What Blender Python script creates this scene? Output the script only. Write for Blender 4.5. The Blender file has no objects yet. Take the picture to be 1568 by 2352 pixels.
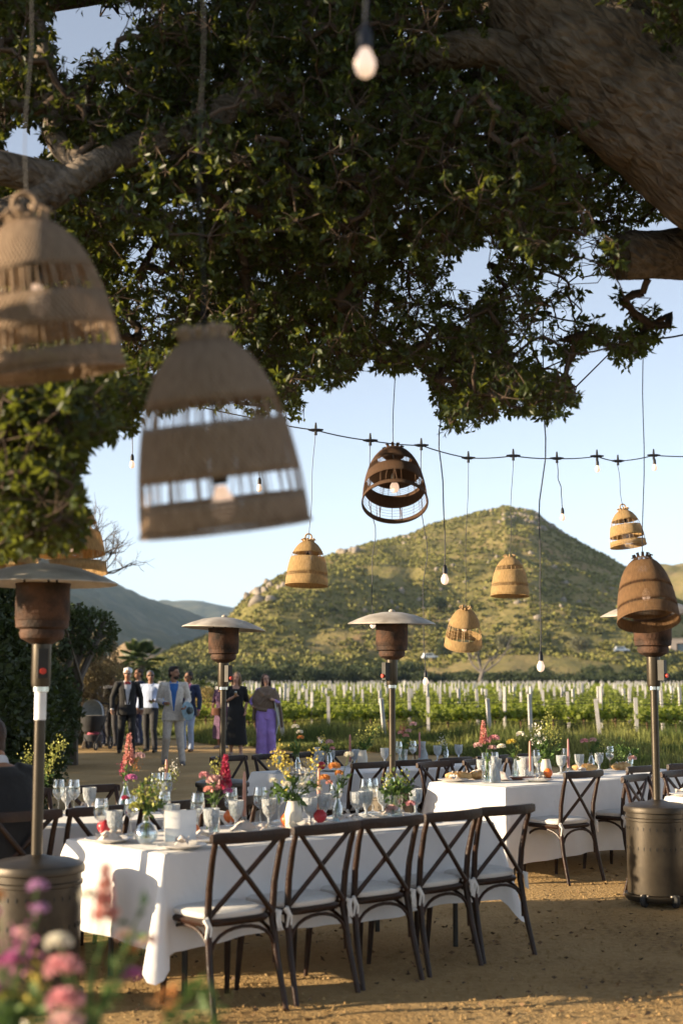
import bpy, bmesh, math, random
import numpy as np
from mathutils import Vector, Matrix, noise as mnoise

# ---------------------------------------------------------------- scene, camera, light
sc = bpy.context.scene
COL = sc.collection
R = math.radians
F, CU, CV = 3266.67, 784.0, 1176.0          # focal length and centre, in units of a 1568 x 2352 frame
PITCH = math.atan(0.116)
CAM_Z = 1.65
cam_d = bpy.data.cameras.new("camera")
cam_d.sensor_fit = 'VERTICAL'
cam_d.sensor_height = 36.0
cam_d.sensor_width = 24.0
cam_d.lens = 50.0
cam_d.clip_start = 0.1
cam_d.clip_end = 20000
cam_d.dof.use_dof = True
cam_d.dof.focus_distance = 13.0
cam_d.dof.aperture_fstop = 2.2
cam = bpy.data.objects.new("camera", cam_d)
COL.objects.link(cam)
cam.location = (0, 0, CAM_Z)
cam.rotation_euler = (R(90) + PITCH, 0, 0)
sc.camera = cam

SUN_EL, SUN_AZ = R(12.0), R(11.0)           # the light travels towards +x, turned a little away from the camera
sun_dir = Vector((math.cos(SUN_EL) * math.cos(SUN_AZ), math.cos(SUN_EL) * math.sin(SUN_AZ), -math.sin(SUN_EL)))
sd = bpy.data.lights.new("sun", 'SUN')
sd.energy = 5.0
sd.angle = R(0.5)
sd.color = (1.0, 0.79, 0.53)
sun = bpy.data.objects.new("sun", sd)
COL.objects.link(sun)
sun.rotation_euler = sun_dir.to_track_quat('-Z', 'Y').to_euler()
sun.location = (-20, 0, 20)

w = bpy.data.worlds.new("World")
sc.world = w
w.use_nodes = True
nt = w.node_tree
bg = nt.nodes["Background"]
sky = nt.nodes.new("ShaderNodeTexSky")
sky.sky_type = 'NISHITA'
sky.sun_disc = False
sky.sun_elevation = SUN_EL
to_sun = -sun_dir
sky.sun_rotation = math.atan2(to_sun.x, to_sun.y)
sky.air_density = 0.6
sky.dust_density = 0.3
sky.ozone_density = 1.5
hs = nt.nodes.new("ShaderNodeHueSaturation")        # thin even whitish veil over the whole sky
hs.inputs["Saturation"].default_value = 0.54
nt.links.new(sky.outputs[0], hs.inputs["Color"])
nt.links.new(hs.outputs[0], bg.inputs[0])
bg.inputs[1].default_value = 0.098
sc.view_settings.view_transform = 'Standard'
sc.view_settings.look = 'None'
sc.view_settings.exposure = 1.55
sc.view_settings.gamma = 1.0
sc.view_settings.use_curve_mapping = False
sc.cycles.use_denoising = True
sc.cycles.max_bounces = 8
sc.cycles.diffuse_bounces = 3
sc.cycles.glossy_bounces = 3
sc.cycles.transmission_bounces = 6
sc.cycles.transparent_max_bounces = 12
sc.cycles.caustics_reflective = False
sc.cycles.caustics_refractive = False

def pt(u, v, d):
    cx, cy = (u - CU) / F, (CV - v) / F
    Y = math.cos(PITCH) - cy * math.sin(PITCH)
    Z = math.sin(PITCH) + cy * math.cos(PITCH)
    k = d / Y
    return Vector((cx * k, d, CAM_Z + Z * k))

def gp(u, v, z=0.0):
    cx, cy = (u - CU) / F, (CV - v) / F
    Y = math.cos(PITCH) - cy * math.sin(PITCH)
    Z = math.sin(PITCH) + cy * math.cos(PITCH)
    k = (z - CAM_Z) / Z
    return Vector((cx * k, Y * k, z))

def proj(p):
    """numpy (N,3) -> u, v, depth"""
    x, y, z = p[:, 0], p[:, 1], p[:, 2] - CAM_Z
    c, s = math.cos(PITCH), math.sin(PITCH)
    dep = y * c + z * s
    up = z * c - y * s
    dep = np.maximum(dep, 0.01)
    return CU + F * x / dep, CV - F * up / dep, dep

# ---------------------------------------------------------------- materials
def rgb(c):
    return (c[0], c[1], c[2], 1.0)

def mat(name, col, rough=0.6, var=0.0, vscale=6.0, bump=0.0, bscale=40.0, metal=0.0, spec=0.5, col2=None,
        transl=0.0, emit=None, estr=0.0, trans=0.0, ior=1.45, detail=4.0, sheen=0.0, island=0.0, tcol=None):
    m = bpy.data.materials.new(name)
    m.use_nodes = True
    t = m.node_tree
    b = t.nodes["Principled BSDF"]
    b.inputs["Base Color"].default_value = rgb(col)
    b.inputs["Roughness"].default_value = rough
    b.inputs["Metallic"].default_value = metal
    b.inputs["Specular IOR Level"].default_value = spec
    b.inputs["Transmission Weight"].default_value = trans
    b.inputs["IOR"].default_value = ior
    if sheen:
        b.inputs["Sheen Weight"].default_value = sheen
    if emit:
        b.inputs["Emission Color"].default_value = rgb(emit)
        b.inputs["Emission Strength"].default_value = estr
    tc = t.nodes.new("ShaderNodeTexCoord")
    src = None
    if var or col2:
        n = t.nodes.new("ShaderNodeTexNoise")
        n.inputs["Scale"].default_value = vscale
        n.inputs["Detail"].default_value = detail
        t.links.new(tc.outputs["Object"], n.inputs["Vector"])
        r = t.nodes.new("ShaderNodeValToRGB")
        r.color_ramp.elements[0].position = 0.35
        r.color_ramp.elements[1].position = 0.68
        c1 = [x * (1 - var) for x in col]
        c2 = list(col2) if col2 else [min(1, x * (1 + var)) for x in col]
        r.color_ramp.elements[0].color = rgb(c1)
        r.color_ramp.elements[1].color = rgb(c2)
        t.links.new(n.outputs["Fac"], r.inputs["Fac"])
        src = r.outputs["Color"]
    if island:
        g = t.nodes.new("ShaderNodeNewGeometry")
        r2 = t.nodes.new("ShaderNodeMapRange")
        r2.inputs[3].default_value = 1 - island
        r2.inputs[4].default_value = 1 + island
        t.links.new(g.outputs["Random Per Island"], r2.inputs[0])
        mx = t.nodes.new("ShaderNodeMix")
        mx.data_type = 'RGBA'
        mx.blend_type = 'MULTIPLY'
        mx.inputs[0].default_value = 1.0
        if src:
            t.links.new(src, mx.inputs[6])
        else:
            mx.inputs[6].default_value = rgb(col)
        t.links.new(r2.outputs[0], mx.inputs[7])
        src = mx.outputs[2]
    if src:
        t.links.new(src, b.inputs["Base Color"])
    if bump:
        n2 = t.nodes.new("ShaderNodeTexNoise")
        n2.inputs["Scale"].default_value = bscale
        n2.inputs["Detail"].default_value = 5.0
        t.links.new(tc.outputs["Object"], n2.inputs["Vector"])
        bp = t.nodes.new("ShaderNodeBump")
        bp.inputs["Strength"].default_value = bump
        bp.inputs["Distance"].default_value = 0.02
        t.links.new(n2.outputs["Fac"], bp.inputs["Height"])
        t.links.new(bp.outputs[0], b.inputs["Normal"])
    if transl:
        tr = t.nodes.new("ShaderNodeBsdfTranslucent")
        tr.inputs[0].default_value = rgb(tcol or col)
        if src and not tcol:
            t.links.new(src, tr.inputs[0])
        ms = t.nodes.new("ShaderNodeMixShader")
        ms.inputs[0].default_value = transl
        out = t.nodes["Material Output"]
        t.links.new(b.outputs[0], ms.inputs[1])
        t.links.new(tr.outputs[0], ms.inputs[2])
        t.links.new(ms.outputs[0], out.inputs["Surface"])
    return m

M = {}
M['wood'] = mat('chair_wood', (0.024, 0.0095, 0.0048), 0.4, 0.5, 9, 0.15, 60, spec=0.35, detail=6)
M['cushion'] = mat('cushion_fabric', (0.62, 0.60, 0.56), 0.9, 0.06, 12, 0.25, 120, sheen=0.2)
M['cloth'] = mat('table_linen', (0.80, 0.79, 0.78), 0.88, 0.03, 5, 0.3, 13, sheen=0.15, transl=0.15)
M['bronze'] = mat('bronze_paint', (0.055, 0.044, 0.031), 0.42, 0.25, 8, 0.12, 300, metal=0.55)
M['polem'] = mat('brushed_pole', (0.065, 0.053, 0.038), 0.36, 0.2, 5, 0.06, 200, metal=0.6)
M['steel'] = mat('weathered_steel', (0.42, 0.37, 0.31), 0.55, 0.22, 7, 0.08, 120, metal=0.2, col2=(0.56, 0.51, 0.44))
M['rust'] = mat('rusty_steel', (0.030, 0.018, 0.012), 0.75, 0.3, 11, 0.35, 70, metal=0.2, col2=(0.10, 0.048, 0.026))
M['darkmetal'] = mat('dark_metal', (0.03, 0.028, 0.025), 0.5, 0.2, 10, metal=0.4)
M['chrome'] = mat('chrome_collar', (0.7, 0.68, 0.64), 0.2, 0.08, 20, metal=1.0)
M['redplastic'] = mat('red_plastic', (0.5, 0.04, 0.02), 0.4, 0.05, 20)
M['tape'] = mat('white_tape', (0.78, 0.78, 0.77), 0.6, 0.05, 20, 0.1, 60)
M['rubber'] = mat('black_rubber', (0.02, 0.02, 0.02), 0.7, 0.2, 20)
M['cable'] = mat('black_cable', (0.012, 0.013, 0.018), 0.5, 0.1, 20)
M['bulb'] = mat('lit_bulb_glass', (0.85, 0.72, 0.62), 0.25, 0.04, 30, emit=(1.0, 0.66, 0.45), estr=0.28)
M['filament'] = mat('bulb_filament', (1.0, 0.8, 0.6), 0.4, 0.02, 30, emit=(1.0, 0.78, 0.55), estr=2.2)
M['wax'] = mat('peach_wax', (0.72, 0.38, 0.28), 0.45, 0.06, 14, transl=0.25)
M['waxpink'] = mat('dusty_pink_wax', (0.58, 0.27, 0.24), 0.45, 0.06, 14, transl=0.25)
M['ceramic'] = mat('cream_ceramic', (0.62, 0.57, 0.48), 0.45, 0.12, 18, 0.1, 60)
M['plate'] = mat('cream_plate', (0.74, 0.70, 0.64), 0.25, 0.04, 10)
M['napkin'] = mat('linen_napkin', (0.74, 0.66, 0.60), 0.9, 0.07, 20, 0.3, 200)
M['card'] = mat('white_card', (0.82, 0.81, 0.79), 0.8, 0.03, 20)
M['bread'] = mat('bread_crust', (0.52, 0.27, 0.09), 0.8, 0.3, 18, 0.4, 50, col2=(0.66, 0.45, 0.20))
M['board'] = mat('serving_board', (0.17, 0.05, 0.02), 0.55, 0.3, 14, 0.1, 60)
M['orange'] = mat('orange_fruit', (0.72, 0.16, 0.03), 0.4, 0.15, 18, 0.1, 90)
M['redfruit'] = mat('red_fruit', (0.52, 0.04, 0.05), 0.35, 0.15, 18)
M['bluebowl'] = mat('blue_glaze', (0.05, 0.22, 0.36), 0.25, 0.1, 18)
M['water'] = mat('water_in_glass', (0.80, 0.92, 0.98), 0.02, 0.02, 10, trans=1.0, ior=1.33)
M['stem'] = mat('flower_stem', (0.10, 0.16, 0.035), 0.6, 0.25, 20)
M['leafg'] = mat('flower_leaf', (0.10, 0.17, 0.04), 0.55, 0.25, 16, transl=0.3, island=0.35)

def glassmat(name, tint, rough=0.02, mixf=0.82):
    # thin glass: clear transmission with reflections by angle
    m = bpy.data.materials.new(name)
    m.use_nodes = True
    t = m.node_tree
    t.nodes.remove(t.nodes["Principled BSDF"])
    out = t.nodes["Material Output"]
    tr = t.nodes.new("ShaderNodeBsdfTransparent")
    tr.inputs[0].default_value = rgb(tint)
    gl = t.nodes.new("ShaderNodeBsdfGlossy")
    gl.inputs["Roughness"].default_value = rough
    gl.inputs[0].default_value = (1, 1, 1, 1)
    fr = t.nodes.new("ShaderNodeLayerWeight")
    fr.inputs[0].default_value = 0.42
    mr = t.nodes.new("ShaderNodeMapRange")
    mr.inputs[3].default_value = 0.07
    mr.inputs[4].default_value = 0.75
    t.links.new(fr.outputs["Facing"], mr.inputs[0])
    ms = t.nodes.new("ShaderNodeMixShader")
    t.links.new(mr.outputs[0], ms.inputs[0])
    t.links.new(tr.outputs[0], ms.inputs[1])
    t.links.new(gl.outputs[0], ms.inputs[2])
    t.links.new(ms.outputs[0], out.inputs["Surface"])
    return m
M['glass'] = glassmat('clear_glass', (0.95, 0.97, 0.97))
M['glassblue'] = glassmat('pale_blue_glass', (0.78, 0.90, 0.96), 0.05)

def crystal(name):
    # pressed, faceted water glass
    m = mat(name, (0.90, 0.95, 0.98), 0.12, 0.02, 10, 0.9, 90, trans=0.62, ior=1.3)
    return m
M['crystal'] = crystal('pressed_glass')

def weave(name, c1, c2, hole, transl=0.25, nu=84, nv=46):
    m = bpy.data.materials.new(name)
    m.use_nodes = True
    t = m.node_tree
    L = t.links.new
    b = t.nodes["Principled BSDF"]
    out = t.nodes["Material Output"]
    b.inputs["Roughness"].default_value = 0.75
    uv = t.nodes.new("ShaderNodeUVMap")
    sx = t.nodes.new("ShaderNodeSeparateXYZ")
    L(uv.outputs[0], sx.inputs[0])
    def math_(op, a, bb=None):
        n = t.nodes.new("ShaderNodeMath")
        n.operation = op
        for i, q in enumerate((a, bb)):
            if q is None: continue
            if isinstance(q, (int, float)): n.inputs[i].default_value = q
            else: L(q, n.inputs[i])
        return n.outputs[0]
    su = math_('SINE', math_('MULTIPLY', sx.outputs[0], nu * 2 * math.pi))
    sv = math_('SINE', math_('MULTIPLY', sx.outputs[1], nv * 2 * math.pi))
    wv = math_('MULTIPLY', su, sv)
    ht = math_('MAXIMUM', math_('ABSOLUTE', su), math_('ABSOLUTE', sv))
    nz = t.nodes.new("ShaderNodeTexNoise")
    nz.inputs["Scale"].default_value = 9
    nz.inputs["Detail"].default_value = 5
    mp = t.nodes.new("ShaderNodeMapping")
    mp.inputs["Scale"].default_value = (12, 2.5, 1)
    L(uv.outputs[0], mp.inputs[0])
    L(mp.outputs[0], nz.inputs["Vector"])
    r = t.nodes.new("ShaderNodeValToRGB")
    r.color_ramp.elements[0].position = 0.3
    r.color_ramp.elements[1].position = 0.7
    r.color_ramp.elements[0].color = rgb(c1)
    r.color_ramp.elements[1].color = rgb(c2)
    L(nz.outputs["Fac"], r.inputs["Fac"])
    L(r.outputs[0], b.inputs["Base Color"])
    bp = t.nodes.new("ShaderNodeBump")
    bp.inputs["Strength"].default_value = 0.7
    bp.inputs["Distance"].default_value = 0.006
    L(math_('ADD', wv, math_('MULTIPLY', ht, 0.6)), bp.inputs["Height"])
    L(bp.outputs[0], b.inputs["Normal"])
    trl = t.nodes.new("ShaderNodeBsdfTranslucent")
    L(r.outputs[0], trl.inputs[0])
    ms = t.nodes.new("ShaderNodeMixShader")
    ms.inputs[0].default_value = transl
    L(b.outputs[0], ms.inputs[1])
    L(trl.outputs[0], ms.inputs[2])
    tp_ = t.nodes.new("ShaderNodeBsdfTransparent")
    lt = math_('LESS_THAN', ht, hole)
    m2 = t.nodes.new("ShaderNodeMixShader")
    L(lt, m2.inputs[0])
    L(ms.outputs[0], m2.inputs[1])
    L(tp_.outputs[0], m2.inputs[2])
    L(m2.outputs[0], out.inputs["Surface"])
    return m
M['wicker'] = weave('honey_wicker', (0.44, 0.27, 0.11), (0.66, 0.45, 0.20), 0.40, 0.3)
M['wickergrey'] = weave('pale_grass_weave', (0.25, 0.165, 0.10), (0.40, 0.28, 0.18), 0.40)
M['wickerdark'] = weave('dark_brown_weave', (0.085, 0.042, 0.02), (0.13, 0.065, 0.03), 0.30, 0.12)
M['wickermid'] = weave('brown_net_weave', (0.17, 0.09, 0.04), (0.28, 0.155, 0.065), 0.50, 0.2)
M['straw'] = mat('straw_rib', (0.42, 0.28, 0.14), 0.8, 0.25, 20)
M['strawgrey'] = mat('pale_straw_rib', (0.27, 0.185, 0.115), 0.8, 0.2, 20)
M['strawdark'] = mat('dark_straw_rib', (0.09, 0.045, 0.022), 0.8, 0.2, 20)

# ---------------------------------------------------------------- mesh helpers
class MB:
    def __init__(self):
        self.v, self.f, self.uv = [], [], {}
    def add(self, vs, fs):
        o = len(self.v)
        self.v.extend([tuple(p) for p in vs])
        self.f.extend([tuple(i + o for i in q) for q in fs])
        return o
    def box(self, c, s, rot=None, top=1.0):
        hx, hy, hz = s[0] / 2, s[1] / 2, s[2] / 2
        vs = []
        for z in (-hz, hz):
            k = top if z > 0 else 1.0
            for x, y in ((-hx, -hy), (hx, -hy), (hx, hy), (-hx, hy)):
                p = Vector((x * k, y * k, z))
                if rot is not None: p = rot @ p
                vs.append(p + Vector(c))
        self.add(vs, [(3, 2, 1, 0), (4, 5, 6, 7), (0, 1, 5, 4), (1, 2, 6, 5), (2, 3, 7, 6), (3, 0, 4, 7)])
        return self
    def tube(self, pts, rad, n=8, cap=True, flat=1.0, upv=None):
        pts = [Vector(p) for p in pts]
        if not hasattr(rad, '__len__'): rad = [rad] * len(pts)
        vs, up = [], None
        for i, p in enumerate(pts):
            a = pts[max(i - 1, 0)]
            b = pts[min(i + 1, len(pts) - 1)]
            t = (b - a)
            t = t.normalized() if t.length > 1e-9 else Vector((0, 0, 1))
            if up is None:
                up = Vector(upv) if upv else (Vector((0, 0, 1)) if abs(t.z) < 0.9 else Vector((1, 0, 0)))
            s = t.cross(up)
            if s.length < 1e-6: s = t.orthogonal()
            s.normalize()
            up = s.cross(t).normalized()
            for k in range(n):
                an = 2 * math.pi * k / n
                vs.append(p + s * (math.cos(an) * rad[i]) + up * (math.sin(an) * rad[i] * flat))
        fs = []
        for i in range(len(pts) - 1):
            for k in range(n):
                k2 = (k + 1) % n
                fs.append((i * n + k, i * n + k2, (i + 1) * n + k2, (i + 1) * n + k))
        if cap:
            fs.append(tuple(range(n - 1, -1, -1)))
            fs.append(tuple((len(pts) - 1) * n + k for k in range(n)))
        self.add(vs, fs)
        return self
    def lathe(self, prof, n=24, c=(0, 0, 0), mtx=None, a0=0.0, uv=False, close=False):
        vs, fs = [], []
        for r, z in prof:
            for k in range(n):
                an = a0 + 2 * math.pi * k / n
                p = Vector((r * math.cos(an), r * math.sin(an), z))
                if mtx is not None: p = mtx @ p
                vs.append(p + Vector(c))
        m = len(prof)
        rng = m if close else m - 1
        f0 = len(self.f)
        for i in range(rng):
            i2 = (i + 1) % m
            for k in range(n):
                k2 = (k + 1) % n
                fs.append((i * n + k, i * n + k2, i2 * n + k2, i2 * n + k))
                if uv:
                    self.uv[f0 + len(fs) - 1] = [(k / n, prof[i][1]), ((k + 1) / n, prof[i][1]), ((k + 1) / n, prof[i2][1]), (k / n, prof[i2][1])]
        self.add(vs, fs)
        return self
    def ell(self, c, r, nu=10, nv=7, rot=None, wob=0.0, seed=0):
        rnd = random.Random(seed)
        vs, fs = [], []
        c = Vector(c)
        for j in range(nv + 1):
            th = math.pi * j / nv
            for k in range(nu):
                ph = 2 * math.pi * k / nu
                q = 1 + (rnd.random() - 0.5) * wob
                p = Vector((r[0] * math.sin(th) * math.cos(ph) * q, r[1] * math.sin(th) * math.sin(ph) * q, r[2] * math.cos(th) * q))
                if rot is not None: p = rot @ p
                vs.append(c + p)
        for j in range(nv):
            for k in range(nu):
                k2 = (k + 1) % nu
                fs.append((j * nu + k, (j + 1) * nu + k, (j + 1) * nu + k2, j * nu + k2))
        self.add(vs, fs)
        return self
    def loft(self, rings, cap=True):
        n = len(rings[0])
        vs = [p for r_ in rings for p in r_]
        fs = []
        for i in range(len(rings) - 1):
            for k in range(n):
                k2 = (k + 1) % n
                fs.append((i * n + k, i * n + k2, (i + 1) * n + k2, (i + 1) * n + k))
        if cap:
            fs.append(tuple(range(n - 1, -1, -1)))
            fs.append(tuple((len(rings) - 1) * n + k for k in range(n)))
        self.add(vs, fs)
        return self
    def mesh(self, name, m=None, smooth=True, sharp=42):
        me = bpy.data.meshes.new(name)
        me.from_pydata(self.v, [], self.f)
        if self.uv:
            l = me.uv_layers.new(name="UVMap")
            for p in me.polygons:
                q = self.uv.get(p.index)
                if q:
                    for i, li in enumerate(p.loop_indices):
                        l.data[li].uv = q[i]
        me.validate()
        if smooth:
            me.polygons.foreach_set('use_smooth', [True] * len(me.polygons))
            if sharp: me.set_sharp_from_angle(angle=R(sharp))
        if m: me.materials.append(m)
        me.update()
        return me
    def build(self, name, m, parent=None, smooth=True, sharp=42, label=None):
        return link(name, self.mesh(name, m, smooth, sharp), parent, label)

def link(name, me, parent=None, label=None):
    o = bpy.data.objects.new(name, me)
    COL.objects.link(o)
    if parent is not None: o.parent = parent
    if label: o['label'] = label
    return o

def tag(o, label=None, cat=None, group=None, kind=None):
    if label: o['label'] = label
    if cat: o['category'] = cat
    if group: o['group'] = group
    if kind: o['kind'] = kind
    return o

def thing(name, label, cat, loc=(0, 0, 0), rz=0.0, group=None):
    o = bpy.data.objects.new(name, None)
    o.empty_display_size = 0.2
    COL.objects.link(o)
    o.location = loc
    o.rotation_euler = (0, 0, rz)
    return tag(o, label, cat, group)

CH = {}
def kids(o):
    return [c for c in bpy.data.objects if c.parent == o]

def copy_tree(o, parent=None):
    if o.name not in CH: CH[o.name] = kids(o)
    c = o.copy()
    COL.objects.link(c)
    c.parent = parent
    for k in CH[o.name]: copy_tree(k, c)
    return c

def dup(root, loc, rz, label, group=None):
    c = copy_tree(root)
    c.location = loc
    c.rotation_euler = (0, 0, rz)
    c['label'] = label
    if group: c['group'] = group
    return c

def np_mesh(name, V, Fc, m, smooth=False):
    """V (N,3); Fc (K,3) triangles or (K,4) quads"""
    me = bpy.data.meshes.new(name)
    k, n = Fc.shape
    me.vertices.add(len(V))
    me.vertices.foreach_set('co', np.ascontiguousarray(V, dtype=np.float32).ravel())
    me.loops.add(k * n)
    me.loops.foreach_set('vertex_index', np.ascontiguousarray(Fc, dtype=np.int32).ravel())
    me.polygons.add(k)
    me.polygons.foreach_set('loop_start', np.arange(0, k * n, n, dtype=np.int32))
    if smooth: me.polygons.foreach_set('use_smooth', np.ones(k, dtype=bool))
    me.materials.append(m)
    me.update(calc_edges=True)
    return me

rng = np.random.default_rng(7)
def unit(a):
    return a / np.maximum(np.linalg.norm(a, axis=1, keepdims=True), 1e-9)

def leaves(P, A, size, width=0.42, fold=0.18, rg=None):
    """P base points, A directions, size lengths -> verts, tris of folded leaves"""
    rg = rg or rng
    n = len(P)
    A = unit(A)
    B = unit(np.cross(A, rg.normal(size=(n, 3))))
    N = np.cross(A, B)
    s = size[:, None]
    v = np.empty((n, 4, 3))
    v[:, 0] = P
    v[:, 1] = P + A * s * 0.5 + B * s * width * 0.5 + N * s * fold
    v[:, 2] = P + A * s
    v[:, 3] = P + A * s * 0.5 - B * s * width * 0.5 + N * s * fold
    i = (np.arange(n) * 4)[:, None]
    f = np.concatenate([i + np.array([[0, 1, 2]]), i + np.array([[0, 2, 3]])], axis=1).reshape(-1, 3)
    return v.reshape(-1, 3), f

def rosettes(C, R_, tips, per, size, rg=None, droop=0.3, spread=0.8):
    """leaf rosettes on twig tips in clumps; C (n,3) centres, R_ (n,) radii. returns leaf P, A, size, tip pts, tip owner"""
    rg = rg or rng
    n = len(C)
    T = unit(rg.normal(size=(n * tips, 3))) * (rg.random((n * tips, 1)) ** 0.45)
    own = np.repeat(np.arange(n), tips)
    T[:, 2] *= 0.85
    tp = C[own] + T * R_[own][:, None]
    td = unit(T + rg.normal(size=T.shape) * 0.35)
    o2 = np.repeat(np.arange(len(tp)), per)
    a = td[o2] * 0.7 + unit(rg.normal(size=(len(o2), 3))) * spread
    a[:, 2] -= droop * rg.random(len(o2))
    sz = size * (0.65 + 0.6 * rg.random(len(o2)))
    p = tp[o2] - td[o2] * (rg.random((len(o2), 1)) * size * 0.9)
    return p, a, sz, tp, own
HAZE = 0.000065
# ---------------------------------------------------------------- ground and terrain
def fbm(x, y, z=0.0, o=4):
    return mnoise.fractal(Vector((x, y, z)), 0.9, 2.1, o)

def groundmat(name, stops, s1, s2, bump=0.5, bscale=60, dist=0.02, rough=0.95):
    m = bpy.data.materials.new(name)
    m.use_nodes = True
    t = m.node_tree
    L = t.links.new
    b = t.nodes["Principled BSDF"]
    b.inputs["Roughness"].default_value = rough
    b.inputs["Specular IOR Level"].default_value = 0.15
    tc = t.nodes.new("ShaderNodeTexCoord")
    def nz(s, d=6):
        n = t.nodes.new("ShaderNodeTexNoise")
        n.inputs["Scale"].default_value = s
        n.inputs["Detail"].default_value = d
        n.inputs["Roughness"].default_value = 0.62
        L(tc.outputs["Object"], n.inputs["Vector"])
        return n.outputs["Fac"]
    a, c = nz(s1), nz(s2)
    mx = t.nodes.new("ShaderNodeMath")
    mx.operation = 'MULTIPLY_ADD'
    mx.inputs[1].default_value = 0.55
    L(a, mx.inputs[0])
    k = t.nodes.new("ShaderNodeMath")
    k.operation = 'MULTIPLY'
    k.inputs[1].default_value = 0.45
    L(c, k.inputs[0])
    L(k.outputs[0], mx.inputs[2])
    r = t.nodes.new("ShaderNodeValToRGB")
    while len(r.color_ramp.elements) < len(stops): r.color_ramp.elements.new(0.5)
    for e, (p, col) in zip(r.color_ramp.elements, stops):
        e.position = p
        e.color = rgb(col)
    L(mx.outputs[0], r.inputs["Fac"])
    L(r.outputs[0], b.inputs["Base Color"])
    bp = t.nodes.new("ShaderNodeBump")
    bp.inputs["Strength"].default_value = bump
    bp.inputs["Distance"].default_value = dist
    L(nz(bscale), bp.inputs["Height"])
    L(bp.outputs[0], b.inputs["Normal"])
    return m

M['dirt'] = groundmat('granite_dirt', [(0.28, (0.15, 0.09, 0.04)), (0.45, (0.40, 0.26, 0.112)), (0.62, (0.50, 0.345, 0.165))], 0.8, 22, 1.0, 30, 0.035)
M['field'] = groundmat('field_soil', [(0.35, (0.045, 0.06, 0.018)), (0.5, (0.075, 0.09, 0.028)), (0.65, (0.13, 0.10, 0.05))], 0.4, 3.0, 0.5, 4, 0.1)
M['meadow'] = groundmat('valley_ground', [(0.35, (0.06, 0.085, 0.02)), (0.5, (0.10, 0.12, 0.03)), (0.66, (0.16, 0.14, 0.06))], 0.02, 0.4, 0.4, 0.6, 0.3)
M['hill'] = groundmat('hill_scrub_soil', [(0.33, (0.13, 0.125, 0.04)), (0.46, (0.21, 0.18, 0.06)), (0.56, (0.27, 0.21, 0.085)), (0.68, (0.30, 0.185, 0.10))], 0.018, 0.16, 0.7, 0.5, 1.2)
M['farhill'] = groundmat('far_mountain_slope', [(0.36, (0.06, 0.075, 0.055)), (0.5, (0.095, 0.105, 0.07)), (0.64, (0.17, 0.155, 0.10))], 0.006, 0.03, 0.6, 0.03, 8.0)
M['tanhill'] = groundmat('dry_slope', [(0.36, (0.22, 0.16, 0.08)), (0.64, (0.32, 0.22, 0.12))], 0.02, 0.1, 0.4, 0.1, 2.0)

def sheet(name, x0, x1, y0, y1, nx, ny, zf, m):
    X, Y = np.meshgrid(np.linspace(x0, x1, nx + 1), np.linspace(y0, y1, ny + 1))
    V = np.stack([X.ravel(), Y.ravel(), np.zeros(X.size)], 1)
    if zf: V[:, 2] = [zf(a, b) for a, b in V[:, :2]]
    i = (np.arange(ny)[:, None] * (nx + 1) + np.arange(nx)[None, :]).ravel()
    Fc = np.stack([i, i + 1, i + nx + 2, i + nx + 1], 1)
    o = link(name, np_mesh(name, V, Fc, m, True))
    return tag(o, kind='structure')

sheet('ground', -4000, 4000, -300, 6400, 8, 8, lambda a, b: -0.06, M['meadow'])
def yardz(a, b):
    return 0.010 * fbm(a * 1.7, b * 1.7) + 0.006 * fbm(a * 9, b * 9, 3.0, 3)
sheet('dirt_yard', -14, 14, 1.0, 41, 200, 290, yardz, M['dirt'])
def edge_y(x):
    return 37.0 - max(0.0, x + 3.8) * 1.22 + 0.9 * math.sin(x * 0.9) + 0.4 * math.sin(x * 2.7 + 1)
fx = np.linspace(-14, 34, 97)
V, Fc = [], []
for a in fx:
    e = max(edge_y(a), 6.0)
    V += [(a, e, 0.03), (a, e + 6, 0.03), (a, 60, 0.03), (a * 3, 300, 0.0)]
for i in range(len(fx) - 1):
    for j in range(3):
        Fc.append((i * 4 + j, (i + 1) * 4 + j, (i + 1) * 4 + j + 1, i * 4 + j + 1))
tag(link('vineyard_field', np_mesh('vineyard_field', np.array(V), np.array(Fc), M['field'])), kind='structure')
# loose grit and clods lying on the yard
n = 14000
d = 5.8 + 9 * rng.random(n) ** 1.6
C = np.stack([(rng.random(n) - 0.5) * 0.56 * d, d, np.full(n, 0.002)], 1)
s = 0.004 + 0.013 * rng.random(n) ** 3
octv = np.array([(1, 0, 0), (0, 1, 0), (-1, 0, 0), (0, -1, 0), (0, 0, 0.8), (0, 0, -0.4)], float)
octf = np.array([(0, 1, 4), (1, 2, 4), (2, 3, 4), (3, 0, 4)])
V = (C[:, None] + octv[None] * s[:, None, None] * (0.6 + 0.8 * rng.random((n, 6, 1)))).reshape(-1, 3)
Fc = ((np.arange(n) * 6)[:, None, None] + octf[None]).reshape(-1, 3)
tag(link('gravel', np_mesh('gravel', V, Fc, M['dirt'])), kind='stuff')

g_ = np.random.default_rng(77)
n = 1300
d = 5.6 + 12 * g_.random(n) ** 1.4
P = np.stack([(g_.random(n) - 0.5) * 0.56 * d, d, 0.012 + 0.008 * g_.random(n)], 1)
A = g_.normal(size=(n, 3)); A[:, 2] *= 0.25
V, Fc = leaves(P, A, 0.02 + 0.03 * g_.random(n), 0.5, 0.12, g_)
tag(link('fallen_leaves', np_mesh('fallen_leaves', V, Fc, mat('dry_leaf', (0.13, 0.075, 0.035), 0.8, 0.3, 3, island=0.5))), kind='stuff')

def skyline(pts):
    us, vs = zip(*pts)
    return lambda u: float(np.interp(u, us, vs))

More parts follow.
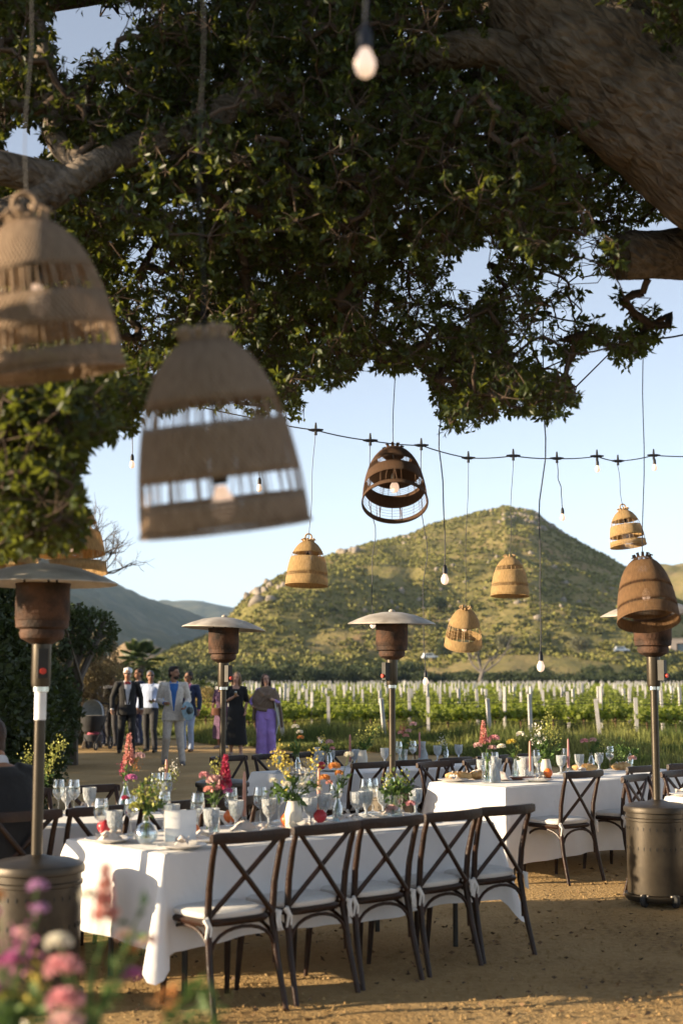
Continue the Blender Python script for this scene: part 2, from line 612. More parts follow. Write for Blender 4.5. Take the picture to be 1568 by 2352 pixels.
class Hill:
    """a ridge of land: foot at yb metres, crest at yc(u), its crest height from the given outline"""
    def __init__(s, name, pts, yb, yc, m, u0, u1, nu, nt, rough, prof, seed, meadow=0.0):
        s.sk, s.yb, s.yc, s.rough, s.prof, s.seed = skyline(pts), yb, yc, rough, prof, seed
        s.yc = yc if callable(yc) else (lambda u: yc)
        V = []
        for j in range(nt + 1):
            for i in range(nu + 1):
                V.append(s.at(u0 + (u1 - u0) * i / nu, 1.35 * j / nt))
        i = (np.arange(nt)[:, None] * (nu + 1) + np.arange(nu)[None, :]).ravel()
        Fc = np.stack([i, i + 1, i + nu + 2, i + nu + 1], 1)
        s.o = tag(link(name, np_mesh(name, np.array(V), Fc, m, True)), kind='structure')
    def at(s, u, t):
        yc = s.yc(u)
        y = s.yb + (yc - s.yb) * t
        k = (u - CU) / F
        x = k * y
        crest = pt(u, s.sk(u), yc).z
        if t <= 1: z = crest * s.prof(t)
        else: z = crest * (1 - 2.2 * (t - 1) ** 1.4)
        e = math.sin(min(t, 1.0) * math.pi) ** 0.7 if t < 1 else 0.0
        sc_ = s.rough[1]
        z += s.rough[0] * e * fbm(x / sc_ + s.seed, y / sc_, s.seed, 5)
        return (x, y, z - 0.3)

def mainprof(t):
    if t < 0.24: return 0.068 * (t / 0.24) ** 1.2
    q = (t - 0.24) / 0.76
    return 0.068 + 0.932 * (0.62 * q + 0.38 * math.sin(q * math.pi / 2)) ** 1.06
main_sky = [(-150, 1556), (330, 1552), (370, 1500), (400, 1482), (450, 1468), (500, 1446), (528, 1412), (545, 1390), (565, 1370), (600, 1345),
    (660, 1312), (700, 1296), (750, 1276), (800, 1260), (850, 1244), (950, 1224), (985, 1205), (1040, 1192), (1100, 1175), (1145, 1166), (1163, 1158),
    (1180, 1164), (1225, 1171), (1238, 1180), (1260, 1200), (1300, 1226), (1350, 1254), (1400, 1278), (1440, 1300), (1480, 1325), (1540, 1365), (1620, 1420), (1750, 1480), (1900, 1530)]
main = Hill('hill', main_sky, 300, lambda u: 520 + 200 * math.exp(-((u - 1150) / 420) ** 2), M['hill'], -100, 1850, 260, 110, (7.0, 60.0), mainprof, 1.7)
soft = lambda t: math.sin(min(t, 1) * math.pi / 2) ** 1.1
far_a = Hill('mountain', [(-500, 1180), (0, 1262), (120, 1305), (175, 1330), (250, 1362), (330, 1386), (400, 1404), (470, 1438), (530, 1478), (600, 1530), (700, 1556)], 1500, 2600, M['farhill'], -450, 700, 110, 50, (60, 320.0), soft, 4.1)
far_b = Hill('mountain_spur', [(-500, 1230), (0, 1310), (150, 1352), (190, 1372), (240, 1402), (300, 1440), (350, 1470), (400, 1502), (450, 1540), (520, 1556)], 900, 1700, M['farhill'], -450, 520, 90, 40, (38, 210.0), soft, 8.3)
far_c = Hill('distant_ridge', [(200, 1440), (300, 1412), (360, 1398), (410, 1390), (450, 1387), (490, 1391), (530, 1397), (620, 1410), (760, 1450), (900, 1556)], 3000, 5200, M['farhill'], 180, 900, 60, 30, (70, 600.0), soft, 2.9)
tanh = Hill('dry_hillside', [(200, 1556), (240, 1520), (268, 1490), (290, 1476), (312, 1472), (345, 1478), (390, 1492), (430, 1515), (480, 1556)], 620, 860, M['tanhill'], 200, 480, 40, 20, (6, 70.0), soft, 5.5)
right_h = Hill('back_hill', [(1250, 1500), (1350, 1440), (1430, 1360), (1480, 1322), (1510, 1304), (1535, 1297), (1568, 1290), (1700, 1262), (1900, 1290)], 800, 1350, M['hill'], 1200, 1900, 70, 40, (25, 160.0), soft, 7.7)
# the land goes on beyond the edge of the picture: a rise that keeps the low sun off the foot of the hill
X0 = []
def spur(a, b):
    return 82 * math.exp(-((a + 345) / 120) ** 2) * math.exp(-((b - 470) / 85) ** 2) - 1.0 + 4 * fbm(a / 60, b / 60) * math.exp(-((a + 345) / 130) ** 2) - 0.5
sheet('side_hill', -640, -150, 240, 640, 40, 34, spur, M['hill'])

ORD = ['first', 'second', 'third', 'fourth', 'fifth', 'sixth', 'seventh', 'eighth', 'ninth', 'tenth', 'eleventh', 'twelfth', 'thirteenth', 'fourteenth', 'fifteenth', 'sixteenth', 'seventeenth', 'eighteenth', 'nineteenth', 'twentieth',
       'twenty-first', 'twenty-second', 'twenty-third', 'twenty-fourth', 'twenty-fifth', 'twenty-sixth', 'twenty-seventh', 'twenty-eighth', 'twenty-ninth', 'thirtieth', 'thirty-first', 'thirty-second', 'thirty-third', 'thirty-fourth']
def ORD_(i): return ORD[i]
# ---------------------------------------------------------------- scrub, boulders and far trees
M['scrub'] = mat('hill_scrub_leaf', (0.185, 0.178, 0.042), 0.85, 0.3, 0.8, island=0.45, bump=0.6, bscale=3)
M['scrubdark'] = mat('dark_scrub_leaf', (0.09, 0.095, 0.03), 0.85, 0.3, 0.8, island=0.4, bump=0.6, bscale=3)
M['boulder'] = mat('granite_boulder', (0.25, 0.21, 0.165), 0.9, 0.3, 0.9, 0.6, 3.0)
M['treeleaf'] = mat('valley_tree_leaf', (0.05, 0.068, 0.022), 0.7, 0.3, 0.5, island=0.4, transl=0.2)
M['oliveleaf'] = mat('grey_olive_leaf', (0.15, 0.145, 0.075), 0.75, 0.2, 0.5, island=0.35, transl=0.2)
M['bark'] = mat('grey_bark', (0.12, 0.095, 0.07), 0.9, 0.3, 3, 0.5, 10)

def on_hill(u, v, h=main, t0=0.03, t1=1.0):
    """the point of the hillside seen at (u, v)"""
    for k in range(240):
        t = t0 + (t1 - t0) * k / 239
        p = np.array([h.at(u, t)])
        if proj(p)[1][0] <= v: return Vector(p[0])
    return Vector(h.at(u, t1))

ico = bmesh.new()
bmesh.ops.create_icosphere(ico, subdivisions=1, radius=1.0)
ICV = np.array([v.co[:] for v in ico.verts])
ICF = np.array([[v.index for v in f.verts] for f in ico.faces])
ico.free()
def blobs(Ps, S, wob, squash=0.75, rg=None):
    rg = rg or rng
    n, k = len(Ps), len(ICV)
    W = 1 + wob * (rg.random((n, k, 1)) - 0.5)
    V = Ps[:, None] + ICV[None] * W * S[:, None, None] * np.array([1, 1, squash])[None, None] * (0.75 + 0.5 * rg.random((n, 1, 3)))
    return V.reshape(-1, 3), ((np.arange(n) * k)[:, None, None] + ICF[None]).reshape(-1, 3)

rg2 = np.random.default_rng(21)
pts_, sz_ = [], []
for k in range(34000):
    u = 330 + 1300 * rg2.random()
    t = 0.17 + 0.84 * rg2.random() ** 0.85
    p = main.at(u, t)
    if fbm(p[0] / 28, p[1] / 28, 9.0, 3) + 0.9 * rg2.random() < 0.08: continue
    pts_.append(p)
    sz_.append((0.30 + 0.64 * rg2.random() ** 2.4) * (1.25 - 0.35 * min(1, t)))
pts_, sz_ = np.array(pts_), np.array(sz_)
pts_[:, 2] += 0.25 * sz_
uu, vv, dd = proj(pts_)
vis = (uu > 380) & (uu < 1560) & (vv < 1500)
big = np.argsort(-np.where(vis, sz_ / dd, 0))[:290]
rest = np.setdiff1d(np.arange(len(pts_)), big)
nlf = 11
o_ = unit(rg2.normal(size=(len(rest) * nlf, 3)))
o_[:, 2] = np.abs(o_[:, 2])
bs_ = np.repeat(sz_[rest], nlf)
V, Fc = leaves(np.repeat(pts_[rest], nlf, axis=0) + o_ * bs_[:, None] * 0.35 - np.array([0, 0, 0.25]), o_ + rg2.normal(size=o_.shape) * 0.6, bs_ * (0.7 + 0.7 * rg2.random(len(bs_))), 0.95, 0.12, rg2)
tag(link('hillside_scrub', np_mesh('hillside_scrub', V, Fc, M['scrub'], False)), kind='stuff')
def clump_mesh(seed, m):
    g = np.random.default_rng(seed)
    nb = 70
    o = unit(g.normal(size=(nb, 3))); o[:, 2] = np.abs(o[:, 2]) - 0.15
    V, Fc = leaves(o * np.array([0.75, 0.75, 0.5]) * (0.4 + 0.5 * g.random((nb, 1))), o + g.normal(size=o.shape) * 0.7, 0.45 + 0.4 * g.random(nb), 0.9, 0.12, g)
    return np_mesh('scrub_clump', V, Fc, m)
var_ = [clump_mesh(i, M['scrubdark'] if i == 3 else M['scrub']) for i in range(4)]
for q, k in enumerate(big):
    o = link('hill_shrub', var_[q % 4])
    o.location = pts_[k]
    o.rotation_euler = (0, 0, q * 1.7)
    s = sz_[k] * 1.25
    o.scale = (s, s, s)
    if vv[k] < 1300: lb = 'low green shrub among pale rocks high on the hill'
    elif uu[k] < 800: lb = 'dense green shrub on the lower flank of the hill towards the mountains'
    elif uu[k] > 1250: lb = 'yellow green shrub on the hill flank above the house'
    else: lb = 'yellow green shrub on the broad middle slope of the hill'
    tag(o, lb, 'shrub', 'shrubs on the hillside, ' + lb[-24:])

rock_ = []
for i in range(3):
    V, Fc = blobs(np.zeros((1, 3)), np.ones(1), 0.55, 0.75, np.random.default_rng(40 + i))
    rock_.append(np_mesh('boulder', V, Fc, M['boulder']))
rr = random.Random(5)
rocks = [(920, 1362, 2.6, 'large split grey boulder alone in the middle of the green slope')]
rocks += [(800 + rr.gauss(0, 14), 1268 + rr.gauss(0, 8), 2.4, 0) for _ in range(7)]
rocks += [(938 + rr.gauss(0, 20), 1238 + rr.gauss(0, 6), 1.7, 0) for _ in range(7)]
rocks += [(605 + rr.gauss(0, 24), 1352 + rr.gauss(0, 12), 2.3, 1) for _ in range(14)]
rocks += [(1190 + rr.gauss(0, 35), 1185 + rr.gauss(0, 8), 1.9, 2) for _ in range(20)]
rocks += [(1262 + rr.gauss(0, 22), 1212 + rr.gauss(0, 10), 1.8, 2) for _ in range(9)]
rocks += [(720 + 700 * rr.random(), 1290 + 140 * rr.random(), 0.9 + 0.8 * rr.random(), 3) for _ in range(24)]
rocks += [(1000 + 300 * rr.random(), 1240 + 190 * rr.random(), 1.0 + 0.7 * rr.random(), 3) for _ in range(16)]
lbs = ['pale granite boulder in the outcrop along the upper ridge', 'pale boulder in the rocky shoulder at the low end of the ridge', 'granite boulder among the rocks just under the summit', 'small grey boulder scattered between shrubs on the sunlit slope']
for i, (u, v, s, l) in enumerate(rocks):
    v = max(v, main.sk(u) + 5)
    p = on_hill(u, v)
    o = link('boulder', rock_[i % 3])
    o.location = p
    o.rotation_euler = (rr.random(), rr.random(), rr.random() * 6)
    k = s * (0.7 + 0.6 * rr.random())
    o.scale = (k, k * 0.8, k * 0.9)
    if isinstance(l, str): tag(o, l, 'boulder')
    else: tag(o, lbs[l], 'boulder', ['ridge outcrop boulders', 'ridge shoulder boulders', 'summit boulders', 'scattered boulders'][l])

def cloudtree(name, seed, nl, size, m, sq=0.8, nb=14):
    """unit crown of leaf faces gathered in clumps, on z 0..~1.6"""
    g = np.random.default_rng(seed)
    c = g.normal(size=(nb, 3))
    c = c / np.linalg.norm(c, axis=1, keepdims=True) * (0.35 + 0.45 * g.random((nb, 1)))
    c[:, 2] = c[:, 2] * sq + 0.85
    k = g.integers(0, nb, nl)
    o = unit(g.normal(size=(nl, 3)))
    P = c[k] + o * (0.24 + 0.18 * g.random((nl, 1)))
    A = o * 0.5 + unit(g.normal(size=(nl, 3)))
    V, Fc = leaves(P, A, size * (0.6 + 0.8 * g.random(nl)), 0.6, 0.1, g)
    return np_mesh(name, V, Fc, m)
vt = [cloudtree('crown', 60 + i, 1500, 0.17, M['treeleaf']) for i in range(4)] + [cloudtree('crown', 70, 1500, 0.15, M['oliveleaf'])]
tb = MB()
tb.tube([(0, 0, -0.2), (0.03, 0, 0.4), (0, 0.02, 0.9)], [0.07, 0.055, 0.03], 6)
trunk_me = tb.mesh('trunk', M['bark'])
rr = random.Random(11)
def valley_tree(u, y, hgt, wid, k, label, group=None, z=None):
    x = (u - CU) / F * y
    if z is None:
        z = 0.0
        if y > 300:
            t = (y - main.yb) / (main.yc(u) - main.yb)
            z = main.at(u, t)[2]
    t = thing('valley_tree', label, 'tree', (x, y, z - 0.2), rr.random() * 6, group)
    c = link('crown', vt[k], t)
    c.scale = (wid / 2, wid / 2, hgt / 1.7)
    tr = link('trunk', trunk_me, t)
    tr.scale = (wid / 2, wid / 2, hgt / 1.7)
for i in range(34):                                                    # the dark belt of trees along the valley floor
    u = 372 + 17.5 * i + rr.gauss(0, 5)
    valley_tree(u, 255 + rr.random() * 35, 3.0 + 1.9 * rr.random(), 4.5 + 2.5 * rr.random(), i % 4,
                ORD_(i) + ' dark rounded tree from the mountain end of the belt behind the vineyard', 'tree belt under the shaded slope')
for i in range(26):
    u = 960 + 25.5 * i + rr.gauss(0, 6)
    valley_tree(u, 250 + rr.random() * 30, 2.1 + 1.0 * rr.random(), 5.5 + 3 * rr.random(), (i + 1) % 4,
                ORD_(i) + ' low thicket bush beyond the vineyard, counted from the white car side', 'thicket along the far edge of the vineyard')
for u, y, hg, wd, k, lb in [(1020, 400, 6.0, 5.5, 0, 'dark round tree beside the meadow behind the white car'),
        (1325, 415, 5.6, 8.0, 4, 'broad olive grey tree at the foot of the sunlit slope'),
        (1150, 405, 5.4, 6.0, 4, 'greyish tree behind the bare white tree'),
        (1005, 470, 5.0, 7.0, 3, 'solitary dark tree on the hill above the heater disc'),
        (1390, 330, 4.0, 4.6, 2, 'dark bushy tree in front of the dirt road'),
        (1350, 300, 4.2, 5.0, 1, 'tall dark bush at the far vineyard edge under the olive tree'),
        (1240, 300, 4.4, 6.0, 3, 'dark leafy tree at the vineyard edge behind the low hanging bulb'),
        (1450, 310, 4.6, 5.0, 0, 'dark tree below the house beside the heater pole'),
        (1536, 390, 2.6, 4.0, 2, 'small dark bush in front of the house wall')]:
    valley_tree(u, y, hg, wd, k, lb)

def branching(mb, p, d, L_, r, depth, rnd, spread=0.6, grav=0.05, n=6):
    pts = [Vector(p)]
    dd_ = Vector(d).normalized()
    for i in range(3):
        dd_ = (dd_ + Vector((rnd.gauss(0, 0.16), rnd.gauss(0, 0.16), rnd.gauss(0, 0.1) - grav))).normalized()
        pts.append(pts[-1] + dd_ * L_ / 3)
    mb.tube(pts, [r, r * 0.86, r * 0.74, r * 0.6], n if depth > 2 else 4)
    if depth <= 0: return
    for i in range(2 + (rnd.random() < 0.5)):
        q = pts[-1] if i == 0 else pts[rnd.choice((1, 2, 3))]
        nd = (dd_ + Vector((rnd.gauss(0, spread), rnd.gauss(0, spread), rnd.gauss(0.1, spread * 0.7)))).normalized()
        branching(mb, q, nd, L_ * (0.62 + 0.2 * rnd.random()), r * 0.6, depth - 1, rnd, spread, grav, n)
M['deadwood'] = mat('bleached_dead_wood', (0.14, 0.12, 0.105), 0.9, 0.25, 1.5, 0.3, 8)
p = gp(1098, 1562)
bt = thing('bare_tree', 'bare grey tree with spreading leafless limbs at the far vineyard edge', 'tree', ((1098 - CU) / F * 205, 205, 0))
mb = MB(); mb.tube([(0, 0, -0.2), (0.15, 0, 1.2), (0.5, 0, 2.4)], [0.42, 0.34, 0.28], 8)
mb.build('trunk', M['deadwood'], bt)
rnd = random.Random(3)
for d_ in [(-0.9, 0.1, 0.9), (0.5, 0, 1.0), (0.9, 0, 0.45), (-0.3, 0.3, 1.0)]:
    mb = MB(); branching(mb, (0.4, 0, 2.2), d_, 2.6, 0.2, 4, rnd, 0.6, 0.02)
    mb.build('limb', M['deadwood'], bt)

# ---------------------------------------------------------------- far house and cars
M['stucco'] = mat('pinkish_stucco', (0.42, 0.34, 0.28), 0.9, 0.1, 0.8, 0.2, 4)
M['winglass'] = mat('dark_window_glass', (0.06, 0.08, 0.10), 0.1, 0.05, 3)
M['carpaint'] = mat('white_car_paint', (0.75, 0.77, 0.80), 0.3, 0.03, 2)
M['tyre'] = mat('tyre', (0.02, 0.02, 0.02), 0.8, 0.1, 5)
hx = (1535 - CU) / F * 430
hz = main.at(1560, (430 - main.yb) / (main.yc(1560) - main.yb))[2]
hz0 = pt(1545, 1537, 430).z
house = thing('house', 'flat roofed pinkish house with a dark square window above the vineyard', 'house', (hx, 430, min(hz, hz0)))
top = pt(1545, 1468, 430).z - min(hz, hz0)
def wall_with_hole(mb, x0, x1, z0, z1, hx0, hx1, hz0_, hz1_, y0, y1):
    yc = (y0 + y1) / 2
    for a, b, c_, d_ in ((x0, hx0, z0, z1), (hx1, x1, z0, z1), (hx0, hx1, z0, hz0_), (hx0, hx1, hz1_, z1)):
        mb.box(((a + b) / 2, yc, (c_ + d_) / 2), (b - a, y1 - y0, d_ - c_))
mb = MB(); wall_with_hole(mb, 0, 9, -0.5, top, 1.9, 5.0, top * 0.42, top * 0.86, 0, 0.4)
mb.box((0.2, 4, top / 2 - 0.25), (0.4, 7.2, top + 0.5)); mb.box((8.8, 4, top / 2 - 0.25), (0.4, 7.2, top + 0.5)); mb.box((4.5, 7.8, top / 2 - 0.25), (9, 0.4, top + 0.5))
mb.build('wall', M['stucco'], house)
mb = MB(); mb.box((4.5, 4.0, top + 0.12), (9.3, 8.3, 0.24)); mb.build('roof', M['stucco'], house)
fr = MB()
wall_with_hole(fr, 1.9, 5.0, top * 0.42, top * 0.86, 2.15, 4.75, top * 0.42 + 0.25, top * 0.86 - 0.25, -0.06, 0.2)
wf = fr.build('window', M['darkmetal'], house)
mb = MB(); mb.box((3.45, 0.1, top * 0.64), (2.6, 0.04, top * 0.44 - 0.5)); mb.build('pane', M['winglass'], wf)

def make_car(label):
    t = thing('parked_car', label, 'car')
    prof = [(-2.2, 0.45), (-2.2, 0.95), (-1.9, 1.05), (-1.65, 1.72), (0.55, 1.75), (1.05, 1.1), (2.1, 0.95), (2.2, 0.5)]
    rings = []
    for y in (-0.85, 0.85): rings.append([Vector((a, y, b)) for a, b in prof])
    mb = MB(); mb.loft(rings); mb.build('body', M['carpaint'], t, smooth=False)
    for y in (-0.87, 0.87):
        for a, b in ((-1.55, -0.75), (-0.65, 0.45)):
            mb = MB(); mb.box(((a + b) / 2, y, 1.38), (b - a, 0.03, 0.45)); mb.build('side_window', M['winglass'], t)
    for x in (-1.4, 1.35):
        for y in (-0.78, 0.78):
            mb = MB(); mb.lathe([(0.0, -0.12), (0.34, -0.12), (0.36, 0), (0.34, 0.12), (0, 0.12)], 14, (x, y, 0.36), Matrix.Rotation(R(90), 3, 'X')); mb.build('wheel', M['tyre'], t)
    return t
car = make_car('white sport utility car parked on the green meadow below the hill')
p = on_hill(986, 1519); car.location = p + Vector((0, 0, 0.35)); car.rotation_euler = (0, 0, 0.25)
p = on_hill(1424, 1503)
dup(car, p + Vector((0, 0, 0.3)), 0.1, 'small pale car parked among shrubs at the dirt road near the house')

# ---------------------------------------------------------------- vineyard
M['post'] = mat('concrete_post', (0.46, 0.44, 0.42), 0.85, 0.16, 4, 0.3, 30)
M['vineleaf'] = mat('vine_leaf', (0.16, 0.19, 0.028), 0.6, 0.2, 3, island=0.4, transl=0.42, tcol=(0.32, 0.38, 0.04))
M['vinewood'] = mat('vine_trunk', (0.10, 0.055, 0.032), 0.9, 0.3, 12, 0.5, 30)
M['grass'] = mat('meadow_grass', (0.125, 0.17, 0.035), 0.75, 0.25, 0.5, island=0.6, transl=0.38, col2=(0.26, 0.25, 0.065))
RV = Vector((0.68, 0.733, 0)).normalized()
def post_mesh(h, lean):
    mb = MB()
    mb.box((0, 0, h / 2 - 0.1), (0.085, 0.085, h + 0.2), Matrix.Rotation(lean, 3, RV.cross(Vector((0, 0, 1)))))
    return mb.mesh('vineyard_post', M['post'])
pm_end, pm_mid, pm_mid2 = post_mesh(1.12, R(8)), post_mesh(1.34, 0), post_mesh(1.28, R(1.5))
posts, vines = [], []
rr = random.Random(31)
for k in range(-46, 4):
    P0 = Vector((1.07 + 2.6 * k, 36.3 - 0.6 * k, 0))
    s_ = [0.0, 1.75] + [1.75 + 3.3 * i for i in range(1, 56)]
    for i, a in enumerate(s_):
        p = P0 + RV * (a + (rr.gauss(0, 0.12) if i > 1 else 0))
        if p.y < 205 and abs(p.x) < 0.252 * p.y + 0.5 and not (p.x < -4.4 and p.y < 52): 
            if p.y < 75 or rr.random() < 0.68: posts.append((p, 0 if i == 0 else 1 + i % 2, k, i))
    a = 2.6
    while a < 170:
        p = P0 + RV * a
        if p.y < 205 and abs(p.x) < 0.252 * p.y + 1.2 and rr.random() < 0.93 and not (p.x < -4.8 and p.y < 52): vines.append((p, k, a))
        a += 1.55 + 0.1 * rr.random()
posts.sort(key=lambda q: q[0].y)
vines.sort(key=lambda q: q[0].y)
ROWN = {-1: 'the leaning post behind the women', 0: 'the leaning post beside the middle heater', 1: 'the leaning post behind the pink flowers', 2: 'the leaning post behind the greenery jug', 3: 'the leaning post beyond the last heater'}
rown_v = {}
for j, (p, kind, k, i) in enumerate(posts[:296]):
    o = link('vineyard_post', (pm_end, pm_mid, pm_mid2)[kind])
    o.location = p
    o.rotation_euler = (rr.gauss(0, 0.02), rr.gauss(0, 0.02), rr.gauss(0, 0.25))
    if kind: o.scale = (rr.uniform(0.85, 1.1), rr.uniform(0.85, 1.1), rr.uniform(0.88, 1.06))
    if kind == 0 and -1 <= k <= 3:
        lb = ['leaning grey end post behind the women walking past the vines', 'leaning white end post just beside the middle heater pole', 'leaning white end post behind the pink flowers of the second table',
              'leaning grey end post behind the white jug of greenery', 'leaning grey end post beyond the last heater'][k + 1]
        tag(o, lb, 'post', 'posts of the vineyard')
    elif i == 1 and -1 <= k <= 3:
        lb = ['upright white post next to the leaning post behind the women', 'tall upright white post just past the middle heater pole', 'upright white post next to the leaning post behind the pink flowers',
              'upright white post standing clear in the grass before the last heater', 'upright post beyond the last heater pole'][k + 1]
        tag(o, lb, 'post', 'posts of the vineyard')
    elif k in ROWN and i < 12:
        tag(o, ORD[i] + ' white post along the vine row starting at ' + ROWN[k], 'post', 'posts of the nearer vine rows')
    elif p.y < 62:
        tag(o, 'white concrete post with vines tied to it in the nearer rows', 'post', 'posts of the nearer vine rows')
    else:
        tag(o, 'small pale post among the many distant vineyard rows', 'post', 'posts of the distant vine rows')
mb = MB()
for p, kind, k, i in posts[296:]:
    mb.box(p + Vector((0, 0, 0.52)), (rr.uniform(0.07, 0.09), 0.08, rr.uniform(1.22, 1.46)), Matrix.Rotation(rr.gauss(0, 0.025), 3, 'Y'))
tag(mb.build('distant_vineyard_posts', M['post'], smooth=False), kind='stuff')
RZ = math.atan2(RV.y, RV.x)
vf, vw = [], []
for q in range(4):
    g = np.random.default_rng(90 + q)
    mb = MB()
    mb.tube([(0, 0, -0.05), (0.04, 0.02, 0.22), (-0.03, 0.0, 0.45), (0.02, 0, 0.52)], [0.035, 0.028, 0.03, 0.028], 6)
    mb.tube([(0.02, 0, 0.51), (0.25, 0.01, 0.56), (0.5, 0.0, 0.54), (0.74, 0, 0.56)], [0.026, 0.022, 0.018, 0.012], 5)
    mb.tube([(0.02, 0, 0.51), (-0.2, 0.01, 0.56), (-0.5, 0.0, 0.54), (-0.74, 0, 0.56)], [0.026, 0.022, 0.018, 0.012], 5)
    vw.append(mb.mesh('vine_trunk', M['vinewood']))
    nb = 9
    bx = np.linspace(-0.72, 0.72, nb) + g.normal(size=nb) * 0.05
    hh = 0.10 + 0.20 * g.random(nb)
    nl = 30
    kk = np.repeat(np.arange(nb), nl)
    P = np.stack([bx[kk] + g.normal(size=nb * nl) * 0.075, g.normal(size=nb * nl) * 0.10, 0.60 + hh[kk] * g.normal(size=nb * nl).clip(-0.9, 2.0) * 0.55 + 0.03], 1)
    V, Fc = leaves(P, unit(g.normal(size=P.shape)), 0.10 + 0.06 * g.random(len(P)), 0.95, 0.12, g)
    vf.append(np_mesh('vine_leaves', V, Fc, M['vineleaf']))
for j, (p, k, a) in enumerate(vines[:290]):
    if p.y < 48: lb, gpn = 'young leafy grapevine on its trellis in the row nearest the tables', 'vines of the first rows'
    else: lb, gpn = 'bright green grapevine in a row farther into the field', 'vines of the farther rows'
    if k in ROWN and rown_v.get(k, 0) < 20:
        rown_v[k] = rown_v.get(k, 0) + 1
        lb, gpn = ORD[rown_v[k] - 1] + ' grapevine along the row starting at ' + ROWN[k], 'vines of the first rows'
    t = thing('grapevine', lb, 'grapevine', p, RZ, gpn)
    link('trunk', vw[j % 4], t)
    link('foliage', vf[(j * 3 + k) % 4], t)
fv = np.array([q[0][:] for q in vines[290:]])
g = np.random.default_rng(4)
nl = 26
o2 = np.repeat(np.arange(len(fv)), nl)
off = np.stack([g.uniform(-0.8, 0.8, len(o2)), g.normal(size=len(o2)) * 0.12, 0.62 + g.normal(size=len(o2)) * 0.10], 1)
P = fv[o2] + off[:, :1] * np.array([RV[:]]) + off[:, 1:2] * np.array([[-RV.y, RV.x, 0]]) + off[:, 2:] * np.array([[0, 0, 1.0]])
V, Fc = leaves(P, unit(g.normal(size=P.shape)), 0.17 + 0.12 * g.random(len(P)), 0.95, 0.12, g)
tag(link('distant_vine_rows', np_mesh('distant_vine_rows', V, Fc, M['vineleaf'])), kind='stuff')
for k in range(-7, 4):
    P0 = Vector((1.07 + 2.6 * k, 36.3 - 0.6 * k, 0))
    mb = MB()
    q = P0 + RV * 1.75
    if k >= -1: mb.tube([P0 - RV * 0.1 + Vector((0, 0, 0.05)), q + Vector((0, 0, 0.42))], 0.012, 4)
    for z in (0.42, 0.52, 0.95):
        pts = [P0 + RV * (1.75 + 3.3 * i) + Vector((0, 0, z)) for i in range(0, 14)]
        pp = []
        for i in range(len(pts) - 1): pp += [pts[i], (pts[i] + pts[i + 1]) / 2 - Vector((0, 0, 0.015))]
        mb.tube(pp, 0.008, 4)
    tag(mb.build('trellis_wire', M['darkmetal']), 'dark trellis wires of the vine row starting at ' + ROWN[k] if k in ROWN else 'dark trellis wires of a vine row starting behind the walking guests', 'wire', 'trellis wires of the nearer rows')

# grass of the field margin and between the rows
def blades(N, sampler, hmin, hmax, wd, seed):
    g = np.random.default_rng(seed)
    B, H = sampler(g, N)
    n = len(B)
    lean = g.normal(size=(n, 3)) * 0.28
    lean[:, 2] = 1
    h = (hmin + (hmax - hmin) * g.random(n)) * H
    sd_ = unit(np.cross(lean, g.normal(size=(n, 3)))) * wd * (0.6 + 0.8 * g.random((n, 1)))
    v = np.stack([B - sd_, B + sd_, B + unit(lean) * h[:, None]], 1).reshape(-1, 3)
    return v, np.arange(n * 3).reshape(-1, 3)
def margin(g, N):
    x = g.uniform(-9, 11, N)
    e = np.array([edge_y(a) for a in x])
    dy = 14 * g.random(N) ** 1.3
    y = e + dy - 0.5
    H = np.clip(0.28 + dy * 0.17, 0.28, 1.0) * (0.7 + 0.5 * np.sin(x * 1.3 + y * 0.9) * np.sin(x * 0.6 - y * 0.5 + 1))
    k = (np.abs(x) < 0.26 * y + 0.6) & ~((x < -4.2) & (y < 40))
    return np.stack([x, y, np.full(N, 0.02)], 1)[k], H[k]
v1, f1 = blades(110000, margin, 0.22, 0.58, 0.020, 8)
def inner(g, N):
    y = 44 + 85 * g.random(N) ** 1.6
    x = (g.random(N) - 0.5) * 0.54 * y
    return np.stack([x, y, np.full(N, 0.0)], 1), np.ones(N)
v2, f2 = blades(60000, inner, 0.18, 0.45, 0.03, 9)
tag(link('meadow_grass', np_mesh('meadow_grass', np.concatenate([v1, v2]), np.concatenate([f1, f2 + len(v1)]), M['grass'])), kind='stuff')

